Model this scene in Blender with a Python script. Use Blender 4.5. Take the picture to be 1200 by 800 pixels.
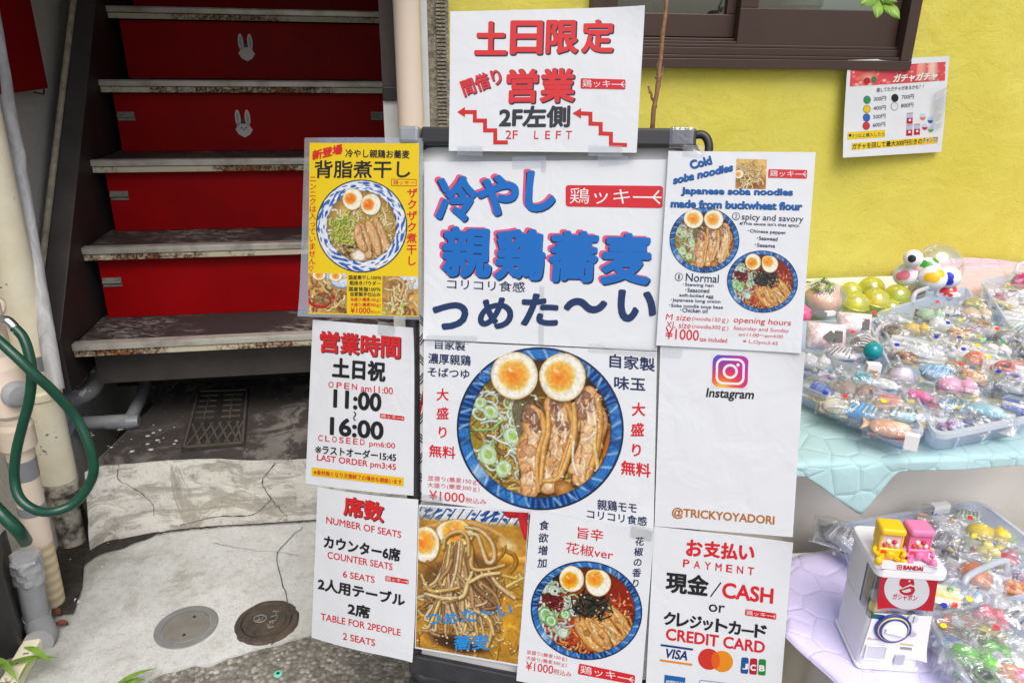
import bpy, bmesh, math, random
import numpy as np
from mathutils import Vector, Matrix, noise as mnoise

scene = bpy.context.scene
COL = scene.collection
for o in list(bpy.data.objects):
    bpy.data.objects.remove(o)

# ------------------------------------------------------------------ camera, sky, sun, exposure
EYE = 1.15
FPX = 867.0                      # focal length in pixels of the 1200 px wide photograph
PITCH, ROLL = math.radians(21.0), math.radians(0.7)
CF = np.array([0, math.cos(PITCH), -math.sin(PITCH)])
_u = np.array([0, math.sin(PITCH), math.cos(PITCH)])
_r = np.array([1.0, 0, 0])
CR = math.cos(ROLL) * _r + math.sin(ROLL) * _u
CU = -math.sin(ROLL) * _r + math.cos(ROLL) * _u
CC = np.array([0.0, 0.0, EYE])
cam = bpy.data.cameras.new("camera")
cam.sensor_width = 36.0
cam.lens = 36.0 * FPX / 1200.0
cam.clip_start, cam.clip_end = 0.05, 200.0
cam_ob = bpy.data.objects.new("camera", cam)
COL.objects.link(cam_ob)
cam_ob.matrix_world = Matrix(((CR[0], CU[0], -CF[0], CC[0]), (CR[1], CU[1], -CF[1], CC[1]),
                              (CR[2], CU[2], -CF[2], CC[2]), (0, 0, 0, 1)))
scene.camera = cam_ob

world = bpy.data.worlds.new("World")
scene.world = world
world.use_nodes = True
SUN_EL, SUN_AZ = math.radians(56), math.radians(166)     # high, from behind the camera
wn = world.node_tree
sky = wn.nodes.new("ShaderNodeTexSky")
sky.sky_type = 'NISHITA'
sky.sun_disc = False
sky.sun_elevation = SUN_EL
sky.sun_rotation = SUN_AZ
sky.air_density, sky.dust_density, sky.ozone_density = 1.0, 4.0, 0.6
wn.links.new(sky.outputs[0], wn.nodes["Background"].inputs[0])
wn.nodes["Background"].inputs[1].default_value = 0.15
sun = bpy.data.lights.new("sun", 'SUN')
sun.energy = 1.5
sun.angle = math.radians(40)                              # thin bright overcast
sun.color = (1.0, 0.972, 0.93)
sun_ob = bpy.data.objects.new("sun", sun)
COL.objects.link(sun_ob)
_sd = Vector((math.sin(SUN_AZ) * math.cos(SUN_EL), math.cos(SUN_AZ) * math.cos(SUN_EL), math.sin(SUN_EL)))
sun_ob.rotation_euler = (-_sd).to_track_quat('-Z', 'Y').to_euler()
sun_ob.location = (0, -3, 6)
scene.view_settings.view_transform = 'Standard'
scene.view_settings.look = 'None'
scene.view_settings.exposure = 0.30
scene.view_settings.gamma = 1.0
try:
    scene.view_settings.use_curve_mapping = False
except Exception:
    pass
scene.cycles.transparent_max_bounces = 24
scene.cycles.max_bounces = 8
scene.cycles.caustics_reflective = False
scene.cycles.caustics_refractive = False

# ------------------------------------------------------------------ helpers
def ray(x, y):
    return CF + (x - 600.0) / FPX * CR - (y - 400.0) / FPX * CU
def at_z(x, y, z):
    d = ray(x, y)
    return CC + d * ((z - EYE) / d[2])
def at_d(x, y, z):                # at distance z along the optical axis
    return CC + ray(x, y) * z
def at_plane(x, y, p, n):
    d = ray(x, y)
    return CC + d * (np.dot(np.asarray(p) - CC, n) / np.dot(d, n))
def lin(c):
    c = c / 255.0
    return c / 12.92 if c <= 0.04045 else ((c + 0.055) / 1.055) ** 2.4
def S(r, g, b, k=1.0):
    return (lin(r) * k, lin(g) * k, lin(b) * k)
RND = random.Random(7)

def tag(o, label=None, cat=None, group=None, kind=None):
    if label: o["label"] = label
    if cat: o["category"] = cat
    if group: o["group"] = group
    if kind: o["kind"] = kind
    return o

def empty(name, loc, label=None, cat=None, group=None):
    o = bpy.data.objects.new(name, None)
    o.location = tuple(loc)
    o.empty_display_size = 0.05
    COL.objects.link(o)
    return tag(o, label, cat, group)

def origin_of(o):
    p = Vector((0, 0, 0))
    while o is not None:
        p = p + o.location
        o = o.parent
    return p

def link_mesh(name, verts, faces, mats, midx=None, parent=None, base=None, smooth=False, bevel=0.0, segs=2):
    """world-space vertices -> one object whose origin is at `base` (or its parent's origin)"""
    me = bpy.data.meshes.new(name)
    po = origin_of(parent) if parent is not None else Vector((0, 0, 0))
    b = Vector(base) if base is not None else po
    V = [(v[0] - b.x, v[1] - b.y, v[2] - b.z) for v in verts]
    me.from_pydata(V, [], [tuple(f) for f in faces])
    for m in (mats if isinstance(mats, (list, tuple)) else [mats]):
        me.materials.append(m)
    if midx is not None:
        me.polygons.foreach_set("material_index", np.asarray(midx, dtype=np.int32))
    if smooth:
        me.polygons.foreach_set("use_smooth", np.ones(len(me.polygons), dtype=bool))
    me.update()
    o = bpy.data.objects.new(name, me)
    COL.objects.link(o)
    if parent is not None:
        o.parent = parent
        o.location = b - po
    else:
        o.location = b
    if bevel:
        md = o.modifiers.new("edge", 'BEVEL')
        md.width, md.segments, md.limit_method = bevel, segs, 'ANGLE'
        md.harden_normals = False
    return o

def basis(axis, hint=(0, 0, 1)):
    a = Vector(axis).normalized()
    h = Vector(hint)
    if abs(a.dot(h)) > 0.95:
        h = Vector((1, 0, 0))
    x = h.cross(a).normalized()
    return x, a.cross(x).normalized(), a

class MB:
    """collects shapes of one part in world space"""
    def __init__(s):
        s.v, s.f, s.m, s.cur = [], [], [], 0
    def mat(s, i):
        s.cur = i
        return s
    def add(s, vs, fs):
        n = len(s.v)
        s.v += [tuple(map(float, v)) for v in vs]
        for f in fs:
            s.f.append([n + i for i in f])
            s.m.append(s.cur)
        return s
    def frame_box(s, o, ax, ay, az, lo, hi):
        o, ax, ay, az = (np.asarray(q, float) for q in (o, ax, ay, az))
        vs = [o + ax * x + ay * y + az * z for z in (lo[2], hi[2]) for y in (lo[1], hi[1]) for x in (lo[0], hi[0])]
        return s.add(vs, [(0, 2, 3, 1), (4, 5, 7, 6), (0, 1, 5, 4), (2, 6, 7, 3), (0, 4, 6, 2), (1, 3, 7, 5)])
    def box(s, lo, hi):
        return s.frame_box((0, 0, 0), (1, 0, 0), (0, 1, 0), (0, 0, 1), lo, hi)
    def prism(s, poly, ext):
        poly = [np.asarray(p, float) for p in poly]
        ext = np.asarray(ext, float)
        n = len(poly)
        nrm = sum((np.cross(poly[i], poly[(i + 1) % n]) for i in range(n)), np.zeros(3))
        if np.dot(nrm, ext) > 0:
            poly = poly[::-1]
        vs = poly + [p + ext for p in poly]
        fs = [tuple(range(n)), tuple(range(2 * n - 1, n - 1, -1))]
        fs += [((i + 1) % n, i, n + i, n + (i + 1) % n) for i in range(n)]
        return s.add(vs, fs)
    def tube(s, pts, r, seg=14, cap=True, closed=False):
        pts = [Vector(p) for p in pts]
        rs = r if isinstance(r, (list, tuple)) else [r] * len(pts)
        n = len(pts)
        vs, prev = [], None
        for i, p in enumerate(pts):
            if closed:
                a = (pts[(i + 1) % n] - pts[i - 1])
            else:
                a = pts[min(i + 1, n - 1)] - pts[max(i - 1, 0)]
            a.normalize()
            if prev is None:
                x, y, _ = basis(a)
            else:
                x = (prev - a * prev.dot(a)).normalized()
                y = a.cross(x)
            prev = x
            for k in range(seg):
                t = 2 * math.pi * k / seg
                vs.append(p + (x * math.cos(t) + y * math.sin(t)) * rs[i])
        fs = []
        for i in range(n if closed else n - 1):
            for k in range(seg):
                a, b = i * seg + k, i * seg + (k + 1) % seg
                j = ((i + 1) % n) * seg
                fs.append((a, b, j + (k + 1) % seg, j + k))
        if cap and not closed:
            n0 = len(vs)
            vs += vs[:seg] + vs[(n - 1) * seg:n * seg]
            fs.append(tuple(range(n0 + seg - 1, n0 - 1, -1)))
            fs.append(tuple(range(n0 + seg, n0 + 2 * seg)))
        return s.add(vs, fs)
    def rough(s, amp, scale, seed=0):
        """push the vertices about a little: crumpled tape, worn edges"""
        s.v = [tuple(Vector(v) + Vector((mnoise.noise(Vector(v) * scale + Vector((seed, 0, 0))), mnoise.noise(Vector(v) * scale + Vector((seed, 7, 0))), mnoise.noise(Vector(v) * scale + Vector((seed, 0, 9))))) * amp) for v in s.v]
        return s
    def lathe(s, base, axis, prof, seg=32, sx=1.0):
        """prof: (radius, height) along axis"""
        x, y, a = basis(axis)
        b = Vector(base)
        vs, fs = [], []
        def ring(r, h):
            n0 = len(vs)
            for k in range(seg):
                t = 2 * math.pi * k / seg
                vs.append(b + a * h + (x * math.cos(t) * sx + y * math.sin(t)) * max(r, 1e-5))
            return n0
        for (r0, h0), (r1, h1) in zip(prof, prof[1:]):      # every band has its own rings, so profile edges stay crisp
            p0, p1 = ring(r0, h0), ring(r1, h1)
            for k in range(seg):
                q = (k + 1) % seg
                fs.append((p0 + k, p0 + q, p1 + q, p1 + k))
        n0 = ring(*prof[0]); fs.append(tuple(range(n0 + seg - 1, n0 - 1, -1)))
        n0 = ring(*prof[-1]); fs.append(tuple(range(n0, n0 + seg)))
        return s.add(vs, fs)
    def ball(s, c, r, axes=None, nu=12, nv=16, wob=0.0, seed=0):
        c = Vector(c)
        r3 = r if isinstance(r, (tuple, list)) else (r, r, r)
        X, Y, Z = axes if axes else (Vector((1, 0, 0)), Vector((0, 1, 0)), Vector((0, 0, 1)))
        vs, fs = [], []
        for i in range(nu + 1):
            ph = math.pi * i / nu
            for k in range(nv):
                t = 2 * math.pi * k / nv
                d = Vector((math.sin(ph) * math.cos(t), math.sin(ph) * math.sin(t), math.cos(ph)))
                w = 1 + wob * mnoise.noise(d * 1.7 + Vector((seed * 3.1, seed, 0)))
                vs.append(c + X * d.x * r3[0] * w + Y * d.y * r3[1] * w + Z * d.z * r3[2] * w)
        for i in range(nu):
            for k in range(nv):
                a, b = i * nv + k, i * nv + (k + 1) % nv
                fs.append((a, a + nv, b + nv, b))
        return s.add(vs, fs)
    def grid(s, fn, nu, nv):
        vs = [fn(i / nu, j / nv) for j in range(nv + 1) for i in range(nu + 1)]
        w = nu + 1
        return s.add(vs, [(j * w + i, j * w + i + 1, (j + 1) * w + i + 1, (j + 1) * w + i) for j in range(nv) for i in range(nu)])
    def build(s, name, mats, parent=None, base=None, smooth=False, bevel=0.0, segs=2):
        return link_mesh(name, s.v, s.f, mats, s.m, parent, base, smooth, bevel, segs)

def fine_grid(fn, nu, nv, thick=0.0):
    """a cloth or sheet with a back 'thick' behind it"""
    m = MB()
    m.grid(lambda u, v: fn(u, v, 0.0), nu, nv)
    if thick:
        n0 = len(m.v)
        m.v += [tuple(map(float, fn(i / nu, j / nv, -thick))) for j in range(nv + 1) for i in range(nu + 1)]
        w = nu + 1
        for j in range(nv):
            for i in range(nu):
                a = n0 + j * w + i
                m.f.append([a, a + w, a + w + 1, a + 1]); m.m.append(0)
        rim = [i for i in range(w)] + [j * w + nu for j in range(1, nv + 1)] + [nv * w + i for i in range(nu - 1, -1, -1)] + [j * w for j in range(nv - 1, 0, -1)]
        for a, b in zip(rim, rim[1:] + rim[:1]):
            m.f.append([b, a, n0 + a, n0 + b]); m.m.append(0)
    return m

def catmull(pts, n=8, closed=False):
    P = [np.asarray(p, float) for p in pts]
    out = []
    N = len(P)
    for i in range(N if closed else N - 1):
        p0 = P[i - 1] if (i > 0 or closed) else P[0]
        p1, p2 = P[i], P[(i + 1) % N]
        p3 = P[(i + 2) % N] if (i + 2 < N or closed) else P[-1]
        for k in range(n):
            t = k / n
            out.append(0.5 * ((2 * p1) + (p2 - p0) * t + (2 * p0 - 5 * p1 + 4 * p2 - p3) * t * t + (3 * p1 - p0 - 3 * p2 + p3) * t ** 3))
    if not closed:
        out.append(P[-1])
    return out
# ------------------------------------------------------------------ materials
class N:
    def __init__(s, name):
        s.m = bpy.data.materials.new(name)
        s.m.use_nodes = True
        s.t = s.m.node_tree
        s.b = s.t.nodes["Principled BSDF"]
        s.co = s.t.nodes.new("ShaderNodeTexCoord").outputs["Object"]
    def n(s, kind, **kw):
        nd = s.t.nodes.new(kind)
        for k, v in kw.items():
            if hasattr(nd, k): setattr(nd, k, v)
            else: nd.inputs[k].default_value = v
        return nd
    def l(s, a, b):
        s.t.links.new(a, b)
        return s
    def noise(s, scale, detail=4.0, rough=0.6, dist=0.0, co=None, stretch=None):
        src = co or s.co
        if stretch:
            mp = s.n("ShaderNodeMapping")
            mp.inputs["Scale"].default_value = stretch
            s.l(src, mp.inputs["Vector"]); src = mp.outputs[0]
        nd = s.n("ShaderNodeTexNoise", Scale=scale, Detail=detail, Roughness=rough, Distortion=dist)
        s.l(src, nd.inputs["Vector"])
        return nd.outputs["Fac"]
    def voro(s, scale, feature='F1', rnd=1.0):
        nd = s.n("ShaderNodeTexVoronoi", feature=feature, Scale=scale, Randomness=rnd)
        s.l(s.co, nd.inputs["Vector"])
        return nd.outputs["Distance"]
    def ramp(s, fac, stops):
        r = s.n("ShaderNodeValToRGB")
        e = r.color_ramp.elements
        while len(e) < len(stops): e.new(0.5)
        for el, (p, c) in zip(e, stops):
            el.position = p
            el.color = (c, c, c, 1) if isinstance(c, (int, float)) else (*c, 1)
        s.l(fac, r.inputs[0])
        return r.outputs[0]
    def mix(s, fac, a, b, mode='MIX'):
        x = s.n("ShaderNodeMix", data_type='RGBA', blend_type=mode)
        for sock, v in ((x.inputs[0], fac), (x.inputs[6], a), (x.inputs[7], b)):
            if isinstance(v, (int, float)): sock.default_value = v
            elif isinstance(v, tuple): sock.default_value = (*v, 1)
            else: s.l(v, sock)
        return x.outputs[2]
    def math(s, op, a, b=0.0):
        x = s.n("ShaderNodeMath", operation=op)
        for sock, v in ((x.inputs[0], a), (x.inputs[1], b)):
            if isinstance(v, (int, float)): sock.default_value = v
            else: s.l(v, sock)
        return x.outputs[0]
    def bump(s, h, strength, dist=0.01):
        x = s.n("ShaderNodeBump", Strength=strength, Distance=dist)
        s.l(h, x.inputs["Height"])
        s.l(x.outputs[0], s.b.inputs["Normal"])
        return x
    def col(s, c):
        if isinstance(c, tuple): s.b.inputs["Base Color"].default_value = (*c, 1)
        else: s.l(c, s.b.inputs["Base Color"])
        return s
    def rough(s, r):
        if isinstance(r, (int, float)): s.b.inputs["Roughness"].default_value = r
        else: s.l(r, s.b.inputs["Roughness"])
        return s
    def set(s, **kw):
        for k, v in kw.items(): s.b.inputs[k.replace("_", " ")].default_value = v
        return s

def plain(name, c, rough=0.5, var=0.12, scale=30.0, bump=0.0, bscale=80.0, metal=0.0, spec=0.5):
    n = N(name)
    n.col(n.mix(n.ramp(n.noise(scale), [(0.3, 0.0), (0.7, 1.0)]), tuple(x * (1 - var) for x in c), tuple(min(1, x * (1 + var)) for x in c)))
    n.rough(rough).set(Metallic=metal, Specular_IOR_Level=spec)
    if bump: n.bump(n.noise(bscale, 5), bump, 0.004)
    return n.m

_flat = {}
def ink(rgb, rough=0.28):
    """printed ink on a sheet"""
    if rgb not in _flat:
        n = N("ink")
        n.col(S(*rgb, 0.66)).rough(rough).set(Specular_IOR_Level=0.35)
        _flat[rgb] = n.m
    return _flat[rgb]

M = {}
# laminated paper, glossy film with faint ripples
def paper(name, c, film=True):
    n = N(name)
    f = n.noise(9, 2)
    n.col(n.mix(f, tuple(x * 0.96 for x in c), c)).rough(0.16 if film else 0.4)
    n.set(Specular_IOR_Level=0.4)
    n.bump(n.noise(14, 3, 0.5, 0.6), 0.14, 0.02)
    return n.m
M['paper'] = paper('laminated_paper', (0.60, 0.625, 0.65))
M['paper_plain'] = paper('plain_paper', (0.60, 0.61, 0.625), False)
M['paper_yellow'] = paper('yellow_print', S(250, 218, 20, 0.95))

def vcol(name, rough=0.22):
    n = N(name)
    a = n.n("ShaderNodeAttribute", attribute_name="Col")
    n.col(a.outputs["Color"]).rough(rough).set(Specular_IOR_Level=0.35)
    return n.m
M['print'] = vcol('photo_print')

def clear_film(name, tint, gloss, white, bumpy, rough=0.08, bscale=40.0, edge=0.5, glow=0.0):
    """thin clear plastic: see-through, glossy, a little milky"""
    n = N(name)
    t = n.t
    tr = n.n("ShaderNodeBsdfTransparent"); tr.inputs[0].default_value = (*tint, 1)
    gl = n.n("ShaderNodeBsdfGlossy"); gl.inputs["Roughness"].default_value = rough
    gl.inputs["Color"].default_value = (0.95, 0.97, 1, 1)
    df = n.n("ShaderNodeBsdfDiffuse"); df.inputs[0].default_value = (*[min(1, x * (0.97 if glow else 0.86)) for x in tint], 1)
    bp = n.n("ShaderNodeBump", Strength=bumpy, Distance=0.01)
    n.l(n.noise(bscale, 3, 0.55, 1.2), bp.inputs["Height"])
    for q in (gl, df): n.l(bp.outputs[0], q.inputs["Normal"])
    fr = n.n("ShaderNodeLayerWeight", Blend=edge)
    n.l(bp.outputs[0], fr.inputs["Normal"])
    m1 = n.n("ShaderNodeMixShader"); m1.inputs[0].default_value = white
    tl_ = n.n("ShaderNodeBsdfTranslucent"); tl_.inputs[0].default_value = (*tint, 1)
    m0 = n.n("ShaderNodeMixShader"); m0.inputs[0].default_value = glow
    n.l(df.outputs[0], m0.inputs[1]); n.l(tl_.outputs[0], m0.inputs[2])
    n.l(tr.outputs[0], m1.inputs[1]); n.l(m0.outputs[0], m1.inputs[2])
    m2 = n.n("ShaderNodeMixShader")
    n.l(n.math('ADD', n.math('MULTIPLY', fr.outputs["Facing"], gloss), gloss * 0.35), m2.inputs[0])
    n.l(m1.outputs[0], m2.inputs[1]); n.l(gl.outputs[0], m2.inputs[2])
    n.l(m2.outputs[0], t.nodes["Material Output"].inputs["Surface"])
    return n.m
M['film'] = clear_film('clear_bag_film', (0.98, 0.99, 1.0), 0.26, 0.05, 0.7, 0.10, 45)
M['bin'] = clear_film('milky_box_plastic', (0.86, 0.91, 1.0), 0.12, 0.50, 0.05, 0.15, 20, 0.5, 0.5)
M['bin_rim'] = clear_film('milky_box_rim', (0.88, 0.93, 1.0), 0.12, 0.70, 0.05, 0.15, 20, 0.5, 0.45)
M['dome'] = clear_film('clear_capsule_plastic', (0.97, 0.98, 0.96), 0.35, 0.06, 0.02, 0.05, 10)
M['dome_yellow'] = clear_film('yellow_capsule_plastic', S(252, 250, 110), 0.25, 0.55, 0.02, 0.05, 10, 0.5, 0.5)
M['lam'] = clear_film('lamination_margin', (0.86, 0.87, 0.90), 0.30, 0.12, 0.10, 0.10, 14)
M['tape'] = clear_film('clear_tape', (0.96, 0.96, 0.96), 0.30, 0.05, 0.14, 0.08, 40)
M['glass'] = clear_film('window_glass', (0.55, 0.60, 0.58), 0.22, 0.02, 0.0, 0.02, 5)

# ground
n = N('old_concrete')
a = n.noise(3.2, 6, 0.65, 0.4); b = n.noise(55, 6, 0.75); c = n.noise(330, 3, 0.7); d = n.noise(1.3, 3)
col = n.mix(n.ramp(a, [(0.33, 0.0), (0.68, 1.0)]), S(184, 187, 184), S(214, 218, 218))
col = n.mix(n.ramp(b, [(0.35, 0.55), (0.5, 0.0)]), col, S(172, 170, 162))
col = n.mix(n.ramp(c, [(0.30, 0.5), (0.42, 0.0)]), col, S(95, 93, 86))
col = n.mix(n.ramp(d, [(0.50, 0.0), (0.62, 0.6)]), col, S(188, 187, 180))
col = n.mix(n.ramp(n.noise(6, 8, 0.75, 0.8), [(0.52, 0.0), (0.66, 0.75)]), col, S(150, 148, 138))
col = n.mix(n.ramp(n.noise(150, 5, 0.8), [(0.57, 0.0), (0.66, 0.6)]), col, S(128, 124, 112))
sx_ = n.n("ShaderNodeSeparateXYZ"); n.l(n.co, sx_.inputs[0])
moss = n.math('ADD', n.math('MULTIPLY', sx_.outputs[0], -1.0), n.math('MULTIPLY', n.noise(9, 6, 0.7, 0.5), 0.35))
col = n.mix(n.math('MINIMUM', n.math('MAXIMUM', n.math('MULTIPLY', n.math('SUBTRACT', moss, 1.04), 4.0), 0.0), 0.85), col, S(96, 98, 76))
n.col(col).rough(0.9).set(Specular_IOR_Level=0.25)
n.bump(n.math('ADD', n.math('MULTIPLY', b, 0.6), c), 0.6, 0.003)
M['concrete'] = n.m
n = N('exposed_aggregate')
v = n.n("ShaderNodeTexVoronoi", feature='F1', Scale=110.0)
n.l(n.co, v.inputs["Vector"])
sep = n.n("ShaderNodeSeparateColor"); n.l(v.outputs["Color"], sep.inputs[0])
col = n.ramp(sep.outputs[0], [(0.0, S(98, 96, 90)), (0.35, S(132, 129, 121)), (0.7, S(150, 147, 138)), (0.95, S(186, 183, 175))])
col = n.mix(n.ramp(n.noise(5, 4), [(0.4, 0.0), (0.65, 0.6)]), col, S(90, 88, 80))
col = n.mix(n.ramp(v.outputs["Distance"], [(0.35, 0.0), (0.75, 0.6)]), col, S(92, 89, 82))
n.col(col).rough(0.92).bump(n.math('MULTIPLY', v.outputs["Distance"], -1.0), 0.8, 0.004)
M['aggregate'] = n.m
n = N('step_plaster')
a = n.noise(7, 6, 0.7, 0.5, stretch=(1, 1, 3)); b = n.noise(90, 5)
cr = n.ramp(n.voro(4.0, 'DISTANCE_TO_EDGE'), [(0.0, 1.0), (0.012, 0.0)])
col = n.mix(n.ramp(a, [(0.44, 0.0), (0.50, 1.0)]), S(172, 170, 161), S(208, 207, 200))
col = n.mix(n.ramp(n.noise(4.5, 7, 0.75, 1.0), [(0.56, 0.0), (0.60, 0.8)]), col, S(158, 153, 140))
col = n.mix(n.ramp(n.noise(12, 8, 0.8, 2.0), [(0.66, 0.0), (0.69, 0.7)]), col, S(96, 90, 76))
col = n.mix(n.ramp(b, [(0.3, 0.5), (0.42, 0.0)]), col, S(110, 104, 90))
n.col(col).rough(0.9).bump(n.math('ADD', a, n.math('MULTIPLY', b, 0.3)), 0.7, 0.008)
M['step_face'] = n.m
n = N('step_top_dirty')
a = n.noise(9, 8, 0.7, 0.6); b = n.noise(70, 5); c = n.noise(3, 3)
col = n.mix(n.ramp(a, [(0.50, 0.0), (0.58, 1.0)]), S(66, 61, 58), S(128, 124, 118))
col = n.mix(n.ramp(b, [(0.62, 0.0), (0.72, 0.8)]), col, S(176, 173, 166))
col = n.mix(n.ramp(c, [(0.46, 0.8), (0.62, 0.0)]), col, S(58, 53, 51))
n.col(col).rough(0.85).bump(b, 0.5, 0.004)
M['step_top'] = n.m
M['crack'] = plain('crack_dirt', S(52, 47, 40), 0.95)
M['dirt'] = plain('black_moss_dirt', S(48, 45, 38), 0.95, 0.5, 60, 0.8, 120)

# stairs
n = N('red_riser_paint')
a = n.noise(5, 5); b = n.noise(120, 4, stretch=(0.4, 0.4, 2))
col = n.mix(n.ramp(a, [(0.3, 0.0), (0.7, 1.0)]), S(136, 2, 7), S(156, 3, 9))
col = n.mix(n.ramp(b, [(0.66, 0.0), (0.74, 0.5)]), col, S(60, 10, 12))
col = n.mix(n.ramp(n.noise(34, 7, 0.75, 1.5, stretch=(1, 1, 0.35)), [(0.685, 0.0), (0.71, 0.55)]), col, S(190, 120, 112))
col = n.mix(n.ramp(n.noise(3.2, 5, 0.6), [(0.5, 0.0), (0.7, 0.5)]), col, S(104, 4, 8))
n.col(col).rough(n.ramp(a, [(0.3, 0.45), (0.7, 0.6)])).set(Specular_IOR_Level=0.12).bump(b, 0.08, 0.003)
M['red'] = n.m
n = N('worn_tread_paint')
a = n.noise(26, 9, 0.75, 0.8, stretch=(1, 2.2, 1)); b = n.noise(3.5, 3)
k = n.math('MULTIPLY', n.ramp(a, [(0.50, 0.0), (0.58, 1.0)]), n.ramp(b, [(0.40, 0.0), (0.58, 1.0)]))
n.col(n.mix(k, S(54, 50, 50), S(156, 153, 146))).rough(0.6).bump(a, 0.15, 0.002)
M['tread'] = n.m
n = N('aluminium_nosing')
a = n.noise(40, 5, stretch=(0.2, 1, 1)); b = n.noise(14, 4)
n.col(n.mix(n.ramp(b, [(0.45, 0.0), (0.65, 0.6)]), S(186, 184, 176), S(120, 116, 106))).rough(0.36).set(Metallic=0.25)
n.bump(a, 0.15, 0.002)
M['alu'] = n.m
n = N('rusty_cream_edge')
a = n.noise(22, 7, 0.7, 0.3); b = n.noise(2.2, 2); c = n.noise(160, 3)
k = n.math('ADD', n.math('MULTIPLY', b, 0.9), n.math('MULTIPLY', a, 0.5))
col = n.mix(n.ramp(k, [(0.68, 0.0), (0.80, 1.0)]), S(194, 188, 164), S(138, 86, 40))
col = n.mix(n.math('MULTIPLY', n.ramp(c, [(0.44, 0.0), (0.54, 1.0)]), n.ramp(k, [(0.62, 0.0), (0.74, 1.0)])), col, S(70, 38, 20))
n.col(col).rough(0.7).bump(c, 0.4, 0.002)
M['rust_edge'] = n.m
M['stringer'] = plain('dark_stringer_paint', S(66, 62, 61), 0.55, 0.25, 12, 0.15, 60)
M['stringer_in'] = plain('dark_brown_stringer_side', S(44, 35, 34), 0.6, 0.3, 10, 0.15, 60)
M['steel'] = plain('dull_hinge_steel', S(124, 124, 116), 0.5, 0.3, 80, 0.2, 90, 0.0)
M['chrome'] = plain('chrome', S(220, 222, 226), 0.12, 0.03, 10, 0, 1, 1.0)
n = N('grey_mortar_wall')
a = n.noise(2.5, 5, 0.6, 0.4); b = n.noise(170, 5, 0.8)
col = n.mix(n.ramp(a, [(0.3, 0.0), (0.7, 1.0)]), S(212, 208, 200), S(228, 225, 218))
col = n.mix(n.ramp(b, [(0.36, 0.5), (0.46, 0.0)]), col, S(120, 116, 108))
n.col(col).rough(0.95).bump(b, 0.9, 0.004)
M['mortar'] = n.m
n = N('yellow_stucco')
a = n.noise(2.0, 4); b = n.noise(9, 6, 0.6, 0.8, stretch=(1, 1, 1.3)); c = n.noise(70, 4, 0.6, 1.0)
col = n.mix(n.ramp(a, [(0.3, 0.0), (0.7, 1.0)]), S(194, 184, 74), S(206, 198, 100))
col = n.mix(n.ramp(n.noise(42, 6, 0.7, 2.5, stretch=(1, 1, 2.6)), [(0.29, 0.7), (0.335, 0.0)]), col, S(140, 128, 40))
col = n.mix(n.ramp(n.noise(7, 6, 0.65, 0.6), [(0.35, 0.35), (0.6, 0.0)]), col, S(190, 176, 56))
col = n.mix(n.ramp(n.noise(120, 4, 0.7), [(0.33, 0.3), (0.42, 0.0)]), col, S(160, 148, 44))
n.col(col).rough(0.85).set(Specular_IOR_Level=0.3)
n.bump(n.math('ADD', n.math('ADD', b, n.math('MULTIPLY', c, 0.25)), n.math('MULTIPLY', n.ramp(n.noise(36, 6, 0.7, 2.5, stretch=(1, 1, 2.2)), [(0.28, 0.0), (0.33, 1.0)]), 0.6)), 0.50, 0.011)
M['stucco'] = n.m
n = N('rough_grey_pillar')
b = n.noise(75, 6, 0.75); a = n.noise(4, 4)
n.col(n.mix(n.ramp(b, [(0.35, 0.0), (0.6, 1.0)]), S(112, 104, 90), S(176, 168, 152))).rough(0.95).bump(b, 1.0, 0.012)
M['pillar'] = n.m
M['bead'] = plain('rough_mortar_bead', S(178, 170, 148), 0.95, 0.35, 40, 0.8, 90)
M['bronze'] = plain('brown_window_aluminium', S(66, 50, 42), 0.42, 0.06, 8, 0, 1, 0.25)
M['bronze_dark'] = plain('dark_brown_door_post', S(66, 52, 50), 0.5, 0.15, 60, 0.1, 200)
M['black'] = plain('black_plastic', S(38, 38, 40), 0.42, 0.2, 20)
M['black_metal'] = plain('black_frame_paint', S(44, 44, 48), 0.38, 0.25, 30, 0.1, 60)
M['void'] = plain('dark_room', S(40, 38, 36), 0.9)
M['white_panel'] = plain('white_door_panel', S(206, 208, 206), 0.5, 0.05)
n = N('zigzag_board_panel')
M['panel'] = plain('white_board_panel', S(226, 226, 224), 0.35, 0.05, 8)

# pipes
n = N('cream_pipe_paint')
a = n.noise(18, 6, 0.7); b = n.noise(3, 3)
col = n.mix(n.ramp(a, [(0.3, 0.0), (0.7, 1.0)]), S(230, 222, 192), S(244, 238, 214))
col = n.mix(n.math('MULTIPLY', n.ramp(a, [(0.615, 0.0), (0.63, 1.0)]), n.ramp(b, [(0.42, 0.0), (0.52, 1.0)])), col, S(60, 56, 50))
n.col(col).rough(0.55).bump(a, 0.12, 0.004)
M['cream'] = n.m
M['pipe_pink'] = plain('pinkish_cream_pipe', S(224, 208, 190), 0.5, 0.04, 6)
M['pipe_grey'] = plain('grey_pvc', S(146, 149, 152), 0.5, 0.14, 12, 0.05)
n = N('chipped_grey_pvc')
a = n.noise(20, 5, 0.6)
n.col(n.mix(n.ramp(a, [(0.60, 0.0), (0.62, 1.0)]), S(128, 130, 132), S(214, 212, 206))).rough(0.6)
M['pipe_chip'] = n.m
n = N('white_wrap_tape')
a = n.noise(30, 6, 0.65, 0.8, stretch=(1, 1, 0.35)); b = n.noise(7, 3)
n.col(n.mix(n.ramp(a, [(0.35, 0.0), (0.65, 1.0)]), S(168, 169, 170), S(214, 215, 215))).rough(0.6).bump(n.math('ADD', a, b), 0.7, 0.008)
M['wrap'] = n.m
n = N('tan_wrap_tape')
w = n.n("ShaderNodeTexWave", Scale=14.0, Distortion=1.2); w.bands_direction = 'Z'
n.l(n.co, w.inputs["Vector"])
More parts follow.
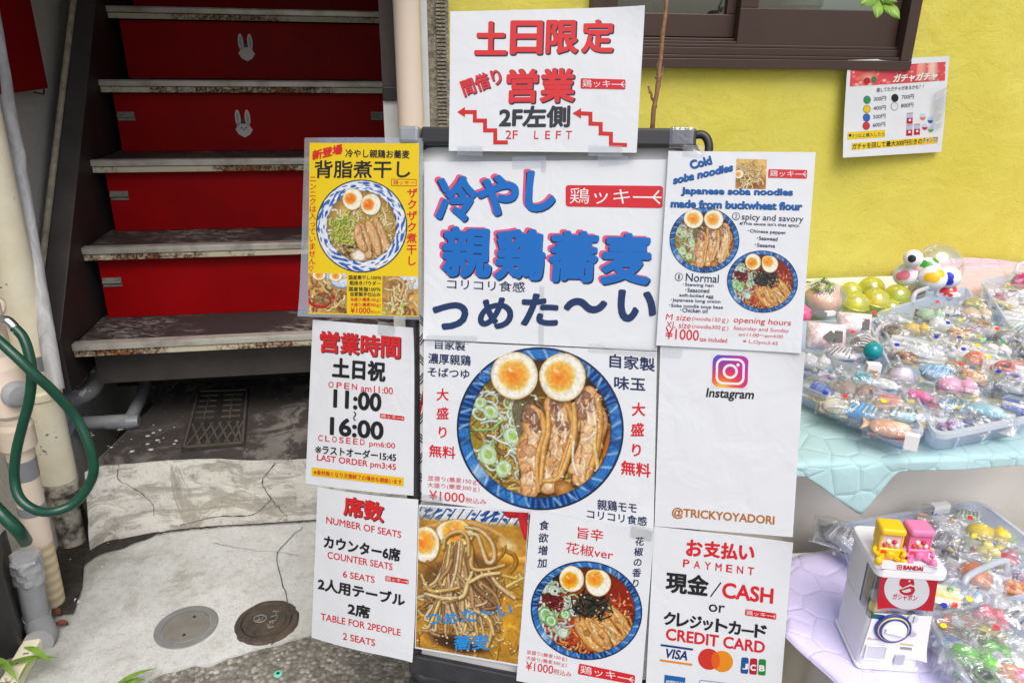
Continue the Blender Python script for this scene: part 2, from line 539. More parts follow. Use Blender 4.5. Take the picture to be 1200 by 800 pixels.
n.col(n.mix(w.outputs["Fac"], S(196, 178, 142), S(214, 198, 164))).rough(0.7).bump(w.outputs["Fac"], 0.4, 0.004)
M['tan'] = n.m
M['tape_grey'] = plain('grey_vinyl_tape', S(132, 136, 142), 0.35, 0.1, 25, 0.4, 40)
M['silver'] = plain('silver_duct_tape', S(172, 175, 180), 0.3, 0.12, 40, 0.5, 60, 0.35)
n = N('green_hose_rubber')
w = n.noise(40, 3)
n.col(n.mix(w, S(6, 52, 40), S(14, 76, 56))).rough(0.32)
M['hose'] = n.m
n = N('dirty_pipe_joint')
a = n.noise(30, 5)
n.col(n.mix(n.ramp(a, [(0.4, 0.0), (0.6, 1.0)]), S(74, 70, 64), S(190, 184, 166))).rough(0.8).bump(a, 0.4, 0.005)
M['joint'] = n.m
n = N('rusty_iron')
a = n.noise(26, 6, 0.7); b = n.noise(110, 4)
n.col(n.mix(n.ramp(a, [(0.38, 0.0), (0.62, 1.0)]), S(62, 58, 53), S(88, 76, 65))).rough(0.75).set(Metallic=0.2)
n.bump(b, 0.5, 0.003)
M['iron'] = n.m
M['iron_grey'] = plain('worn_grey_iron', S(128, 126, 120), 0.6, 0.15, 25, 0.2, 120, 0.2)
M['iron_grey2'] = plain('worn_dark_iron', S(92, 86, 78), 0.6, 0.3, 25, 0.3, 120, 0.2)
M['cover_rim'] = plain('grey_cover_rim', S(122, 125, 126), 0.55, 0.15, 30, 0.1, 120)
M['iron_dark'] = plain('dark_cast_iron', S(60, 58, 54), 0.6, 0.3, 40, 0.4, 120, 0.3)
M['leaf'] = plain('fresh_green_leaf', (0.16, 0.30, 0.035), 0.45, 0.3, 40)
M['leaf_dark'] = plain('dark_green_leaf', (0.045, 0.10, 0.03), 0.5, 0.4, 30)
M['litter'] = plain('dead_leaf', S(110, 62, 40), 0.8, 0.4, 40)
M['bark'] = plain('brown_twig_bark', S(124, 90, 64), 0.75, 0.5, 60, 0.5, 150)
M['white_plastic'] = plain('white_plastic', (0.80, 0.80, 0.82), 0.22, 0.02, 5)
M['tag_white'] = plain('white_card', (0.82, 0.82, 0.82), 0.5, 0.02, 5)

# cloths
def quilt(name, c, scale, seam=0.05):
    n = N(name)
    v = n.voro(scale, 'DISTANCE_TO_EDGE', 0.75)
    h = n.ramp(v, [(0.0, 0.0), (seam * 0.5, 0.35), (seam * 2.2, 0.72), (seam * 8, 1.0)])
    f = n.noise(260, 2)
    n.col(n.mix(n.noise(6, 3), tuple(x * 0.95 for x in c), c)).rough(0.75).set(Sheen_Weight=0.3)
    n.bump(n.math('ADD', n.math('ADD', h, n.math('MULTIPLY', f, 0.05)), n.math('MULTIPLY', n.noise(14, 4, 0.55, 0.8), 0.8)), 0.42, 0.007)
    return n.m
M['mint'] = quilt('mint_quilted_fabric', S(170, 205, 208), 24)
M['lilac'] = quilt('lilac_quilted_fabric', S(222, 214, 252), 19)
M['pink'] = quilt('pink_quilted_fabric', S(226, 190, 196), 20)
M['sky_cloth'] = quilt('pale_blue_fabric', S(150, 184, 210), 20)
M['drape'] = plain('grey_drape_cloth', S(240, 234, 222), 0.8, 0.05, 5, 0.15, 400)
# ------------------------------------------------------------------ ground, step, facade
YAW = math.radians(10)
L = np.array([math.cos(YAW), math.sin(YAW), 0.0])       # along the stair treads, to the right
D = np.array([-math.sin(YAW), math.cos(YAW), 0.0])      # into the building
Z = np.array([0, 0, 1.0])
FA = math.radians(9)
FL = np.array([math.cos(FA), math.sin(FA), 0.0])        # along the yellow facade
FD = np.array([-math.sin(FA), math.cos(FA), 0.0])
FP = np.array([-0.25, 1.80, 0.0])                       # a point on the facade
def on_facade(x, y, out=0.0):
    return at_plane(x, y, FP - FD * out, FD)

m = MB(); m.grid(lambda u, v: (-14 + 28 * u, -22 + 28 * v, 0.0), 8, 8)
tag(m.build('road', M['aggregate']), kind='structure')

# concrete apron, an irregular edge towards the road
edge = [(-40, 905), (60, 845), (160, 803), (205, 783), (250, 776), (290, 762), (330, 752), (380, 738), (430, 726), (520, 715), (700, 705), (950, 700)]
pts = [at_z(x, y, 0.005) for x, y in edge]
fine = catmull(pts, 10)
fine = [np.array([p[0] + 0.006 * mnoise.noise(Vector((p[0] * 30, 1, 0))), p[1] + 0.010 * mnoise.noise(Vector((p[0] * 34, 5, 0))), 0.005]) for p in fine]
m = MB()
fine = [np.array([-2.6, fine[0][1] - .02, .005]), np.array([-1.4, fine[0][1] - .01, .005])] + fine
far = [p + np.array([0, 1, 0]) * (2.2 - p[1]) for p in fine]
n_ = len(fine)
vs = fine + far + [p - np.array([0, 0, 0.005]) for p in fine]
m.add(vs, [(i, i + 1, n_ + i + 1, n_ + i) for i in range(n_ - 1)] + [(2 * n_ + i, 2 * n_ + i + 1, i + 1, i) for i in range(n_ - 1)])
tag(m.build('concrete_apron', M['concrete']), kind='structure')

# raised step with a battered, plastered face
SZ = 0.205
top_px = [(99, 553), (118, 546), (150, 543), (200, 539), (250, 537), (300, 539), (360, 537), (430, 533), (560, 525), (640, 520)]
bot_px = [(106, 645), (124, 635), (150, 630), (200, 621), (250, 616), (300, 613), (365, 609), (430, 604), (560, 596), (640, 590)]
tp = [at_z(x, y, SZ) for x, y in top_px]
bp = [at_z(x, y, 0.008) for x, y in bot_px]
tp, bp = catmull(tp, 6), catmull(bp, 6)
nn = len(tp)
def face_fn(u, v):
    i = min(int(u * (nn - 1)), nn - 2); f = u * (nn - 1) - i
    a = bp[i] * (1 - f) + bp[i + 1] * f
    b = tp[i] * (1 - f) + tp[i + 1] * f
    p = a * (1 - v) + b * v
    w = 0.008 * mnoise.noise(Vector(p * 9)) + 0.004 * mnoise.noise(Vector(p * 30))
    return p + np.array([0, -1, 0]) * w * (1 if 0 < v < 1 else 0.4)
m = MB()
m.mat(0).grid(face_fn, 90, 14)
m.mat(1)
bk = [np.array([p[0], 2.45, SZ]) for p in tp]
rows = [tp] + [[p + np.array([0, (2.3 - p[1]) * k / 8, 0.004 * mnoise.noise(Vector((p[0] * 7, k * 1.3, 0)))]) for p in tp] for k in range(1, 9)]
vs = [p + (np.array([0, -1, 0]) * 0.003 * mnoise.noise(Vector(p * 30)) if k == 0 else 0) for k, r in enumerate(rows) for p in r]
m.add(vs, [(k * nn + i, k * nn + i + 1, (k + 1) * nn + i + 1, (k + 1) * nn + i) for k in range(8) for i in range(nn - 1)])
m.mat(0)
e = tp[0]; b = bp[0]
m.add([b, e, (e[0], 2.45, SZ), (b[0], 2.45, 0.0)], [(0, 1, 2, 3)])
e = tp[-1]; b = bp[-1]
m.add([b, (b[0], 2.45, 0.0), (e[0], 2.45, SZ), e], [(0, 1, 2, 3)])
step = m.build('step', [M['step_face'], M['step_top']])
tag(step, kind='structure')

def ribbon(px, z, w, lift=0.004, n=6, seed=0):
    """a crack: an uneven thin strip lying on a horizontal surface"""
    P = catmull([at_z(x, y, z) for x, y in px], n)
    mm = MB(); vs = []
    for i, p in enumerate(P):
        t = P[min(i + 1, len(P) - 1)] - P[max(i - 1, 0)]
        t = t / (np.linalg.norm(t) + 1e-9)
        s = np.array([-t[1], t[0], 0])
        k = 0.006 * mnoise.noise(Vector((i * 0.7, seed, 0)))
        ww = w * (0.45 + 0.9 * abs(mnoise.noise(Vector((i * 0.45, seed + 9, 0)))))
        c = p + s * k + np.array([0, 0, lift])
        vs += [c - s * ww, c + s * ww]
    mm.add(vs, [(2 * i, 2 * i + 1, 2 * i + 3, 2 * i + 2) for i in range(len(P) - 1)])
    return mm
m = ribbon([(355, 618), (326, 648), (330, 680), (336, 705), (325, 738), (318, 757)], 0.005, 0.0017, seed=1)
for q in ([(250, 637), (290, 645), (326, 648), (352, 652)],):
    k = ribbon(q, 0.005, 0.0009, seed=3); m.add(k.v, k.f)
tag(m.build('pavement_crack', M['crack']), kind='structure')
# crack line where the step meets the apron, and cracks across its face
def face_pt(x, y, out=0.004):
    best = None
    d = ray(x, y)
    for v in np.linspace(0, 1, 41):                     # intersect the battered face
        for u in np.linspace(0, 0.62, 63):
            p = face_fn(u, v)
            q = p - CC; t = q @ CF
            px = 600 + FPX * (q @ CR) / t; py = 400 - FPX * (q @ CU) / t
            e2 = (px - x) ** 2 + (py - y) ** 2
            if best is None or e2 < best[0]: best = (e2, p)
    return best[1] + np.array([0, -out, 0])
def face_crack(px, w, seed):
    P = catmull([face_pt(x, y) for x, y in px], 5)
    mm = MB(); vs = []
    for i, p in enumerate(P):
        t = P[min(i + 1, len(P) - 1)] - P[max(i - 1, 0)]; t = t / (np.linalg.norm(t) + 1e-9)
        s = np.cross(t, [0, 1, 0])
        ww = w * (0.4 + 1.1 * abs(mnoise.noise(Vector((i * 0.5, seed, 0)))))
        c = p + s * 0.004 * mnoise.noise(Vector((i * 0.8, seed + 4, 0)))
        vs += [c - s * ww, c + s * ww]
    mm.add(vs, [(2 * i, 2 * i + 1, 2 * i + 3, 2 * i + 2) for i in range(len(P) - 1)])
    return mm
m = MB()
for px, w, sd in (([(138, 547), (141, 562), (165, 575), (182, 590), (180, 602)], 0.0013, 2),
                  ([(322, 541), (306, 562), (316, 582), (330, 598), (360, 604)], 0.0016, 5),
                  ([(316, 584), (296, 601), (255, 604), (210, 613)], 0.0018, 8)):
    k = face_crack(px, w, sd); m.add(k.v, k.f)
tag(m.build('step_crack', M['crack']), kind='structure')
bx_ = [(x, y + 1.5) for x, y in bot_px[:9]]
m = ribbon(bx_, 0.0085, 0.0045, 0.002, 14, 6)  # dark strip of dirt, with the crack's shadow painted in
tag(m.build('step_foot_dirt_shadow', M['crack']), kind='structure')
# damp black dirt in the corner by the pipes
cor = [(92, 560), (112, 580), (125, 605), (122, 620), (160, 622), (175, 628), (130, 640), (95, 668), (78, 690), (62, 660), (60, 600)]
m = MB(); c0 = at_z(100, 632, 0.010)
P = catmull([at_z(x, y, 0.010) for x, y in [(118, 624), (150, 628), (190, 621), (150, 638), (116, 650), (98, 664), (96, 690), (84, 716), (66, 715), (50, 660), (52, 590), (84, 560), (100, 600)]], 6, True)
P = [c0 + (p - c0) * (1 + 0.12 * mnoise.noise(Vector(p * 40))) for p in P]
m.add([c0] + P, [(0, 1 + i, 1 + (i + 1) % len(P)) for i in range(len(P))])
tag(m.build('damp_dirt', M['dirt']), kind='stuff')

# ---- yellow building front
def fpt(s, z, out=0.0):
    return FP + FL * s - FD * out + Z * z
def fs(p):                                               # coordinate along the facade
    return float(np.dot(np.asarray(p) - FP, FL))
s_pipe0 = fs(on_facade(497, 120)); s_wall0 = fs(on_facade(527, 100))
s_w0, s_w1 = fs(on_facade(688, 60)), fs(on_facade(1062, 60))
z_w0 = on_facade(905, 81)[2]
z_top = 2.35
wall_root = empty('building_front', fpt(s_wall0, 0), 'yellow stucco building front with a brown window above the toy table', 'building')
m = MB()
WT = 0.16
def fbox(mm, s0, s1, z0, z1, o0, o1):
    return mm.frame_box(FP, FL, -FD, Z, (s0, o0, z0), (s1, o1, z1))
def fwall(s0, s1, z0, z1, nu, nv):                      # hand-trowelled face
    def fn(u, v):
        s_, z_ = s0 + (s1 - s0) * u, z0 + (z1 - z0) * v
        w = 0.0
        if 0 < u < 1 and 0 < v < 1:
            w = 0.003 * mnoise.noise(Vector((s_ * 7, z_ * 8, 1)))
        return fpt(s_, z_, w)
    m.grid(fn, nu, nv)
fwall(s_wall0, s_w0, 0, z_top + 1.2, 20, 120)
fwall(s_w0, s_w1, 0, z_w0, 90, 110)
fwall(s_w1, 4.2, 0, z_top + 1.2, 120, 160)
fwall(s_w0, s_w1, z_w0 + 0.85, z_top + 1.2, 20, 20)
fbox(m, s_wall0, s_w0, 0, z_top + 1.2, -WT, -0.02); fbox(m, s_w0, s_w1, 0, z_w0 - 0.002, -WT, -0.02)
fbox(m, s_w1, 4.2, 0, z_top + 1.2, -WT, -0.02); fbox(m, s_w0, s_w1, z_w0 + 0.85, z_top + 1.2, -WT, -0.02)
m.build('wall', M['stucco'], wall_root, smooth=True)
# window: frame, sill rails, two sashes, panes, dim room
z1 = z_w0 + 0.85
win = MB()
fb = 0.014
fbox(win, s_w0, s_w1, z_w0, z_w0 + 0.022, -0.10, 0.030)             # sill
fbox(win, s_w0 + .002, s_w1 - .004, z_w0 + 0.0222, z_w0 + 0.030, -0.10, 0.022)
fbox(win, s_w0 + .002, s_w1 - .004, z_w0 + 0.0302, z_w0 + 0.047, -0.10, 0.012)
for k, o_ in enumerate((0.006, -0.004, -0.018)):                     # sliding tracks
    fbox(win, s_w0 + .004, s_w1 - .006, z_w0 + 0.0472 + k * 0.007, z_w0 + 0.0542 + k * 0.007, -0.10, o_)
fbox(win, s_w1 - 0.030, s_w1, z_w0 + 0.0222, z1, -0.10, 0.028)
fbox(win, s_w0, s_w0 + 0.030, z_w0 + 0.0222, z1, -0.10, 0.028)
fbox(win, s_w0, s_w1, z1 - 0.03, z1, -0.10, 0.026)
wf = win.build('window_frame', M['bronze'], wall_root, bevel=0.0015)
sm = fs(on_facade(868, 30))
def sash(s0, s1, zb, o0, o1, rail):
    mm = MB()
    fbox(mm, s0, s1, zb, zb + rail, o0, o1)
    fbox(mm, s0, s1, z1 - 0.08, z1 - 0.032, o0, o1)
    fbox(mm, s0, s0 + 0.045, zb + rail, z1 - 0.08, o0, o1)
    fbox(mm, s1 - 0.045, s1, zb + rail, z1 - 0.08, o0, o1)
    ob = mm.build('sash', M['bronze'], wall_root, bevel=0.002)
    g = MB(); fbox(g, s0 + 0.0455, s1 - 0.0455, zb + rail + .0005, z1 - 0.0805, (o0 + o1) / 2 - 0.002, (o0 + o1) / 2 + 0.002)
    g.build('pane', M['glass'], ob)
sash(s_w0 + 0.032, sm + 0.02, z_w0 + 0.070, -0.055, -0.030, 0.052)
sash(sm - 0.004, s_w1 - 0.032, z_w0 + 0.050, -0.026, -0.002, 0.086)
m = MB(); fbox(m, s_w0 + 0.01, s_w1 - 0.01, z_w0 - 0.2, z1 + 0.2, -0.60, -0.58)
m.build('room_back', M['void'], wall_root)
# things on the inner sill
pot_at = on_facade(940, -2, -0.16)
pot = empty('flower_pot', pot_at - Z * 0.10, 'white flower pot standing inside the brown window', 'flower pot')
m = MB(); m.lathe(pot_at - Z * 0.14, (0, 0, 1), [(0.035, 0), (0.05, 0.12), (0.054, 0.12), (0.054, 0.135), (0.047, 0.135), (0.045, 0.11)], 24)
m.build('pot', M['white_plastic'], pot, smooth=True)
def foliage(mm, c, r, n, size, seed, flat=1.0):
    rr = random.Random(seed)
    for i in range(n):
        d = Vector((rr.gauss(0, 1), rr.gauss(0, 1), rr.gauss(0, 1) * flat)).normalized() * r * rr.random() ** 0.5
        p = Vector(c) + d
        a = Vector((rr.gauss(0, 1), rr.gauss(0, 1), rr.gauss(-0.3, 0.7))).normalized()
        x, y, _ = basis(a)
        ln, wd = size * rr.uniform(0.7, 1.3), size * rr.uniform(0.25, 0.4)
        q = [p, p + a * ln * 0.35 + x * wd + y * wd * 0.3, p + a * ln, p + a * ln * 0.35 - x * wd + y * wd * 0.3]
        mm.add(q + [p + a * ln * 0.45], [(0, 1, 4), (1, 2, 4), (2, 3, 4), (3, 0, 4)])
for k, (px, lab) in enumerate(((752, 'dim leafy houseplant inside the brown window behind the twig'), (850, 'small dim houseplant inside the window near the middle sash'))):
    c = on_facade(px, -14, -0.15)
    pl = empty('houseplant', c - Z * 0.12, lab, 'plant', 'houseplants inside the window')
    m = MB(); foliage(m, c, 0.075, 70, 0.05, 30 + k, 0.7); m.build('leaves', M['leaf_dark'], pl)
    m = MB(); m.tube([c - Z * 0.16, c - Z * 0.05, c + Z * 0.05], [0.006, 0.004, 0.002], 6); m.build('stem', M['bark'], pl)

# rough pillar with a ribbed strip between the pipe and the yellow wall
s_a, s_b = fs(on_facade(492, 100)), s_wall0
pl = empty('pillar', fpt(s_a, 0, 0), 'rough grey pillar with a ribbed strip beside the beige downpipe', 'pillar')
m = MB(); fbox(m, s_a, s_b - 0.001, 0.0, z_top + 1.2, -0.14, 0.015)
m.build('column_body', M['pillar'], pl)
m = MB()
s_c = fs(on_facade(512, 100)); s_d = fs(on_facade(523, 100))
for k in range(110):
    zz = 0.9 + k * 0.008
    fbox(m, s_c, s_d, zz, zz + 0.0045, 0.015, 0.021)
fbox(m, s_c, s_d, 0.85, 0.899, 0.015, 0.0205)
m.build('ribbed_strip', M['pillar'], pl)
m = MB(); fbox(m, s_a + 0.004, s_a + 0.020, 0.6, 2.4, 0.0152, 0.024); m.build('corner_bead', M['white_panel'], pl, bevel=0.002)

# beige downpipe
p0 = at_d(480, -60, 1.62); p1 = at_d(483, 400, 1.86)
xy = at_plane(481, 80, FP - FD * 0.052, FD)
dp = empty('downpipe', (xy[0], xy[1], SZ), 'smooth beige downpipe between the red stairs and the yellow wall', 'pipe')
m = MB(); m.tube([(xy[0], xy[1], SZ), (xy[0] - 0.012, xy[1], 3.3)], 0.029, 28); m.build('pipe', M['pipe_pink'], dp, smooth=True)
m = MB(); q = np.array([xy[0], xy[1], 0.72]); m.lathe(q, (0, 0, 1), [(0.031, 0), (0.034, 0.004), (0.034, 0.05), (0.031, 0.054)], 28); m.build('coupling', M['pipe_pink'], dp, smooth=True)

# dark door post right of the stairs
s0, s1 = fs(on_facade(446, 60)), fs(on_facade(468.5, 60))
post = empty('door_post', fpt(s0, SZ), 'dark brown door post with a white lower panel right of the stairs', 'door post')
zb1, zb0 = on_facade(455, 101)[2], on_facade(455, 118)[2]
m = MB(); fbox(m, s0, s1, zb1, 3.4, -0.12, 0.0); m.build('upper_panel', M['bronze_dark'], post)
m = MB(); fbox(m, s0, s1, zb0, zb1 - 0.001, -0.12, 0.006); m.build('band', M['black'], post, bevel=0.002)
m = MB(); fbox(m, s0, s1, SZ, zb0 - 0.001, -0.12, -0.004); m.build('lower_panel', M['white_panel'], post)
# ------------------------------------------------------------------ stairs
P0 = at_z(84, 404, EYE - 0.3891 * 1.73)                 # left end of the lowest nosing
RI, RUN = 0.200, 0.173
TW = 0.825
stairs = empty('staircase', P0 * np.array([1, 1, 0]) + Z * SZ, 'steep red staircase with worn brown treads and metal nosings', 'staircase')
def spt(k, a, d, z):                                     # a along the tread, d into the stair, z up from nosing top of tread k
    return P0 + (D * RUN + Z * RI) * k + L * a + D * d + Z * z
def sbox(mm, k, a0, a1, d0, d1, z0, z1):
    return mm.frame_box(spt(k, 0, 0, 0), L, D, Z, (a0, d0, z0), (a1, d1, z1))
for k in range(-1, 9):
    if k >= 0:
        m = MB(); sbox(m, k, 0.004, TW - 0.004, 0.006, RUN + 0.055, -0.032, -0.0015)
        tr = m.build('tread', M['tread'], stairs)
        m = MB(); m.mat(0)
        sbox(m, k, 0.0, TW, -0.004, 0.024, -0.0012, 0.0012); sbox(m, k, 0.0, TW, -0.004, 0.0055, -0.016, -0.0014)
        nz = m.build('nosing', M['alu'], tr, bevel=0.0012)
        m = MB(); sbox(m, k, 0.001, TW - 0.001, 0.000, 0.0058, -0.033, -0.0178); m.build('edge_strip', M['rust_edge'], tr, bevel=0.001)
    m = MB()
    if k >= 0:
        sbox(m, k, 0.022, TW - 0.022, RUN + 0.030, RUN + 0.045, 0.0, RI - 0.036)
        rs = m.build('riser', M['red'], stairs)
    else:
        sbox(m, 0, 0.022, TW - 0.022, 0.06, 0.075, -0.032 - 0.10, -0.034)
        rs = m.build('riser', M['stringer'], stairs)
    # hinges that let each riser open
    for a_, kk in ((0.026, (0, 1, 2)), (TW - 0.075, (2,))):
        if k in kk:
            hz = 0.10
            h = MB(); sbox(h, k, a_, a_ + 0.046, RUN + 0.026, RUN + 0.0298, hz - 0.012, hz + 0.012)
            c = spt(k, a_, RUN + 0.024, hz); h.tube([c, c + L * 0.046], 0.0042, 10)
            for q in (0.008, 0.036):
                h.ball(spt(k, a_ + q, RUN + 0.0265, hz + 0.006), 0.0028, nu=5, nv=8)
            h.build('hinge', M['steel'], rs)
# stringers: sloping boards that stand proud of the treads
SL = D * RUN + Z * RI
SLn = SL / np.linalg.norm(SL)
NRM = np.cross(L, SLn); NRM /= np.linalg.norm(NRM)
if NRM[1] > 0: NRM = -NRM                                 # out of the stair, up and towards the street
def stringer(a0, a1, front, mats):
    mm = MB()
    zb = 0.372
    def prof(a):
        f0 = P0 + L * a + NRM * front                     # front edge line
        t = (zb + 0.0 - f0[2]) / SLn[2]
        foot = f0 + SLn * t
        # cut the foot vertical at the front
        cut = P0 + L * a - D * 0.052
        tt = np.dot(cut - f0, D) / np.dot(SLn, D)
        A = f0 + SLn * tt
        B = np.array([A[0], A[1], zb])
        up = f0 + SLn * 2.9
        bk = P0 + L * a - NRM * 0.24
        C = bk + SLn * 2.9
        tb = (zb - bk[2]) / SLn[2]
        E = bk + SLn * tb
        return [A, up, C, E, B]
    a, b = prof(a0), prof(a1)
    n = 5
    mm.add(a + b, [(4, 3, 2, 1, 0), (5, 6, 7, 8, 9)] + [(i, (i + 1) % n, n + (i + 1) % n, n + i) for i in range(n)])
    mm.m = [1, 1] + [0] * 5
    o = mm.build('stringer', mats, stairs, bevel=0.002)
    return o
stringer(-0.052, -0.001, 0.060, [M['stringer'], M['stringer_in']])
stringer(TW + 0.001, TW + 0.030, 0.045, [M['white_panel'], M['stringer_in']])

# dark walls that cut bounce and an added unseen slab that shades the stair
m = MB()
m.frame_box(spt(0, 0, 0, 0), L, D, Z, (TW + 0.034, -0.02, SZ - P0[2]), (TW + 0.10, 2.6, 2.6))
enc = m.build('stair_side_wall', M['stringer_in']); tag(enc, 'dim wall closing the far side of the stairwell behind the dark post', 'wall')
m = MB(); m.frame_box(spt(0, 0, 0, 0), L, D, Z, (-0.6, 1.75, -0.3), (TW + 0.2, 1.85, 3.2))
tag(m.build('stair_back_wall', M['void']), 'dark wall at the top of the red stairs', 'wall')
m = MB(); m.frame_box(spt(0, 0, 0, 0), L, D, Z, (-0.056, -0.46, 1.12), (TW + 0.06, 1.9, 1.40))
tag(m.build('stair_shade_slab', M['mortar']), 'unseen slab added above the stairwell to shade the red stairs', 'shade slab')
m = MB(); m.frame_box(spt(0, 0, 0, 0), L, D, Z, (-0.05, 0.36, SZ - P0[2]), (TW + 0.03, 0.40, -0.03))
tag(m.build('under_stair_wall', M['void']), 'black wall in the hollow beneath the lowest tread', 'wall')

# grey mortar wall on the left, running along the stairs
WY = math.radians(14)
WD = np.array([-math.sin(WY), math.cos(WY), 0]); WN = np.array([math.cos(WY), math.sin(WY), 0])
WP = P0 + L * (-0.075) + D * 0.05
m = MB()
m.frame_box(WP * np.array([1, 1, 0]), WD, WN, Z, (-0.9, -0.14, 0.0), (2.2, 0.0, 3.3))
lw = m.build('mortar_wall', M['mortar'], base=WP * np.array([1, 1, 0])); tag(lw, 'grey mortar wall beside the red staircase', 'wall')
# bead that covers the joint of stringer and wall, following the slope
m = MB()
f0 = P0 + L * (-0.062) + NRM * 0.058
q = lambda t: f0 + SLn * t
m.tube([q(-0.15), q(2.6)], 0.008, 8)
tag(m.build('joint_bead', M['bead']), 'thin rough mortar bead along the stair stringer', 'trim')

# red sign board on that wall
def on_wall(x, y, out=0.0):
    return at_plane(x, y, WP + WN * out, WN)
a, b, c = on_wall(57, 104, 0.05), on_wall(2, 126, 0.05), on_wall(41, 0, 0.05)
w_ = np.dot(b - a, WD)
m = MB()
o_ = a
m.frame_box(o_, WD, WN, Z, (w_ * 2.2, -0.03, 0), (0, 0.0, 0.62))
rb = m.build('red_board', M['red'], base=a, bevel=0.003)
tag(rb, 'red board hanging on the grey mortar wall by the stairs', 'board')
m = MB()
e = a + Z * 0.02 + WN * (-0.015)
m.tube(catmull([e, e + WD * 0.012 - Z * 0.012, e + WD * 0.005 - Z * 0.032, e - WD * 0.03 - Z * 0.030, e - WD * 0.06 - Z * 0.026], 6), 0.0022, 8)
tag(m.build('black_cable', M['black'], smooth=True), 'short black cable looped under the red board', 'cable')

# bunny stickers
def sticker(k, px, py, label):
    base = at_plane(px, py, spt(k, 0, RUN + 0.030, 0), D) - D * 0.0022
    st = empty('bunny_sticker', base, label, 'sticker', 'bunny stickers on the red risers')
    s = 0.046
    def P(u, v, h=0): return base + L * u * s + Z * v * s - D * h
    def poly(mm, pts, h): mm.prism([P(u, v, h) for u, v in pts], D * 0.0012)
    head = [(-0.52, 0.0), (-0.42, 0.15), (-0.36, 0.42), (0.36, 0.42), (0.42, 0.15), (0.55, -0.02), (0.36, -0.3), (0.02, -0.5), (-0.34, -0.3)]
    m = MB(); poly(m, head, 0.0)
    m.build('head', STK, st)
    for sg in (-1, 1):
        e = [(sg * (0.30 + 0.17 * math.sin(t)) , 0.72 + 0.52 * math.cos(t)) for t in np.linspace(0, 2 * math.pi, 17)[:-1]]
        m = MB(); poly(m, e, 0.0); ear = m.build('ear', STK, st)
        e = [(sg * (0.30 + 0.09 * math.sin(t)) , 0.74 + 0.36 * math.cos(t)) for t in np.linspace(0, 2 * math.pi, 13)[:-1]]
        m = MB(); poly(m, e, 0.0008); m.build('inner_ear', STK2, ear)
    m = MB(); poly(m, [(-0.14, 0.38), (0.14, 0.38), (0.14, 0.62), (-0.14, 0.62)], 0.0008); m.build('hat', M['black'], st)
    if k == 2:
        for u in (-0.14, 0.14, 0.0):
            m = MB(); v = 0.12 if u else 0.0
            e = [(u + 0.05 * math.sin(t), v + 0.06 * math.cos(t)) for t in np.linspace(0, 2 * math.pi, 9)[:-1]]
            poly(m, e, 0.0009); m.build('eye' if u else 'nose', M['black'], st)
STK = plain('silver_sticker', S(196, 194, 190), 0.4, 0.08, 60)
STK2 = plain('sticker_inner', S(140, 158, 158), 0.4, 0.1, 60)
sticker(3, 289, 63, 'silver bunny sticker with a blank face on the upper red riser')
sticker(2, 286, 152, 'silver bunny sticker with eyes and nose on the lower red riser')
# ------------------------------------------------------------------ pipes, tap, hose and small things on the left
def pipe_between(a, b): return [np.asarray(a), np.asarray(b)]
# tall cream pipe with a dirty joint at its foot
base = at_z(86, 636, 0.004); top = at_d(-34, 90, 1.47)
ax = (top - base) / np.linalg.norm(top - base)
ln = np.linalg.norm(top - base)
cp = empty('standpipe', base, 'tall chipped cream pipe with a dirty joint near its foot', 'pipe')
def along(t): return base + ax * t
m = MB(); m.tube([along(0.185), along(ln * 1.9)], 0.0395, 28); m.build('pipe', M['cream'], cp, smooth=True)
m = MB(); m.lathe(along(0.0), ax, [(0.030, 0), (0.0295, 0.115)], 28); m.build('lower_pipe', M['joint'], cp, smooth=True)
m = MB(); m.lathe(along(0.116), ax, [(0.032, 0), (0.036, 0.004), (0.036, 0.02), (0.033, 0.026), (0.033, 0.036), (0.042, 0.04), (0.042, 0.06), (0.040, 0.068)], 28); m.build('joint_collar', M['joint'], cp, smooth=True)
m = MB(); m.lathe(along(0.475), ax, [(0.0403, 0), (0.0403, 0.035)], 28); m.build('grey_band', M['tape_grey'], cp, smooth=True)
m = MB(); m.lathe(along(0.40), ax, [(0.0400, 0), (0.044, 0.004), (0.044, 0.02), (0.0400, 0.025)], 28); m.build('coupling', M['cream'], cp, smooth=True)

# wrapped white duct behind it
d0 = at_d(66, 456, 1.66); d1 = at_d(6, 110, 1.60)
a2 = (d1 - d0) / np.linalg.norm(d1 - d0)
wd = empty('wrapped_duct', d0, 'narrow duct wrapped in wrinkled white tape behind the cream pipe', 'duct')
pts = [d0 + a2 * t for t in np.linspace(0, 1.35, 40)]
rr = [0.0168 + 0.0012 * mnoise.noise(Vector((0, 0, t * 30))) + (0.003 if abs(t - 0.52) < 0.02 else 0) for t in np.linspace(0, 1.35, 40)]
m = MB(); m.tube(pts, rr, 18); m.build('wrapping', M['wrap'], wd, smooth=True)

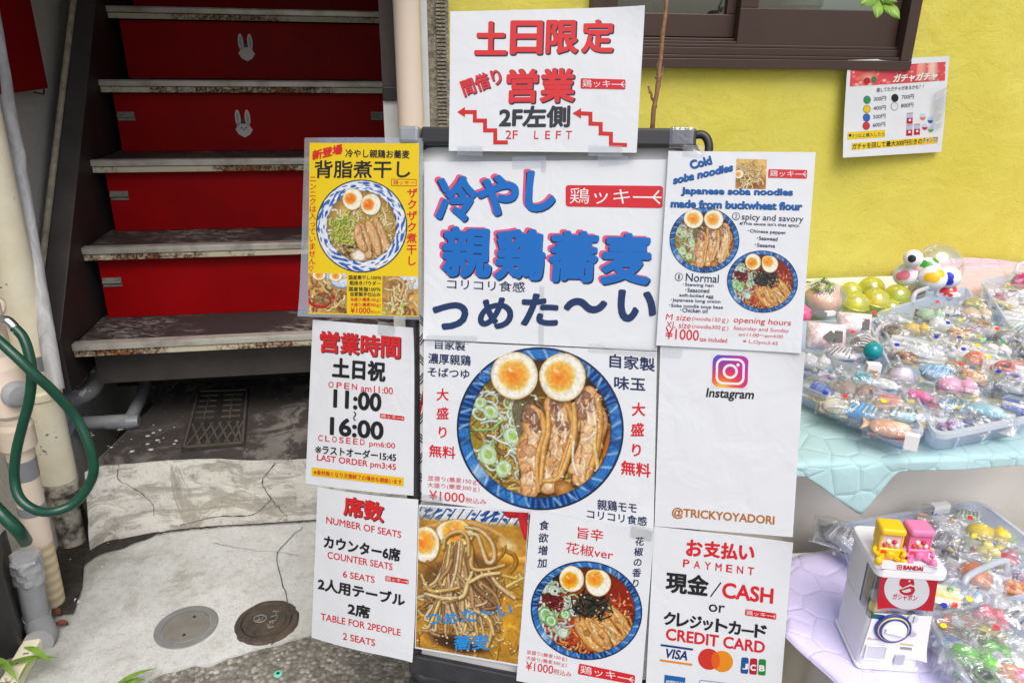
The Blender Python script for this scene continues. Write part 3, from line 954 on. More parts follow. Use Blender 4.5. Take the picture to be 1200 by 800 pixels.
# pinkish pipe nearer the street, taped, with a tan wrapped foot
b0 = at_z(62, 708, 0.003); t0 = at_d(-20, 330, 1.37)
a3 = (t0 - b0) / np.linalg.norm(t0 - b0)
pp = empty('water_pipe', b0, 'pinkish pipe with grey tape bands and a tan wrapped foot', 'pipe')
def al(t): return b0 + a3 * t
m = MB(); m.tube([al(0.0), al(0.17)], 0.0255, 20); m.build('tan_wrap', M['tan'], pp, smooth=True)
m = MB(); m.tube([al(0.171), al(0.56)], 0.0258, 20); m.build('pipe', M['pipe_pink'], pp, smooth=True)
for t, h in ((0.245, 0.022), (0.33, 0.045)):
    m = MB(); m.lathe(al(t), a3, [(0.0262, 0), (0.0266, 0.002), (0.0264, h)], 20); m.build('tape_band', M['tape_grey'], pp, smooth=True)
m = MB(); m.lathe(al(0.40), a3, [(0.0260, 0), (0.034, 0.004), (0.034, 0.05), (0.030, 0.06), (0.030, 0.10), (0.033, 0.105), (0.033, 0.13), (0.026, 0.14)], 24); m.build('fitting', M['pipe_pink'], pp, smooth=True)

# tap with chrome spout and green hose
tb = at_d(8, 455, 1.22)
tp_ = empty('tap', tb, 'beige pipe fitting with a grey cap and bent chrome spout', 'tap')
m = MB()
m.lathe(tb + Z * -0.05, (0, 0, 1), [(0.022, 0), (0.03, 0.01), (0.034, 0.05), (0.028, 0.09), (0.02, 0.11), (0.02, 0.2)], 24)
m.build('body', M['pipe_pink'], tp_, smooth=True)
cdir = (CC - tb); cdir[2] = 0.0; cdir /= np.linalg.norm(cdir); cdir = cdir + np.array([0.5, 0, 0]); cdir /= np.linalg.norm(cdir)
m = MB(); m.lathe(tb + cdir * 0.030, cdir, [(0.021, 0), (0.022, 0.003), (0.022, 0.012), (0.015, 0.017), (0.004, 0.019)], 24); m.build('cap', M['pipe_grey'], tp_, smooth=True)
sp = [at_d(x, y, z) for x, y, z in ((-22, 385, 1.17), (-8, 375, 1.16), (6, 375, 1.15), (14, 380, 1.15), (21, 389, 1.15))]
m = MB(); m.tube(catmull(sp, 6), 0.0075, 16); m.build('spout', M['chrome'], tp_, smooth=True)
hp = [(17, 384, 1.15), (27, 395, 1.15), (34, 415, 1.15), (37, 440, 1.15), (34, 470, 1.16), (26, 500, 1.17), (19, 530, 1.18), (17, 560, 1.19), (23, 583, 1.19),
      (41, 597, 1.19), (63, 599, 1.19), (86, 590, 1.20), (102, 572, 1.20), (110, 550, 1.19), (104, 520, 1.18), (88, 488, 1.17), (62, 458, 1.14), (40, 438, 1.12), (15, 414, 1.11), (-12, 392, 1.11), (-50, 380, 1.10)]
m = MB(); m.tube(catmull([at_d(*q) for q in hp], 8), 0.0077, 16)
h = m.build('garden_hose', M['hose'], smooth=True); tag(h, 'dark green hose hanging in a loop from the chrome spout', 'hose')
hp = [(-40, 560, 1.2), (-10, 590, 1.2), (6, 606, 1.2), (22, 622, 1.21), (30, 634, 1.24)]
m = MB(); m.tube(catmull([at_d(*q) for q in hp], 8), 0.0105, 16)
h = m.build('hose_end', M['hose'], smooth=True); tag(h, 'loose green hose end lying behind the grey box', 'hose')

# pale wall vent / bracket at the edge
m = MB(); q = at_d(-6, 360, 1.36); m.lathe(q, tuple(np.append((CC - q)[:2], 0)), [(0.018, -.02), (0.018, 0.004), (0.014, 0.008), (0.008, .0085)], 24)
tag(m.build('pipe_bracket', M['pipe_pink'], smooth=True), 'rounded beige bracket on the cream pipe at the photo edge', 'bracket')

# low concrete stub and dark cabinet at the edge
cab = [at_z(x, y, 0.0) for x, y in ((-60, 800), (48, 742))]
e1 = at_d(0, 640, 1.22); e2 = at_d(36, 742, 1.30)
bx = np.array([e2[0], e2[1], 0.0]); dirn = np.array([e1[0] - e2[0], e1[1] - e2[1], 0.0])
q0 = at_z(30, 768, 0.0)
m = MB()
ax_ = np.array([-0.86, -0.50, 0.0]); ay_ = np.array([-0.50, 0.86, 0.0])
m.frame_box(q0, ax_, ay_, Z, (0.0, 0.0, 0.0), (0.5, 0.28, 0.215))
c_ = m.build('utility_box', M['black'], base=q0, bevel=0.006); tag(c_, 'dark grey box standing among the pipes', 'box')
# grey taped elbow and white duct in front
g0 = at_d(30, 652, 1.50); g1 = at_d(44, 728, 1.57); g2 = at_d(26, 800, 1.24)
gp = empty('taped_pipe', (g1[0], g1[1], 0), 'short grey pipe with silver tape round its top', 'pipe')
m = MB(); m.tube([g0 * 0.75 + g1 * 0.25, g1], 0.0245, 20); m.build('pipe', M['pipe_grey'], gp, smooth=True)
gp0 = g0 + (g0 - g1) * 0.02
m = MB(); m.tube([gp0 * (1 - t) + g1 * t for t in np.linspace(0, .36, 12)], [0.0265, 0.029, 0.0285, .0285, .028, .028, .0275, .027, .0268, .0265, .0262, .026], 26); m.rough(.006, 70); m.build('silver_tape', M['silver'], gp)
m = MB(); m.tube(catmull([g1 - (g1 - g0) * 0.12, g1 - (g1 - g0) * 0.02, at_z(50, 742, 0.02), at_z(46, 752, 0.022)], 6), 0.0268, 22); m.build('elbow', M['pipe_grey'], gp, smooth=True)
a_ = at_z(50, 745, 0.002); b_ = at_z(12, 812, 0.002)
dd = (b_ - a_) / np.linalg.norm(b_ - a_); sd = np.cross(dd, Z)
m = MB(); m.frame_box(a_, dd, sd, Z, (0, -0.017, 0), (0.5, 0.017, 0.028))
o = m.build('cable_duct', M['cream'], base=a_, bevel=0.004); tag(o, 'flat cream cable duct lying on the ground by the grey elbow', 'duct')

# grey pipes on the step under the stairs
def raised(x, y, h): return at_z(x, y, SZ + h)
ep = empty('elbow_pipe', raised(92, 478, 0.0), 'chipped grey elbow pipe coming out of the hollow under the stairs', 'pipe')
m = MB(); m.tube(catmull([raised(55, 473, 0.10), raised(88, 466, 0.10), raised(104, 459, 0.103), raised(113, 446, 0.115), raised(116, 425, 0.15)], 7), 0.0225, 22)
m.build('pipe', M['pipe_chip'], ep, smooth=True)
m = MB(); m.tube([raised(74, 469.5, 0.10), raised(90, 465.5, 0.10)], 0.0255, 22); m.build('socket', M['pipe_chip'], ep, smooth=True)
lp = empty('long_pipe', raised(110, 500, 0.0), 'grey pipe lying on the step with a wrapped tee', 'pipe')
m = MB(); m.tube([raised(66, 497, 0.02), raised(152, 493, 0.02)], 0.018, 20); m.build('pipe', M['pipe_grey'], lp, smooth=True)
m = MB(); m.tube([raised(152, 493, 0.02), raised(163, 470, 0.02), raised(170, 448, 0.02)], 0.0165, 18); m.build('branch', M['pipe_grey'], lp, smooth=True)
m = MB(); m.tube([raised(126, 495, 0.017), raised(150, 494, 0.017), raised(163, 493, 0.017)], [0.0205, 0.0215, 0.017], 16); m.build('tee_wrap', M['tape_grey'], lp)
m = MB(); m.tube([raised(84, 497, 0.02), raised(76, 515, 0.01), raised(70, 530, 0.0)], 0.013, 16); m.build('drop', M['pipe_grey'], lp, smooth=True)

# iron lid with raised lattice
lid_px = [(231, 457), (292, 455), (287, 521), (212, 527)]
lp_ = [at_z(x, y, SZ + 0.006) for x, y in lid_px]
lid = empty('meter_cover', sum(lp_) / 4, 'rectangular iron meter cover with lattice and raised characters on the step', 'meter cover')
m = MB(); m.prism(lp_, (0, 0, -0.012)); m.build('plate', M['iron_dark'], lid)
def bil(u, v, h=0.0):
    A, B, C_, D_ = lp_
    return (A * (1 - u) + B * u) * (1 - v) + (D_ * (1 - u) + C_ * u) * v + Z * h
m = MB()
def bar(a, b, w, h=0.004):
    t = b - a; t = t / np.linalg.norm(t); s = np.cross(t, Z)
    m.frame_box(a, t, s, Z, (0, -w, 0.0004), (float(np.linalg.norm(b - a)), w, h))
for a, b in (((.04, .03), (.96, .03)), ((.96, .04), (.96, .97)), ((.95, .97), (.05, .97)), ((.04, .96), (.04, .04))):
    bar(bil(*a), bil(*b), 0.003)
for k in range(6):
    u0 = 0.08 + k * 0.15
    bar(bil(u0, 0.62), bil(min(0.94, u0 + 0.2), 0.94), 0.0025, 0.0032)
    bar(bil(min(0.94, u0 + 0.2), 0.62), bil(u0, 0.94), 0.0025, 0.0036)
for k in range(5):
    bar(bil(0.1, 0.12 + k * 0.1), bil(0.42, 0.12 + k * 0.1), 0.003, 0.0034)
    bar(bil(0.55, 0.12 + k * 0.1), bil(0.88, 0.12 + k * 0.1), 0.003, 0.0034)
bar(bil(0.26, 0.1), bil(0.26, 0.55), 0.0022, 0.0038); bar(bil(0.7, 0.1), bil(0.7, 0.55), 0.0022, 0.0038)
m.build('lattice', M['iron_grey2'], lid)

# two round covers in the apron
def cover(px, py, w_px, label, rusty):
    c = at_z(px, py, 0.005)
    e = at_z(px + w_px, py, 0.005)
    r = np.linalg.norm(e - c)
    root = empty('drain_cover', c, label, 'drain cover')
    if not rusty:
        m = MB(); m.lathe(c, (0, 0, 1), [(r, -0.004), (r, 0.0012), (r * 0.98, 0.002), (r * 0.75, 0.002), (r * 0.745, -0.002)], 56); m.build('rim', M['cover_rim'], root)
        m = MB(); m.lathe(c, (0, 0, 1), [(r * 0.735, -0.001), (r * 0.735, 0.0012), (r * 0.72, 0.0020), (r * 0.66, 0.0024), (0.001, 0.0028)], 48); lidd = m.build('lid', M['iron_grey'], root)
        for q in (-0.42, 0.42):
            m = MB(); m.lathe(c + np.array([0.1 * r, q * r, 0.0027]), (0, 0, 1), [(0.0035, 0), (0.0035, 0.0015), (0.001, 0.002)], 10); m.build('screw', M['iron_dark'], lidd)
    else:
        m = MB()
        prof = 64
        vs, fs_ = [], []
        for i, (rr_, h) in enumerate(((r * 1.05, 0.0005), (r * 0.98, 0.006), (r * 0.84, 0.007), (r * 0.80, 0.002))):
            for k in range(prof):
                t = 2 * math.pi * k / prof
                w = 1 + (0.05 * mnoise.noise(Vector((math.cos(t) * 3, math.sin(t) * 3, i * 0.2))) + 0.03 * mnoise.noise(Vector((math.cos(t) * 9, math.sin(t) * 9, 3))) if i < 2 else 0)
                vs.append(c + np.array([math.cos(t) * rr_ * w, math.sin(t) * rr_ * w, h]))
        for i in range(3):
            for k in range(prof):
                fs_.append((i * prof + k, i * prof + (k + 1) % prof, (i + 1) * prof + (k + 1) % prof, (i + 1) * prof + k))
        m.add(vs, fs_); m.build('rim', M['iron'], root)
        m = MB(); m.lathe(c, (0, 0, 1), [(r * 0.80, 0.0), (r * 0.78, 0.005), (r * 0.64, 0.005), (r * 0.62, 0.008), (0.001, 0.0085)], 48); ld = m.build('lid', M['iron'], root)
        m = MB(); q = c + np.array([-0.22 * r, 0.02 * r, 0.0085])
        rg = [q + np.array([math.cos(t) * r * 0.2, math.sin(t) * r * 0.17, 0.001]) for t in np.linspace(0, 2 * math.pi, 25)[:-1]]
        m.tube(rg, 0.0016, 6, closed=True)
        for k in range(7):
            rr2 = random.Random(k); z0 = q if k < 3 else c + np.array([0.22 * r, (k - 4.5) * 0.22 * r, 0.0085])
            for s_ in range(3):
                a = z0 + np.array([rr2.uniform(-.12, .12) * r, rr2.uniform(-.12, .12) * r, 0.001]); b = z0 + np.array([rr2.uniform(-.12, .12) * r, rr2.uniform(-.12, .12) * r, 0.001])
                m.tube([a, b], 0.0013, 6)
        m.build('raised_mark', M['iron_grey'], ld)
cover(218.5, 734, 35.5, 'smooth grey round drain cover with two screws', False)
cover(313, 729, 35, 'rusty brown round drain cover with raised characters', True)
c = at_z(326, 790, 0.002)
m = MB(); m.lathe(c, (0, 0, 1), [(0.0085, 0), (0.0085, 0.003), (0.006, 0.0035), (0.0035, 0.0037)], 20); m.mat(1).lathe(c, (0, 0, 1), [(0.0034, 0.003), (0.0034, 0.0042), (0.0005, 0.0042)], 12)
mk = plain('turquoise_marker', S(120, 200, 180), 0.4)
tag(m.build('survey_marker', [mk, M['black']], base=c), 'tiny turquoise survey marker set in the rough paving', 'marker')

# litter and weeds
rr = random.Random(11)
for k, (x, y, lab) in enumerate(((68, 722, 'curled brown dead leaf beside the tan wrapped pipe foot'), (74, 735, 'small brown dead leaf on the ground below the tan pipe foot'), (33, 722, 'brown dead leaf wedged behind the grey taped pipe'), (63, 618, 'rust brown dead leaf between the two pipe feet'))):
    p = at_z(x, y, 0.006); m = MB(); t = rr.uniform(0, 6.3); s = 0.011
    a = np.array([math.cos(t), math.sin(t), 0]); b = np.array([-a[1], a[0], 0])
    m.grid(lambda u, v: p + a * (u - .5) * s * 2 + b * (v - .5) * s * (1 - (2 * u - 1) ** 2) * 1.6 + Z * (0.004 + 0.008 * (2 * v - 1) ** 2 + 0.006 * u), 6, 4)
    tag(m.build('dead_leaf', M['litter'], base=p, smooth=True), lab, 'leaf', 'dead leaves among the pipes')
p = at_z(84, 706, 0.006); m = MB()
m.prism([p + np.array(q) for q in ((-0.016, -0.008, 0), (0.010, -0.012, 0.002), (0.018, 0.004, 0), (0.004, 0.010, 0.003), (-0.012, 0.008, 0))], (0, 0, 0.0015))
tag(m.build('white_scrap', M['white_panel'], base=p), 'flat white plastic scrap on the ground by the tan pipe', 'scrap')
m = MB()
for k in range(46):
    x, y = (rr.gauss(140, 45), rr.gauss(628, 12)) if k < 26 else (rr.uniform(70, 340), rr.uniform(640, 790))
    q = at_z(x, y, 0.010 if k < 26 else 0.0055); r_ = rr.uniform(0.0012, 0.003)
    m.ball(q, (r_, r_ * 0.8, r_ * 0.5), nu=3, nv=5)
tag(m.build('paint_flakes', M['white_panel']), kind='stuff')
m = MB()
for k in range(26):
    q = raised(rr.gauss(170, 40), rr.uniform(495, 535), 0.003); r_ = rr.uniform(0.002, 0.007)
    m.prism([q + np.array([math.cos(t) * r_ * rr.uniform(.6, 1.3), math.sin(t) * r_ * 0.8, 0]) for t in np.linspace(0, 6.28, 7)[:-1]], (0, 0, 0.001))
tag(m.build('paint_chips', M['white_panel']), kind='stuff')

def blade(mm, p, q, w, bend):
    p, q = np.asarray(p), np.asarray(q)
    t = q - p; s = np.cross(t, Z); s = s / (np.linalg.norm(s) + 1e-9)
    mm.grid(lambda u, v: p + t * u + Z * bend * math.sin(math.pi * u) + s * (v - .5) * w * math.sin(math.pi * min(1, u * 0.96 + 0.08)) * 2, 10, 2)
wd_ = empty('weed', at_z(-20, 800, 0), 'green weed with narrow leaves beside the grey box', 'weed')
for a, b in (((-5, 783, 1.44), (72, 770, 1.46)), ((28, 758, 1.43), (62, 778, 1.42)), ((-4, 770, 1.43), (22, 800, 1.40)), ((20, 800, 1.42), (48, 768, 1.43)), ((-20, 800, 1.4), (6, 776, 1.41))):
    m = MB(); blade(m, at_d(*a), at_d(*b), 0.0065, 0.012); m.build('leaf', M['leaf'], wd_, smooth=True)
wd_ = empty('weed', at_z(150, 830, 0), 'pale green weed blades at the edge of the rough paving', 'weed')
for a, b in (((120, 815, 1.43), (185, 782, 1.44)), ((135, 812, 1.43), (172, 796, 1.44)), ((140, 830, 1.42), (196, 800, 1.43))):
    m = MB(); blade(m, at_d(*a), at_d(*b), 0.007, 0.012); m.build('leaf', M['leaf'], wd_, smooth=True)
# ------------------------------------------------------------------ the printed food photographs, drawn stroke by stroke
class Canvas:
    """a small picture; coordinates are those of the thing it is printed on, x0..x1 by y0..y1 (y down)"""
    def __init__(s, x0, y0, x1, y1, res, bg=(240, 240, 240)):
        s.x0, s.y0, s.x1, s.y1, s.res = x0, y0, x1, y1, res
        s.w = max(2, int(round((x1 - x0) * res))); s.h = max(2, int(round((y1 - y0) * res)))
        s.a = np.empty((s.h, s.w, 3)); s.a[:] = bg
        xs = x0 + (np.arange(s.w) + .5) / s.w * (x1 - x0); ys = y0 + (np.arange(s.h) + .5) / s.h * (y1 - y0)
        s.X, s.Y = np.meshgrid(xs, ys)
        s.rng = np.random.default_rng(3)
        s.clip = None
    def box(s, xa, ya, xb, yb):
        i0 = int(np.clip((xa - s.x0) * s.res - 2, 0, s.w)); i1 = int(np.clip((xb - s.x0) * s.res + 3, 0, s.w))
        j0 = int(np.clip((ya - s.y0) * s.res - 2, 0, s.h)); j1 = int(np.clip((yb - s.y0) * s.res + 3, 0, s.h))
        return slice(j0, j1), slice(i0, i1)
    def put(s, sl, col, al):
        if s.clip is not None: al = al * s.clip[sl]
        al = al[..., None]
        s.a[sl] = s.a[sl] * (1 - al) + np.asarray(col) * al
    def noise(s, cell, seed=0, octaves=3):
        rg = np.random.default_rng(seed); out = np.zeros((s.h, s.w)); amp = 1.0; tot = 0
        for o in range(octaves):
            c = max(cell / 2 ** o, 1.2 / s.res)
            gw, gh = int((s.x1 - s.x0) / c) + 3, int((s.y1 - s.y0) / c) + 3
            g = rg.random((gh, gw))
            fx, fy = (s.X - s.x0) / c, (s.Y - s.y0) / c
            ix, iy = fx.astype(int), fy.astype(int); tx, ty = fx - ix, fy - iy
            tx, ty = tx * tx * (3 - 2 * tx), ty * ty * (3 - 2 * ty)
            out += amp * ((g[iy, ix] * (1 - tx) + g[iy, ix + 1] * tx) * (1 - ty) + (g[iy + 1, ix] * (1 - tx) + g[iy + 1, ix + 1] * tx) * ty)
            tot += amp; amp *= 0.55
        return out / tot
    def ell(s, cx, cy, rx, ry, cols, rot=0.0, wob=0.0, seed=0, soft=None, alpha=1.0):
        """cols: [(radius fraction, colour)] from the centre out"""
        R = max(rx, ry) * (1 + wob)
        sl = s.box(cx - R, cy - R, cx + R, cy + R)
        x, y = s.X[sl] - cx, s.Y[sl] - cy
        c, n = math.cos(rot), math.sin(rot)
        u, v = (x * c + y * n) / rx, (-x * n + y * c) / ry
        r = np.hypot(u, v)
        if wob:
            t = np.arctan2(v, u)
            r = r / (1 + wob * (np.sin(2 * t + seed) * .4 + np.sin(3 * t + seed * 2.3) * .35 + np.sin(5 * t + seed * 1.7) * .25))
        fr = [q[0] for q in cols]
        col = np.stack([np.interp(r, fr, [q[1][k] for q in cols]) for k in range(3)], -1)
        aa = soft or 1.0 / (s.res * min(rx, ry))
        s.put(sl, col, np.clip((1 - r) / aa + .5, 0, 1) * alpha)
    def stroke(s, pts, w0, core, edge, w1=None, hl=None, alpha=1.0, smooth=6, prof=1.6, shade=.16, wob=0.0):
        """a rounded band: colour runs from core to edge across it, hl adds a glint off-centre"""
        P = np.array(catmull(pts, smooth) if len(pts) > 2 else pts, float)
        w1 = w0 if w1 is None else w1
        n = len(P)
        W = np.interp(np.arange(n), [0, n * .45, n - 1], [w0 * .75, (w0 + w1) / 2 * 1.1, w1 * .75]) if w0 > 6 else np.linspace(w0, w1, n)
        if wob:
            q = np.arange(n); W = W * (1 + wob * (np.sin(q * .9 + pts[0][0]) * .5 + np.sin(q * .37 + pts[0][1]) * .6))
        mw = W.max()
        sl = s.box(P[:, 0].min() - mw, P[:, 1].min() - mw, P[:, 0].max() + mw, P[:, 1].max() + mw)
        X, Y = s.X[sl], s.Y[sl]
        if X.size == 0: return
        best = np.full(X.shape, 9.0); side = np.zeros(X.shape); bw = np.full(X.shape, mw)
        for i in range(n - 1):
            a, b = P[i], P[i + 1]; d = b - a; L2 = d @ d + 1e-9
            t = np.clip(((X - a[0]) * d[0] + (Y - a[1]) * d[1]) / L2, 0, 1)
            qx, qy = X - a[0] - t * d[0], Y - a[1] - t * d[1]
            w = W[i] + (W[i + 1] - W[i]) * t
            r = np.hypot(qx, qy) / w
            k = r < best
            best = np.where(k, r, best); bw = np.where(k, w, bw)
            side = np.where(k, (qx * -.6 + qy * -.8) / w, side)
        f = np.clip(best, 0, 1) ** prof
        col = np.asarray(core, float) * (1 - f[..., None]) + np.asarray(edge, float) * f[..., None]
        col = col * (1 + shade * side[..., None])
        if hl is not None:
            g = np.exp(-((side - .38) / .22) ** 2) * np.clip(1 - best, 0, 1) ** .3
            col = col * (1 - .6 * g[..., None]) + np.asarray(hl, float) * .6 * g[..., None]
        s.put(sl, np.clip(col, 0, 255), np.clip((1 - best) * bw * s.res + .5, 0, 1) * alpha)
    def speck(s, n, x0, y0, x1, y1, r, cols, seed=0):
        rg = random.Random(seed)
        for _ in range(n):
            q = rg.uniform(r * .4, r)
            s.ell(rg.uniform(x0, x1), rg.uniform(y0, y1), q, q * rg.uniform(.5, 1), [(0, rg.choice(cols)), (1, rg.choice(cols))])
    def grain(s, k, seed=1, cell=6):
        s.a = np.clip(s.a * (1 + (s.noise(cell, seed) - .5)[..., None] * k), 0, 255)

def egg(c, x, y, rx, ry, yx, yy, yr, rot=0.0, yolk=((248, 150, 44), (250, 168, 60), (242, 190, 90))):
    c.ell(x + rx * .03, y + ry * .06, rx * 1.05, ry * 1.05, [(0, (70, 50, 20)), (1, (70, 50, 20))], rot, alpha=.55, soft=.15)
    c.ell(x, y, rx, ry, [(0, (252, 246, 226)), (.72, (252, 246, 228)), (.86, (255, 250, 238)), (.96, (236, 220, 178)), (1, (196, 168, 110))], rot, .02, x)
    c.ell(yx, yy, yr * 1.16, yr * 1.14, [(0, (250, 214, 120)), (.9, (250, 220, 140)), (1, (250, 236, 190))], 0, .05, y)
    c.ell(yx, yy, yr, yr * .98, [(0, yolk[0]), (.55, yolk[1]), (.85, yolk[2]), (1, (244, 200, 100))], 0, .06, x)
    c.ell(yx - yr * .15, yy + yr * .1, yr * .55, yr * .5, [(0, (240, 118, 24)), (1, yolk[1])], .4, .12, y, soft=.5, alpha=.7)
    c.ell(yx - yr * .25, yy - yr * .35, yr * .22, yr * .12, [(0, (255, 240, 210)), (1, (255, 220, 160))], .5, .2, 1, soft=.6, alpha=.7)

def bowl_rim(c, cx, cy, rx, ry, r_in, dark=(16, 32, 70), kind=0):
    c.ell(cx, cy, rx, ry, [(0, dark), (1, dark)])
    c.ell(cx, cy, rx * .985, ry * .985, [(0, (36, 110, 190)), (1, (52, 128, 205))])
    u, v = (c.X - cx) / rx, (c.Y - cy) / ry
    r, t = np.hypot(u, v), np.arctan2(v, u)
    ann = ((r < .975) & (r > r_in)).astype(float)
    mid = (r - r_in) / (.975 - r_in)
    sec = np.floor((t + math.pi) / (2 * math.pi) * 9)
    fan = np.abs(np.sin(t * 9 * 4.5)) * (sec % 3 == 0) + np.maximum(np.sin(t * 46 + r * 30), np.sin(t * 46 - r * 30)) * .5 * (sec % 3 == 1) + np.sin(r * 160 + np.sin(t * 27) * 3) * .5 * (sec % 3 == 2)
    sl = (slice(0, c.h), slice(0, c.w))
    if kind == 0:
        c.put(sl, (16, 48, 112), ann * np.clip(fan * 1.6 - .35, 0, 1) * .9)
        c.put(sl, (190, 220, 240), ann * np.clip(np.sin(t * 31 + r * 18) * 3 - 2.1, 0, 1) * .75)
        c.put(sl, (20, 56, 120), ann * np.exp(-((mid - .5) / .5) ** 8) * 0 + ann * np.clip(np.sin(t * 9) * 4 - 3.2, 0, 1) * .8)
    else:
        c.put(sl, (236, 242, 250), ann)
        k1 = np.sin(t * 11 + np.sin(r * 26) * 1.6) * np.sin(r * 34 + np.sin(t * 7) * 2)
        c.put(sl, (58, 104, 186), ann * np.clip(k1 * 3.2 - .6, 0, 1))
        k2 = np.sin(t * 17 + 1 + np.sin(r * 40)) * np.sin(r * 58 + 1)
        c.put(sl, (40, 78, 160), ann * np.clip(k2 * 4 - 1.8, 0, 1) * .85)
    c.put(sl, (16, 30, 64), np.exp(-((r - .985) / .012) ** 2) * .9)
    c.put(sl, (18, 26, 40), np.exp(-((r - r_in) / .02) ** 2) * .7)
    c.put(sl, (250, 252, 255), ann * np.exp(-((t - 2.5) / .12) ** 2) * .5 + ann * np.exp(-((t + 1.0) / .1) ** 2) * .25)

def inside(c, cx, cy, rx, ry, k):
    r = np.hypot((c.X - cx) / rx, (c.Y - cy) / ry)
    c.clip = np.clip((k - r) * c.res * min(rx, ry) + .5, 0, 1)

def noodle(c, rg, x, y, ang, ln, w, cols, curl=1.2):
    pts = [(x, y)]
    for _ in range(5):
        ang += rg.uniform(-curl, curl) * .5
        x += math.cos(ang) * ln / 5; y += math.sin(ang) * ln / 5
        pts.append((x, y))
    a = rg.choice(cols)
    c.stroke(pts, w, a, tuple(q * .52 for q in a), hl=tuple(min(255, q * 1.25 + 20) for q in a), smooth=4)

def ring(c, x, y, rx, ry, rot, w, col, edge):
    p = [(x + rx * math.cos(t) * math.cos(rot) - ry * math.sin(t) * math.sin(rot), y + rx * math.cos(t) * math.sin(rot) + ry * math.sin(t) * math.cos(rot)) for t in np.linspace(0, 6.4, 15)]
    c.stroke(p, w, col, edge, hl=(252, 255, 250), smooth=2)

def chicken(c, pts, w, seed, skin=True):
    rg = random.Random(seed)
    P = catmull(pts, 8); n = len(P)
    c.stroke([(x + w * .15, y + w * .22) for x, y in pts], w * 1.08, (52, 28, 12), (60, 34, 14), alpha=.6)
    c.stroke(pts, w, (236, 190, 136), (178, 112, 58), hl=None, prof=5, shade=.05, wob=.26)
    for k in range(9):                                    # ragged outline
        t = rg.random(); x, y = P[int(t * (n - 1))]; sd = rg.choice([-1, 1])
        a = rg.choice([(150, 108, 88), (168, 120, 92)]) if t < .34 else rg.choice([(232, 182, 124), (214, 158, 100)])
        c.ell(x + sd * w * rg.uniform(.55, .85), y, w * rg.uniform(.3, .5), w * rg.uniform(.4, .7), [(0, a), (.7, a), (1, tuple(q * .62 for q in a))], rg.uniform(-.6, .6), .2, rg.uniform(0, 9), soft=.15)
    # lobes of meat, darker towards one end
    for k in range(11):
        t = k / 10.0 + rg.uniform(-.05, .05); x, y = P[int(np.clip(t, 0, 1) * (n - 1))]
        x += rg.uniform(-.4, .35) * w
        dk = t < .36
        a = rg.choice([(150, 108, 88), (168, 120, 92), (134, 92, 76)]) if dk else rg.choice([(240, 198, 146), (228, 174, 116), (246, 210, 164), (216, 160, 104)])
        c.ell(x, y, w * rg.uniform(.32, .62), w * rg.uniform(.34, .6), [(0, tuple(min(255, q * 1.08) for q in a)), (.75, a), (1, tuple(q * .68 for q in a))], rg.uniform(-.5, .5), .16, rg.uniform(0, 9), soft=.25, alpha=.8)
    for _ in range(34):                                   # fibres, glints and brown edges
        t = rg.random(); x, y = P[int(t * (n - 1))]
        x += rg.uniform(-.75, .7) * w; l = rg.uniform(.25, .8) * w; k = rg.random()
        col = (255, 240, 218) if k < .3 else ((140, 86, 44) if k < .72 else (214, 158, 122))
        c.stroke([(x, y), (x + rg.uniform(-.2, .2) * w, y + l * .5), (x + rg.uniform(-.4, .4) * w, y + l)], w * rg.uniform(.02, .07), col, col, alpha=.65)
    for _ in range(5):
        t = rg.uniform(.15, .9); x, y = P[int(t * (n - 1))]; x += rg.uniform(-.5, .4) * w; l = rg.uniform(.5, 1.1) * w
        c.stroke([(x, y), (x + rg.uniform(-.1, .1) * w, y + l * .5), (x + rg.uniform(-.2, .2) * w, y + l)], w * rg.uniform(.05, .10), (255, 250, 240), (246, 214, 176), alpha=.8)
    if skin:
        s_ = [(x + w * rg.uniform(.66, .82), y + rg.uniform(-.1, .1) * w) for x, y in pts]
        c.stroke(s_, w * .25, (228, 172, 88), (156, 96, 34), hl=(255, 234, 186), wob=.25)
        for _ in range(14):
            t = rg.random(); x, y = catmull(s_, 8)[int(t * (n - 1))]
            c.ell(x + rg.uniform(-.1, .1) * w, y, w * .07, w * .06, [(0, (250, 214, 140)), (1, (190, 128, 50))], 0, .2, t)

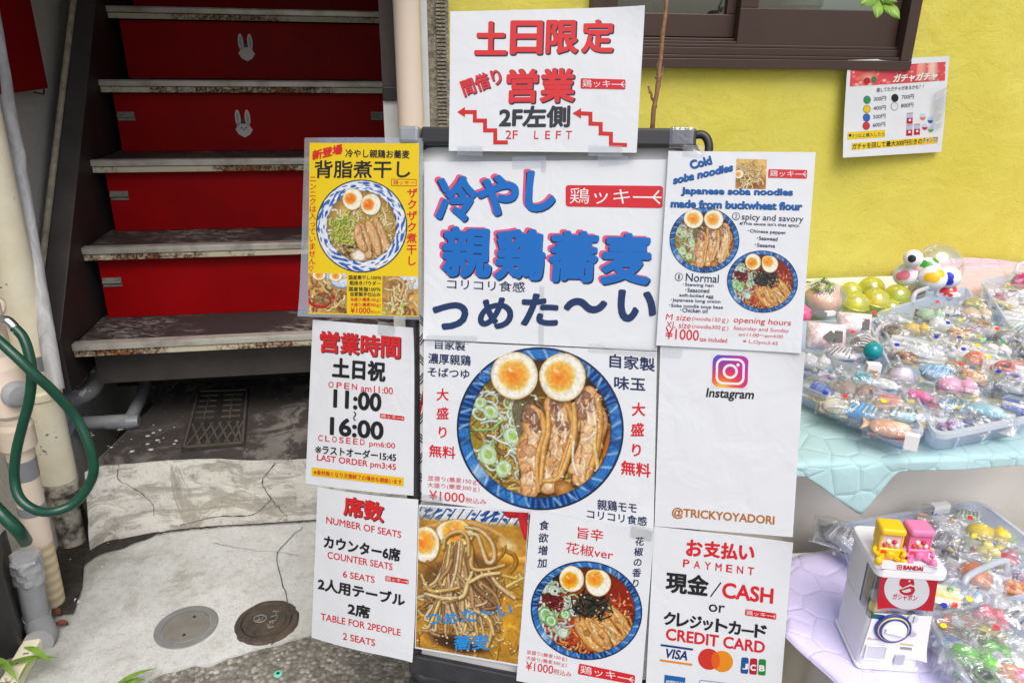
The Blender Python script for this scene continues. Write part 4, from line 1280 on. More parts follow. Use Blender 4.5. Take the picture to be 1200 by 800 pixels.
def paint_cold_bowl():
    cx, cy, rx, ry = 557, 407, 357, 347
    c = Canvas(198, 58, 916, 756, 0.40, (240, 240, 242))
    bowl_rim(c, cx, cy, rx, ry, .835)
    inside(c, cx, cy, rx, ry, .84)
    c.ell(cx, cy, rx * .85, ry * .85, [(0, (120, 88, 24)), (.6, (110, 76, 20)), (1, (64, 42, 14))])
    c.ell(800, 260, 150, 190, [(0, (52, 30, 20)), (.7, (44, 26, 16)), (1, (90, 54, 18))], .3, .1, 2, soft=.4)
    c.ell(840, 500, 90, 120, [(0, (206, 116, 20)), (.6, (170, 92, 18)), (1, (80, 50, 20))], .2, .1, 1, soft=.6)
    c.ell(500, 600, 250, 120, [(0, (140, 104, 26)), (.7, (156, 124, 30)), (1, (110, 90, 20))], 0, .1, 1, soft=.4)
    c.ell(330, 420, 130, 220, [(0, (170, 150, 50)), (1, (140, 120, 30))], 0, .1, 1, soft=.5)
    rg = random.Random(5)
    nood = [(206, 168, 92), (190, 152, 80), (168, 132, 66), (150, 112, 58), (222, 190, 110), (196, 172, 70)]
    for _ in range(95):
        x, y = rg.uniform(250, 470), rg.uniform(220, 640)
        noodle(c, rg, x, y, rg.uniform(-.2, 2.2), rg.uniform(90, 190), rg.uniform(7, 11), nood, 1.5)
    for _ in range(50):
        noodle(c, rg, rg.uniform(400, 800), rg.uniform(590, 690), rg.uniform(-.6, .8), rg.uniform(80, 160), rg.uniform(7, 11), nood, 1.3)
    for _ in range(16):
        noodle(c, rg, rg.uniform(770, 820), rg.uniform(330, 560), rg.uniform(1, 2), rg.uniform(60, 120), rg.uniform(6, 9), [(220, 150, 50), (200, 130, 40), (180, 110, 30)], 1.2)
    # spring onion
    for _ in range(46):
        x, y = rg.uniform(290, 500), rg.uniform(240, 560)
        if rg.random() < .45:
            ring(c, x, y, rg.uniform(18, 44), rg.uniform(14, 32), rg.uniform(0, 3), rg.uniform(5, 9), rg.choice([(206, 232, 210), (188, 222, 168), (226, 238, 226), (156, 204, 110)]), (110, 156, 84))
        else:
            noodle(c, rg, x, y, rg.uniform(-1, 2.5), rg.uniform(60, 130), rg.uniform(4, 7), [(214, 234, 222), (190, 220, 206), (166, 208, 120), (232, 240, 230)], 2.2)
    for x, y, r_ in ((440, 440, 44), (335, 520, 46), (400, 580, 40), (345, 340, 36), (470, 400, 28), (300, 300, 30)):
        c.ell(x, y, r_, r_ * .82, [(0, (150, 196, 84)), (.35, (176, 212, 120)), (.6, (214, 234, 206)), (.85, (196, 226, 190)), (1, (120, 160, 96))], rg.uniform(0, 3), .08, x, alpha=.92)
        ring(c, x, y, r_ * .6, r_ * .45, 1, 4, (232, 244, 230), (140, 184, 110))
    for _ in range(8):
        noodle(c, rg, rg.uniform(430, 530), rg.uniform(240, 330), rg.uniform(.5, 2.4), 90, 5, [(226, 236, 222), (196, 222, 190)], 2)
    # chicken
    c.stroke([(500, 330), (560, 480), (540, 670)], 86, (70, 44, 22), (80, 50, 24), alpha=.6)
    chicken(c, [(762, 262), (776, 350), (764, 470), (722, 620)], 54, 3)
    chicken(c, [(622, 296), (660, 392), (628, 510), (590, 640)], 56, 2)
    chicken(c, [(520, 332), (540, 420), (508, 540), (512, 668)], 50, 1)
    c.ell(655, 660, 40, 36, [(0, (226, 168, 92)), (1, (150, 96, 40))], .5, .1, 2)
    c.ell(508, 500, 34, 30, [(0, (236, 196, 156)), (1, (190, 130, 84))], .5, .15, 2, alpha=.8)
    c.stroke([(590, 335), (592, 420), (572, 500), (560, 640)], 12, (232, 180, 96), (160, 100, 36), hl=(255, 236, 190))
    c.stroke([(700, 300), (706, 400), (690, 480), (640, 610), (570, 630)], 12, (236, 186, 100), (164, 104, 40), hl=(255, 240, 200))
    c.stroke([(796, 400), (790, 480), (800, 590), (740, 650)], 9, (240, 210, 130), (170, 120, 40), hl=(255, 240, 200))
    c.stroke([(700, 460), (696, 540), (714, 600)], 5, (252, 250, 244), (230, 220, 200), alpha=.85)
    c.stroke([(790, 420), (766, 446), (736, 452)], 5, (252, 250, 244), (230, 220, 200), alpha=.85)
    c.speck(60, 280, 230, 820, 660, 6, [(255, 252, 240), (250, 240, 200)], 4)
    c.speck(40, 800, 260, 850, 400, 5, [(190, 150, 90), (230, 200, 150), (120, 80, 40)], 9)
    c.clip = None
    c.speck(24, 300, 130, 390, 200, 5, [(200, 200, 210), (120, 130, 150)], 2)
    egg(c, 447, 182, 100, 102, 445, 180, 62)
    egg(c, 652, 187, 100, 102, 641, 184, 61)
    c.grain(.30, 4, 10)
    return c, (cx, cy, rx, ry)

def paint_spicy_bowl():
    cx, cy, rx, ry = 790, 490, 238, 213
    c = Canvas(548, 270, 1032, 708, 0.50, (240, 240, 242))
    bowl_rim(c, cx, cy, rx, ry, .86)
    inside(c, cx, cy, rx, ry, .865)
    c.ell(cx, cy, rx * .87, ry * .87, [(0, (150, 70, 24)), (.6, (160, 64, 22)), (1, (90, 36, 16))])
    c.ell(900, 430, 110, 110, [(0, (150, 34, 14)), (.7, (140, 40, 18)), (1, (110, 40, 20))], 0, .1, 1, soft=.5)
    c.ell(650, 350, 90, 70, [(0, (40, 26, 20)), (1, (70, 40, 20))], -.5, .1, 1, soft=.4)
    rg = random.Random(8)
    red = [(226, 120, 60), (214, 84, 40), (232, 150, 80), (200, 66, 36), (240, 176, 110), (190, 50, 30)]
    for _ in range(110):
        t = rg.uniform(-.5, 3.0); r_ = rg.uniform(.3, .85)
        noodle(c, rg, cx + math.cos(t) * rx * r_ - 20, cy + math.sin(t) * ry * r_, rg.uniform(0, 3), rg.uniform(40, 90), rg.uniform(4, 7), red, 2.2)
    for _ in range(60):
        c.ell(rg.uniform(680, 990), rg.uniform(400, 680), rg.uniform(4, 10), rg.uniform(3, 8), [(0, rg.choice([(240, 110, 50), (200, 40, 20), (250, 170, 90)])), (1, (160, 40, 20))], 0, .2, 1)
    for _ in range(44):
        x, y = rg.uniform(585, 730), rg.uniform(370, 600)
        noodle(c, rg, x, y, rg.uniform(-1, 2.5), rg.uniform(40, 80), rg.uniform(4, 7), [(220, 232, 236), (196, 214, 216), (170, 206, 150), (236, 240, 236)], 2.2)
    for x, y, r_, g in ((620, 515, 42, 1), (640, 540, 30, 1), (610, 400, 28, 0), (650, 410, 30, 0), (690, 590, 28, 0), (700, 510, 24, 1)):
        c.ell(x, y, r_, r_ * .85, [(0, (120, 190, 96) if g else (236, 242, 240)), (.6, (170, 216, 150) if g else (214, 226, 222)), (1, (80, 140, 70) if g else (130, 150, 140))], 0, .1, x, alpha=.9)
        ring(c, x, y, r_ * .62, r_ * .5, 1, 4, (226, 242, 222), (120, 170, 110))
    for _ in range(90):
        c.ell(655 + rg.gauss(0, 17), 456 + rg.gauss(0, 17), rg.uniform(5, 9), rg.uniform(4, 7), [(0, rg.choice([(150, 44, 40), (110, 26, 26), (190, 80, 66)])), (1, (70, 16, 18))], 0, .2, 1)
    for p, w in (([(760, 540), (800, 600), (850, 650)], 32), ([(840, 520), (880, 570), (930, 620)], 36), ([(800, 540), (850, 600), (880, 640)], 26), ([(890, 480), (940, 540), (970, 590)], 28)):
        c.stroke([(x + 6, y + 8) for x, y in p], w * 1.1, (90, 40, 16), (90, 40, 16), alpha=.6)
        c.stroke(p, w, (232, 180, 104), (176, 108, 44), prof=4, shade=.08, wob=.2)
        for k in range(7):
            t = k / 6; x = p[0][0] + (p[2][0] - p[0][0]) * t + rg.uniform(-.4, .4) * w; y = p[0][1] + (p[2][1] - p[0][1]) * t + rg.uniform(-.4, .4) * w; a = rg.choice([(246, 206, 140), (222, 164, 90), (206, 142, 70)])
            c.ell(x, y, w * .5, w * .4, [(0, a), (1, tuple(q * .7 for q in a))], .9, .15, t, soft=.3, alpha=.75)
        for _ in range(10):
            t = rg.random(); x = p[0][0] + (p[2][0] - p[0][0]) * t + rg.uniform(-.5, .5) * w; y = p[0][1] + (p[2][1] - p[0][1]) * t + rg.uniform(-.5, .5) * w
            c.stroke([(x, y), (x + 10, y + 9), (x + 18, y + 20)], rg.uniform(1.5, 4), *[rg.choice([(255, 232, 190), (150, 84, 34), (200, 130, 60)])] * 2, alpha=.75)
    for _ in range(120):
        x, y, t = 812 + rg.gauss(0, 38), 462 + rg.gauss(0, 30), rg.uniform(0, 3.14); l = rg.uniform(14, 34)
        k = rg.choice([(20, 24, 20), (34, 38, 30), (12, 14, 14), (60, 66, 54), (40, 50, 44)])
        c.stroke([(x - math.cos(t) * l, y - math.sin(t) * l), (x, y + 3), (x + math.cos(t) * l, y + math.sin(t) * l)], rg.uniform(2, 3.4), k, k, smooth=3)
    c.speck(60, 600, 400, 980, 680, 4, [(255, 244, 220), (255, 220, 180)], 4)
    c.clip = None
    egg(c, 727, 356, 53, 56, 720, 362, 35, yolk=((240, 140, 20), (236, 156, 24), (242, 178, 50)))
    egg(c, 840, 370, 55, 57, 826, 352, 35, yolk=((246, 150, 40), (248, 164, 50), (244, 180, 70)))
    c.grain(.30, 6, 8)
    return c, (cx, cy, rx, ry)

def paint_pork_bowl():
    cx, cy, rx, ry = 292, 400, 188, 190
    c = Canvas(102, 208, 482, 592, 0.50, (250, 218, 20))
    bowl_rim(c, cx, cy, rx, ry, .74, (30, 40, 70), 1)
    inside(c, cx, cy, rx, ry, .75)
    c.ell(cx, cy, rx * .76, ry * .76, [(0, (232, 204, 130)), (.7, (222, 190, 106)), (1, (150, 110, 50))])
    rg = random.Random(12)
    nd = [(240, 214, 140), (226, 196, 110), (210, 176, 90), (250, 230, 170), (196, 160, 76)]
    for _ in range(110):
        noodle(c, rg, rg.uniform(170, 420), rg.uniform(320, 500), rg.uniform(-.5, 2.5), rg.uniform(50, 100), rg.uniform(4, 6), nd, 2)
    for _ in range(46):
        x, y = rg.uniform(165, 260), rg.uniform(360, 470)
        noodle(c, rg, x, y, rg.uniform(-1, 2.5), rg.uniform(24, 56), rg.uniform(4, 6), [(206, 214, 96), (186, 200, 70), (226, 228, 140), (160, 180, 60)], 2.4)
    for _ in range(60):
        c.ell(rg.uniform(205, 330), rg.uniform(465, 535), rg.uniform(4, 10), rg.uniform(3, 8), [(0, rg.choice([(120, 80, 44), (90, 60, 36), (200, 160, 96), (240, 230, 210), (60, 60, 70)])), (1, (90, 60, 30))], 0, .2, 1)
    c.ell(280, 520, 32, 26, [(0, (255, 252, 244)), (.6, (244, 234, 214)), (1, (170, 140, 90))], .4, .2, 3)
    for k, p in enumerate(([(350, 375), (375, 440), (395, 490)], [(290, 400), (305, 450), (320, 520)], [(320, 390), (345, 450), (360, 510)], [(275, 405), (280, 450), (300, 490)])):
        c.stroke([(x + 4, y + 4) for x, y in p], 21, (110, 70, 30), (110, 70, 30), alpha=.5)
        c.stroke(p, 18, (228, 184, 126), (164, 112, 60), prof=4, shade=.06, wob=.2)
        for _ in range(9):
            t = rg.random(); x = p[0][0] + (p[2][0] - p[0][0]) * t + rg.uniform(-12, 12); y = p[0][1] + (p[2][1] - p[0][1]) * t
            c.stroke([(x, y), (x + 2, y + 9), (x + rg.uniform(-4, 6), y + 18)], 1.6, *[rg.choice([(255, 236, 206), (150, 98, 54), (206, 156, 110)])] * 2, alpha=.7)
    c.speck(50, 180, 320, 430, 540, 3.5, [(255, 250, 230), (255, 240, 200), (140, 90, 40)], 4)
    c.clip = None
    egg(c, 255, 290, 42, 44, 246, 288, 24, yolk=((246, 120, 20), (248, 140, 36), (244, 170, 70)))
    egg(c, 330, 312, 41, 44, 320, 312, 24, yolk=((246, 112, 30), (246, 130, 40), (244, 160, 70)))
    c.grain(.25, 6, 6)
    return c, (cx, cy, rx, ry)

def paint_lifted_noodles():
    c = Canvas(50, 40, 560, 740, 0.42, (190, 140, 50))
    rg = random.Random(21)
    c.a *= (0.75 + .5 * c.noise(60, 3))[..., None]
    sl = (slice(0, c.h), slice(0, c.w))
    # blue and white rim of the bowl along the top
    top = np.clip((120 - c.Y + (c.X - 300) ** 2 * -.0002) / 30, 0, 1)
    c.put(sl, (226, 232, 238), top)
    k = np.sin(c.X * .07 + np.sin(c.Y * .09) * 2) * np.sin(c.Y * .11 + np.sin(c.X * .05) * 2)
    c.put(sl, (44, 92, 160), top * np.clip(k * 4 - .8, 0, 1))
    c.put(sl, (30, 44, 90), top * np.clip(np.sin(c.X * .16 + c.Y * .1) * 6 - 4.6, 0, 1))
    c.stroke([(470, 45), (560, 40)], 34, (200, 40, 44), (180, 30, 40)); c.stroke([(520, 40), (560, 150)], 26, (206, 44, 50), (180, 30, 40))
    c.stroke([(90, 140), (200, 110), (330, 112), (450, 160)], 16, (214, 170, 96), (170, 120, 60))
    c.ell(470, 200, 50, 40, [(0, (240, 220, 160)), (1, (200, 150, 80))], .3, .2, 1)
    c.stroke([(400, 250), (470, 258), (560, 262)], 26, (240, 176, 60), (196, 120, 30), hl=(255, 226, 150))
    egg(c, 220, 160, 88, 62, 222, 158, 58)
    egg(c, 84, 226, 66, 90, 74, 214, 56)
    for _ in range(60):
        noodle(c, rg, rg.uniform(50, 540), rg.uniform(300, 700), rg.uniform(-.6, 2.4), rg.uniform(100, 220), rg.uniform(8, 12), [(214, 164, 60), (196, 144, 44), (226, 186, 90), (176, 124, 40), (236, 206, 120)], 1.6)
    c.ell(250, 690, 150, 44, [(0, (52, 36, 26)), (.7, (80, 52, 30)), (1, (150, 100, 40))], .1, .2, 1, soft=.5)
    c.ell(500, 560, 70, 120, [(0, (236, 176, 40)), (1, (200, 140, 40))], .1, .2, 1, soft=.5, alpha=.7)
    for _ in range(26):
        noodle(c, rg, rg.uniform(60, 140), rg.uniform(300, 460), rg.uniform(-.5, 1.5), rg.uniform(60, 130), rg.uniform(5, 8), [(226, 232, 190), (170, 190, 90), (240, 236, 210), (206, 190, 110)], 2.6)
    soba = [(206, 166, 116), (190, 148, 100), (222, 186, 138), (170, 128, 84), (232, 200, 152), (202, 158, 110), (154, 112, 72), (236, 196, 120)]
    c.ell(260, 420, 190, 190, [(0, (96, 62, 36)), (.8, (112, 74, 40)), (1, (150, 104, 50))], 0, .15, 2, soft=.25, alpha=.85)
    for i in range(84):                                  # the lifted bundle: a tangle that spreads as it falls
        u = rg.uniform(-1, 1); v = rg.uniform(0, 1)
        x0 = 240 + u * 60; y0 = 190 + abs(u) * 30 + v * 120
        x1 = 262 + u * 190 + rg.gauss(0, 26); y1 = rg.uniform(430, 660)
        a = rg.choice(soba); sw = rg.gauss(0, 22)
        c.stroke([(x0, y0), (x0 + u * 20 + sw * .3, y0 + (y1 - y0) * .3), ((x0 + x1) / 2 + sw, y0 + (y1 - y0) * .62), (x1 - sw * .6, y1 - 20), (x1 + rg.gauss(0, 30), y1 + rg.uniform(-20, 20))], rg.uniform(8.5, 12), a, tuple(q * .40 for q in a), hl=tuple(min(255, q * 1.2 + 24) for q in a))
    br = [(236, 196, 120), (246, 214, 140), (224, 180, 96), (240, 206, 150)]
    for p in ([(160, 210), (200, 165), (260, 160), (300, 230), (310, 320), (380, 320), (460, 292)], [(250, 170), (320, 160), (350, 220), (380, 285), (410, 270), (400, 200), (340, 140), (270, 128)],
              [(170, 240), (180, 180), (240, 150), (280, 180), (290, 260)], [(70, 380), (110, 450), (190, 440), (250, 420)], [(310, 340), (290, 400), (270, 460), (180, 500)],
              [(390, 330), (440, 390), (520, 440)], [(300, 390), (360, 350), (440, 330)], [(380, 550), (420, 600), (400, 690)], [(330, 520), (400, 550), (430, 620)], [(240, 470), (180, 480), (90, 470)]):
        a = rg.choice(br)
        c.stroke([(x + 4, y + 5) for x, y in p], 13, (110, 70, 30), (120, 80, 36), alpha=.5)
        c.stroke(p, 10, a, tuple(q * .55 for q in a), hl=(255, 240, 206))
    c.speck(90, 50, 330, 540, 720, 5, [(255, 248, 220), (250, 230, 170)], 4)
    c.grain(.28, 6, 12)
    return c

def paint_mini_noodles():
    c = Canvas(0, 0, 100, 100, 0.9, (226, 186, 110))
    rg = random.Random(31)
    c.ell(50, 80, 60, 40, [(0, (120, 70, 30)), (1, (200, 140, 60))], 0, .1, 1, soft=.5)
    for _ in range(60):
        noodle(c, rg, rg.uniform(10, 80), rg.uniform(15, 80), rg.uniform(0, 3), rg.uniform(20, 50), 2.6, [(240, 206, 140), (222, 180, 110), (250, 226, 170), (190, 140, 80)], 1.8)
    egg(c, 10, 52, 16, 14, 8, 52, 9); c.grain(.3, 2, 6)
    return c

def paint_side_dish(seed, red):
    c = Canvas(0, 0, 100, 100, 0.8, (206, 160, 84))
    rg = random.Random(seed)
    c.a *= (0.7 + .6 * c.noise(26, seed))[..., None]
    c.ell(80, 10, 40, 26, [(0, (230, 236, 244)), (.8, (210, 222, 240)), (1, (90, 120, 180))], .3, .1, 1)
    for _ in range(46):
        noodle(c, rg, rg.uniform(5, 90), rg.uniform(10, 90), rg.uniform(0, 3), rg.uniform(20, 46), 3.2, [(238, 206, 140), (214, 168, 96), (250, 226, 170), (176, 120, 60), (150, 96, 50)], 1.8)
    if red:
        c.stroke([(0, 45), (6, 75), (40, 84), (66, 60)], 4, (200, 30, 30), (150, 20, 20))
        for _ in range(50):
            c.ell(rg.gauss(34, 13), rg.gauss(66, 6), 4, 3, [(0, rg.choice([(240, 220, 180), (150, 100, 60), (220, 180, 130)])), (1, (130, 90, 50))])
        egg(c, 28, 6, 17, 12, 28, 5, 10); egg(c, 70, 8, 17, 12, 70, 6, 9)
    else:
        c.stroke([(20, 10), (40, 6), (60, 20), (50, 55)], 5, (226, 190, 130), (150, 110, 60)); c.speck(20, 5, 70, 60, 96, 5, [(170, 196, 90), (214, 224, 150)], 2)
    c.grain(.3, 3, 6)
    return c

def paint_insta():
    c = Canvas(0, 0, 100, 100, 0.9)
    u, v = c.X / 100, c.Y / 100
    d = np.hypot(u - .28, v - 1.05)
    e = np.hypot(u - .05, v + .05)
    st = [0, .12, .35, .62, .95]
    cs = [(255, 220, 90), (255, 190, 60), (248, 96, 50), (224, 44, 120), (196, 44, 170)]
    c.a = np.stack([np.interp(d, st, [q[k] for q in cs]) for k in range(3)], -1)
    w = np.clip(1 - e / .75, 0, 1)[..., None] ** 1.2
    c.a = c.a * (1 - w) + np.array([76, 84, 214]) * w
    return c

def paint_banner():
    c = Canvas(0, 0, 112, 24, 1.6, (226, 84, 92))
    rg = random.Random(4)
    for _ in range(60):
        x, y, r_ = rg.uniform(0, 112), rg.uniform(0, 24), rg.uniform(1.5, 3.6)
        k = rg.choice([(246, 150, 150), (238, 200, 160), (250, 214, 206), (214, 60, 70), (240, 120, 110)])
        c.ell(x, y, r_, r_ * .7, [(0, k), (.55, k), (.6, (236, 110, 110)), (1, (240, 140, 130))])
    c.ell(22, 14, 11, 7, [(0, (238, 180, 150)), (1, (220, 110, 100))]); c.ell(28, 17, 3, 4, [(0, (90, 150, 90)), (1, (60, 110, 90))]); c.ell(20, 18, 4, 4, [(0, (200, 40, 50)), (1, (170, 40, 50))])
    c.stroke([(84, 5), (84, 18)], 6, (240, 170, 150), (230, 130, 120)); c.stroke([(97, 5), (97, 18)], 6, (250, 210, 190), (230, 150, 140))
    return c
# ------------------------------------------------------------------ the signboard and the laminated sheets on it
KB = 0.925
def cam2w(v): return CR * v[0] + CU * v[1] + CF * v[2]
BH = cam2w((4.38, -0.27, -1.0)); BH /= np.linalg.norm(BH)       # along the board, to the right
BV = cam2w((0.314, 11.07, -1.0)); BV -= BH * np.dot(BV, BH); BV /= np.linalg.norm(BV)
BN = np.cross(BH, BV)                                            # towards the street
if np.dot(BN, CF) > 0: BN = -BN
BO = at_d(637, 400, 1.20 * KB)
def on_board(x, y, out=0.0): return at_plane(x, y, BO + BN * out, BN)

def ground_below(p): return np.array([p[0], p[1], 0.0])
sb_at = ground_below(on_board(640, 790))
board = empty('signboard', sb_at, 'black framed standing signboard covered with white menu sheets', 'signboard')
tl, tr, br_, bl = on_board(482, 164, -.012), on_board(815, 164, -.012), on_board(800, 806, -.012), on_board(487, 792, -.012)
def corner(a, b, c, r=0.035, n=6):
    """rounded corner points at b between a and c"""
    u = (a - b) / np.linalg.norm(a - b); v = (c - b) / np.linalg.norm(c - b)
    return [b + u * r * (1 - math.sin(t)) + v * r * (1 - math.cos(t)) for t in np.linspace(0, math.pi / 2, n)]
loop = corner(bl, tl, tr) + corner(tl, tr, br_) + corner(tr, br_, bl, 0.02) + corner(br_, bl, tl, 0.02)
m = MB(); m.tube(loop, 0.0115, 14, closed=True); m.build('frame', M['black_metal'], board, smooth=True)
m = MB(); m.prism([tl + (BH - BV) * 0.004, tr + (-BH - BV) * 0.004, br_ + (-BH + BV) * 0.004, bl + (BH + BV) * 0.004], -BN * 0.006)
panel = m.build('panel', M['panel'], board)
# black zigzag lines printed on the panel, seen between the sheets
def strip_on(pts, w, h=0.0008):
    mm = MB()
    for a, b in zip(pts, pts[1:]):
        t = b - a; t = t / np.linalg.norm(t); s = np.cross(BN, t)
        mm.add([a - s * w + BN * h, a + s * w + BN * h, b + s * w + BN * h, b - s * w + BN * h], [(0, 1, 2, 3)])
    return mm
m = MB()
for off in (0, 8, 17):
    for y0 in range(360, 590, 46):
        k = strip_on([on_board(484 + off * .5, y0 + off, -.0118), on_board(503, y0 + 22 + off * .4, -.0118), on_board(486 + off * .4, y0 + 44, -.0118)], 0.0009, 0.0005 + off * 4e-5)
        m.add(k.v, k.f)
m.build('zigzag_print', M['black'], panel)
m = MB(); q = [on_board(488, 474, -.0115), on_board(493, 470, -.0115), on_board(497, 450, -.0115), on_board(498, 462, -.0115), on_board(492, 488, -.0115)]
m.add([p + BN * 0.0003 for p in q], [(0, 4, 3, 2, 1)]); m.build('red_print', ink((220, 50, 60)), panel)
# black bar across the top, held with tape
m = MB()
a, b = on_board(494, 160, 0.006), on_board(826, 163, 0.006)
t = (b - a) / np.linalg.norm(b - a); s = np.cross(BN, t)
m.frame_box(a, t, s, BN, (0, -0.012, -0.008), (0.405, 0.014, 0.006))
m.build('top_bar', M['black'], board, bevel=0.004)
m = MB(); c = on_board(484, 158, 0.004)
m.frame_box(c, BH, BV, BN, (-0.020, -0.014, -0.010), (0.012, 0.012, 0.010)); m.build('corner_tape', M['tape_grey'], board, bevel=0.005)
m = MB(); c = on_board(797, 161, 0.006)
m.frame_box(c, BH, BV, BN, (-0.016, -0.017, -0.010), (0.020, 0.014, 0.011)); m.build('clear_tape', M['tape'], board, bevel=0.006)
m = MB(); c0_ = on_board(804, 158, 0.0)
m.tube(catmull([c0_ - BV * 0.004, c0_ + BH * 0.022 - BV * 0.000, c0_ + BH * 0.032 - BV * 0.014, c0_ + BH * 0.030 - BV * 0.04], 6), 0.006, 10)
m.build('rounded_end', M['black'], board, smooth=True)
# legs: front pair below the frame, rear pair leaning back
for p, q in ((bl, -1), (br_, 1)):
    f = p - BV * 0.004
    d = -BV; d = d / -d[2] * 1.0
    foot = f + (-BV) * (f[2] / BV[2])
    m = MB(); m.tube([f, foot + Z * 0.004], 0.011, 12); lg = m.build('leg', M['black_metal'], board, smooth=True)
    m = MB(); m.tube([foot, foot + (f - foot) * 0.12], 0.014, 12); m.build('rubber_foot', M['black'], lg, smooth=True)
for p in (tl, tr):
    r0 = p - BN * 0.03 - BV * 0.03
    foot = np.array([r0[0] + 0.0, r0[1] + 0.16, 0.0])
    m = MB(); m.tube([r0, foot + Z * 0.004], 0.010, 12); lg = m.build('leg', M['black_metal'], board, smooth=True)
    m = MB(); m.tube([foot, foot + (r0 - foot) * 0.06], 0.013, 12); m.build('rubber_foot', M['black'], lg, smooth=True)
a, b = on_board(487, 773, 0.000), on_board(620, 800, 0.000)
m = MB(); t = (b - a) / np.linalg.norm(b - a); m.frame_box(a, t, np.cross(BN, t), BN, (-0.01, -0.022, -0.008), (0.42, 0.010, 0.004)); m.build('bottom_bar', M['black_metal'], board, bevel=0.003)

TEXTQ = []                                              # lettering waits here until all strings can be turned to outlines at once

class Sheet:
    """a laminated sheet; its four corners come from where it hangs on its support. Everything printed on it is laid on its
    (slightly bowed) surface; h is the tiny height of a layer above the paper."""
    def __init__(s, px, label, name='notice_sheet', cat='sheet', out=0.003, push=(1, 1, 1, 1), bow=0.0, wave=0.0, material=None, hit=None, group='laminated sheets on the signboard', seed=0, film=None):
        hit = hit or on_board
        W = [CC + (hit(x, y, out) - CC) * k for (x, y), k in zip(px, push)]       # TL, TR, BR, BL
        s.W = [np.asarray(w) for w in W]
        s.n = np.cross(s.W[1] - s.W[0], s.W[3] - s.W[0]); s.n /= np.linalg.norm(s.n)
        if np.dot(s.n, CF) > 0: s.n = -s.n
        s.bow, s.wave, s.seed = bow, wave, seed
        s.px = np.array(px, float)
        s.fn = lambda u, v, h: s.P(np.array([u]), np.array([v]), h)[0]
        nu = 16
        m = fine_grid(s.fn, nu, nu, 0.0007)
        c = sum(s.W) / 4
        s.o = m.build(name, [material or M['paper']], None, base=c, smooth=False)
        me = s.o.data
        sm = np.zeros(len(me.polygons), bool)
        me.polygons.foreach_set("use_smooth", sm)
        tag(s.o, label, cat, group)
        s.parts = {}
        s.k = 0
    def P(s, u, v, h=0.0):
        u, v = np.asarray(u, float)[..., None], np.asarray(v, float)[..., None]
        a, b, c, d = s.W
        p = (a * (1 - u) + b * u) * (1 - v) + (d * (1 - u) + c * u) * v
        cu, cv = ((u, v), (1 - u, v), (u, 1 - v), (1 - u, 1 - v))[int(s.seed * 7 + s.px[0, 0]) % 4]
        off = 0.006 * np.clip(cu, 0, 1) ** 7 * np.clip(cv, 0, 1) ** 7 + s.bow * np.sin(np.pi * np.clip(u, 0, 1)) + s.wave * np.sin(v * 5.0 + s.seed) * np.sin(u * 2.6 + s.seed)
        return p + s.n * (off + h)
    def proj(s, p):
        q = p - CC; t = q @ CF
        return np.stack([600 + FPX * (q @ CR) / t, 400 - FPX * (q @ CU) / t], -1)
    def inv(s, xy):
        """where on the sheet a printed point lies"""
        xy = np.asarray(xy, float)
        u = np.full(len(xy), .5); v = np.full(len(xy), .5); e = 1e-3
        for _ in range(9):
            f = s.proj(s.P(u, v)); fu = (s.proj(s.P(u + e, v)) - f) / e; fv = (s.proj(s.P(u, v + e)) - f) / e
            r = xy - f
            det = fu[:, 0] * fv[:, 1] - fu[:, 1] * fv[:, 0]
            u = u + (r[:, 0] * fv[:, 1] - r[:, 1] * fv[:, 0]) / det
            v = v + (fu[:, 0] * r[:, 1] - fu[:, 1] * r[:, 0]) / det
        return u, v
    def lay(s, xy, h):
        u, v = s.inv(xy)
        return s.P(u, v, h)
    def part(s, name):
        if name not in s.parts: s.parts[name] = ([], [], [], [])
        return s.parts[name]
    def shape(s, name, xy, faces, rgb, h):
        V, F, MI, MA = s.part(name)
        m = ink(rgb)
        if m not in MA: MA.append(m)
        n0 = len(V)
        V += [tuple(p) for p in s.lay(xy, h)]
        for f in faces:
            F.append([n0 + i for i in f]); MI.append(MA.index(m))
    def poly(s, name, pts, rgb, h=0.0004, sub=1):
        pts = [np.asarray(p, float) for p in pts]
        if len(pts) == 4 and sub > 1:
            a, b, c, d = pts
            g = [(a * (1 - u) + b * u) * (1 - v) + (d * (1 - u) + c * u) * v for v in (0, 1) for u in np.linspace(0, 1, sub + 1)]
            s.shape(name, g, [(i + sub + 1, i + sub + 2, i + 1, i) for i in range(sub)], rgb, h)
        else:
            s.shape(name, pts, [tuple(range(len(pts) - 1, -1, -1))], rgb, h)
    def disc(s, name, cx, cy, rx, ry, rgb, h=0.0004, seg=28, tilt=0.0):
        t = np.linspace(0, 2 * math.pi, seg + 1)[:-1]
        s.poly(name, [(cx + rx * math.cos(q), cy + ry * math.sin(q) + tilt * rx * math.cos(q)) for q in t], rgb, h)
    def line(s, name, pts, w, rgb, h=0.0005, closed=False):
        pts = [np.asarray(p, float) for p in pts]
        seq = list(zip(pts, pts[1:] + pts[:1])) if closed else list(zip(pts, pts[1:]))
        for k, (a, b) in enumerate(seq):
            d = b - a; d = d / (np.linalg.norm(d) + 1e-9); q = np.array([-d[1], d[0]]) * w / 2
            e = d * w * 0.5
            s.poly(name, [a - q - e, b - q + e, b + q + e, a + q - e], rgb, h + k * 4e-6)
    def rrect(s, name, q, r, rgb, h=0.0004):
        """rounded four-cornered patch"""
        out = []
        q = [np.asarray(p, float) for p in q]
        for i in range(4):
            a, b, c = q[i - 1], q[i], q[(i + 1) % 4]
            out += corner(np.append(a, 0), np.append(b, 0), np.append(c, 0), r, 5)
        s.poly(name, [p[:2] for p in out], rgb, h)
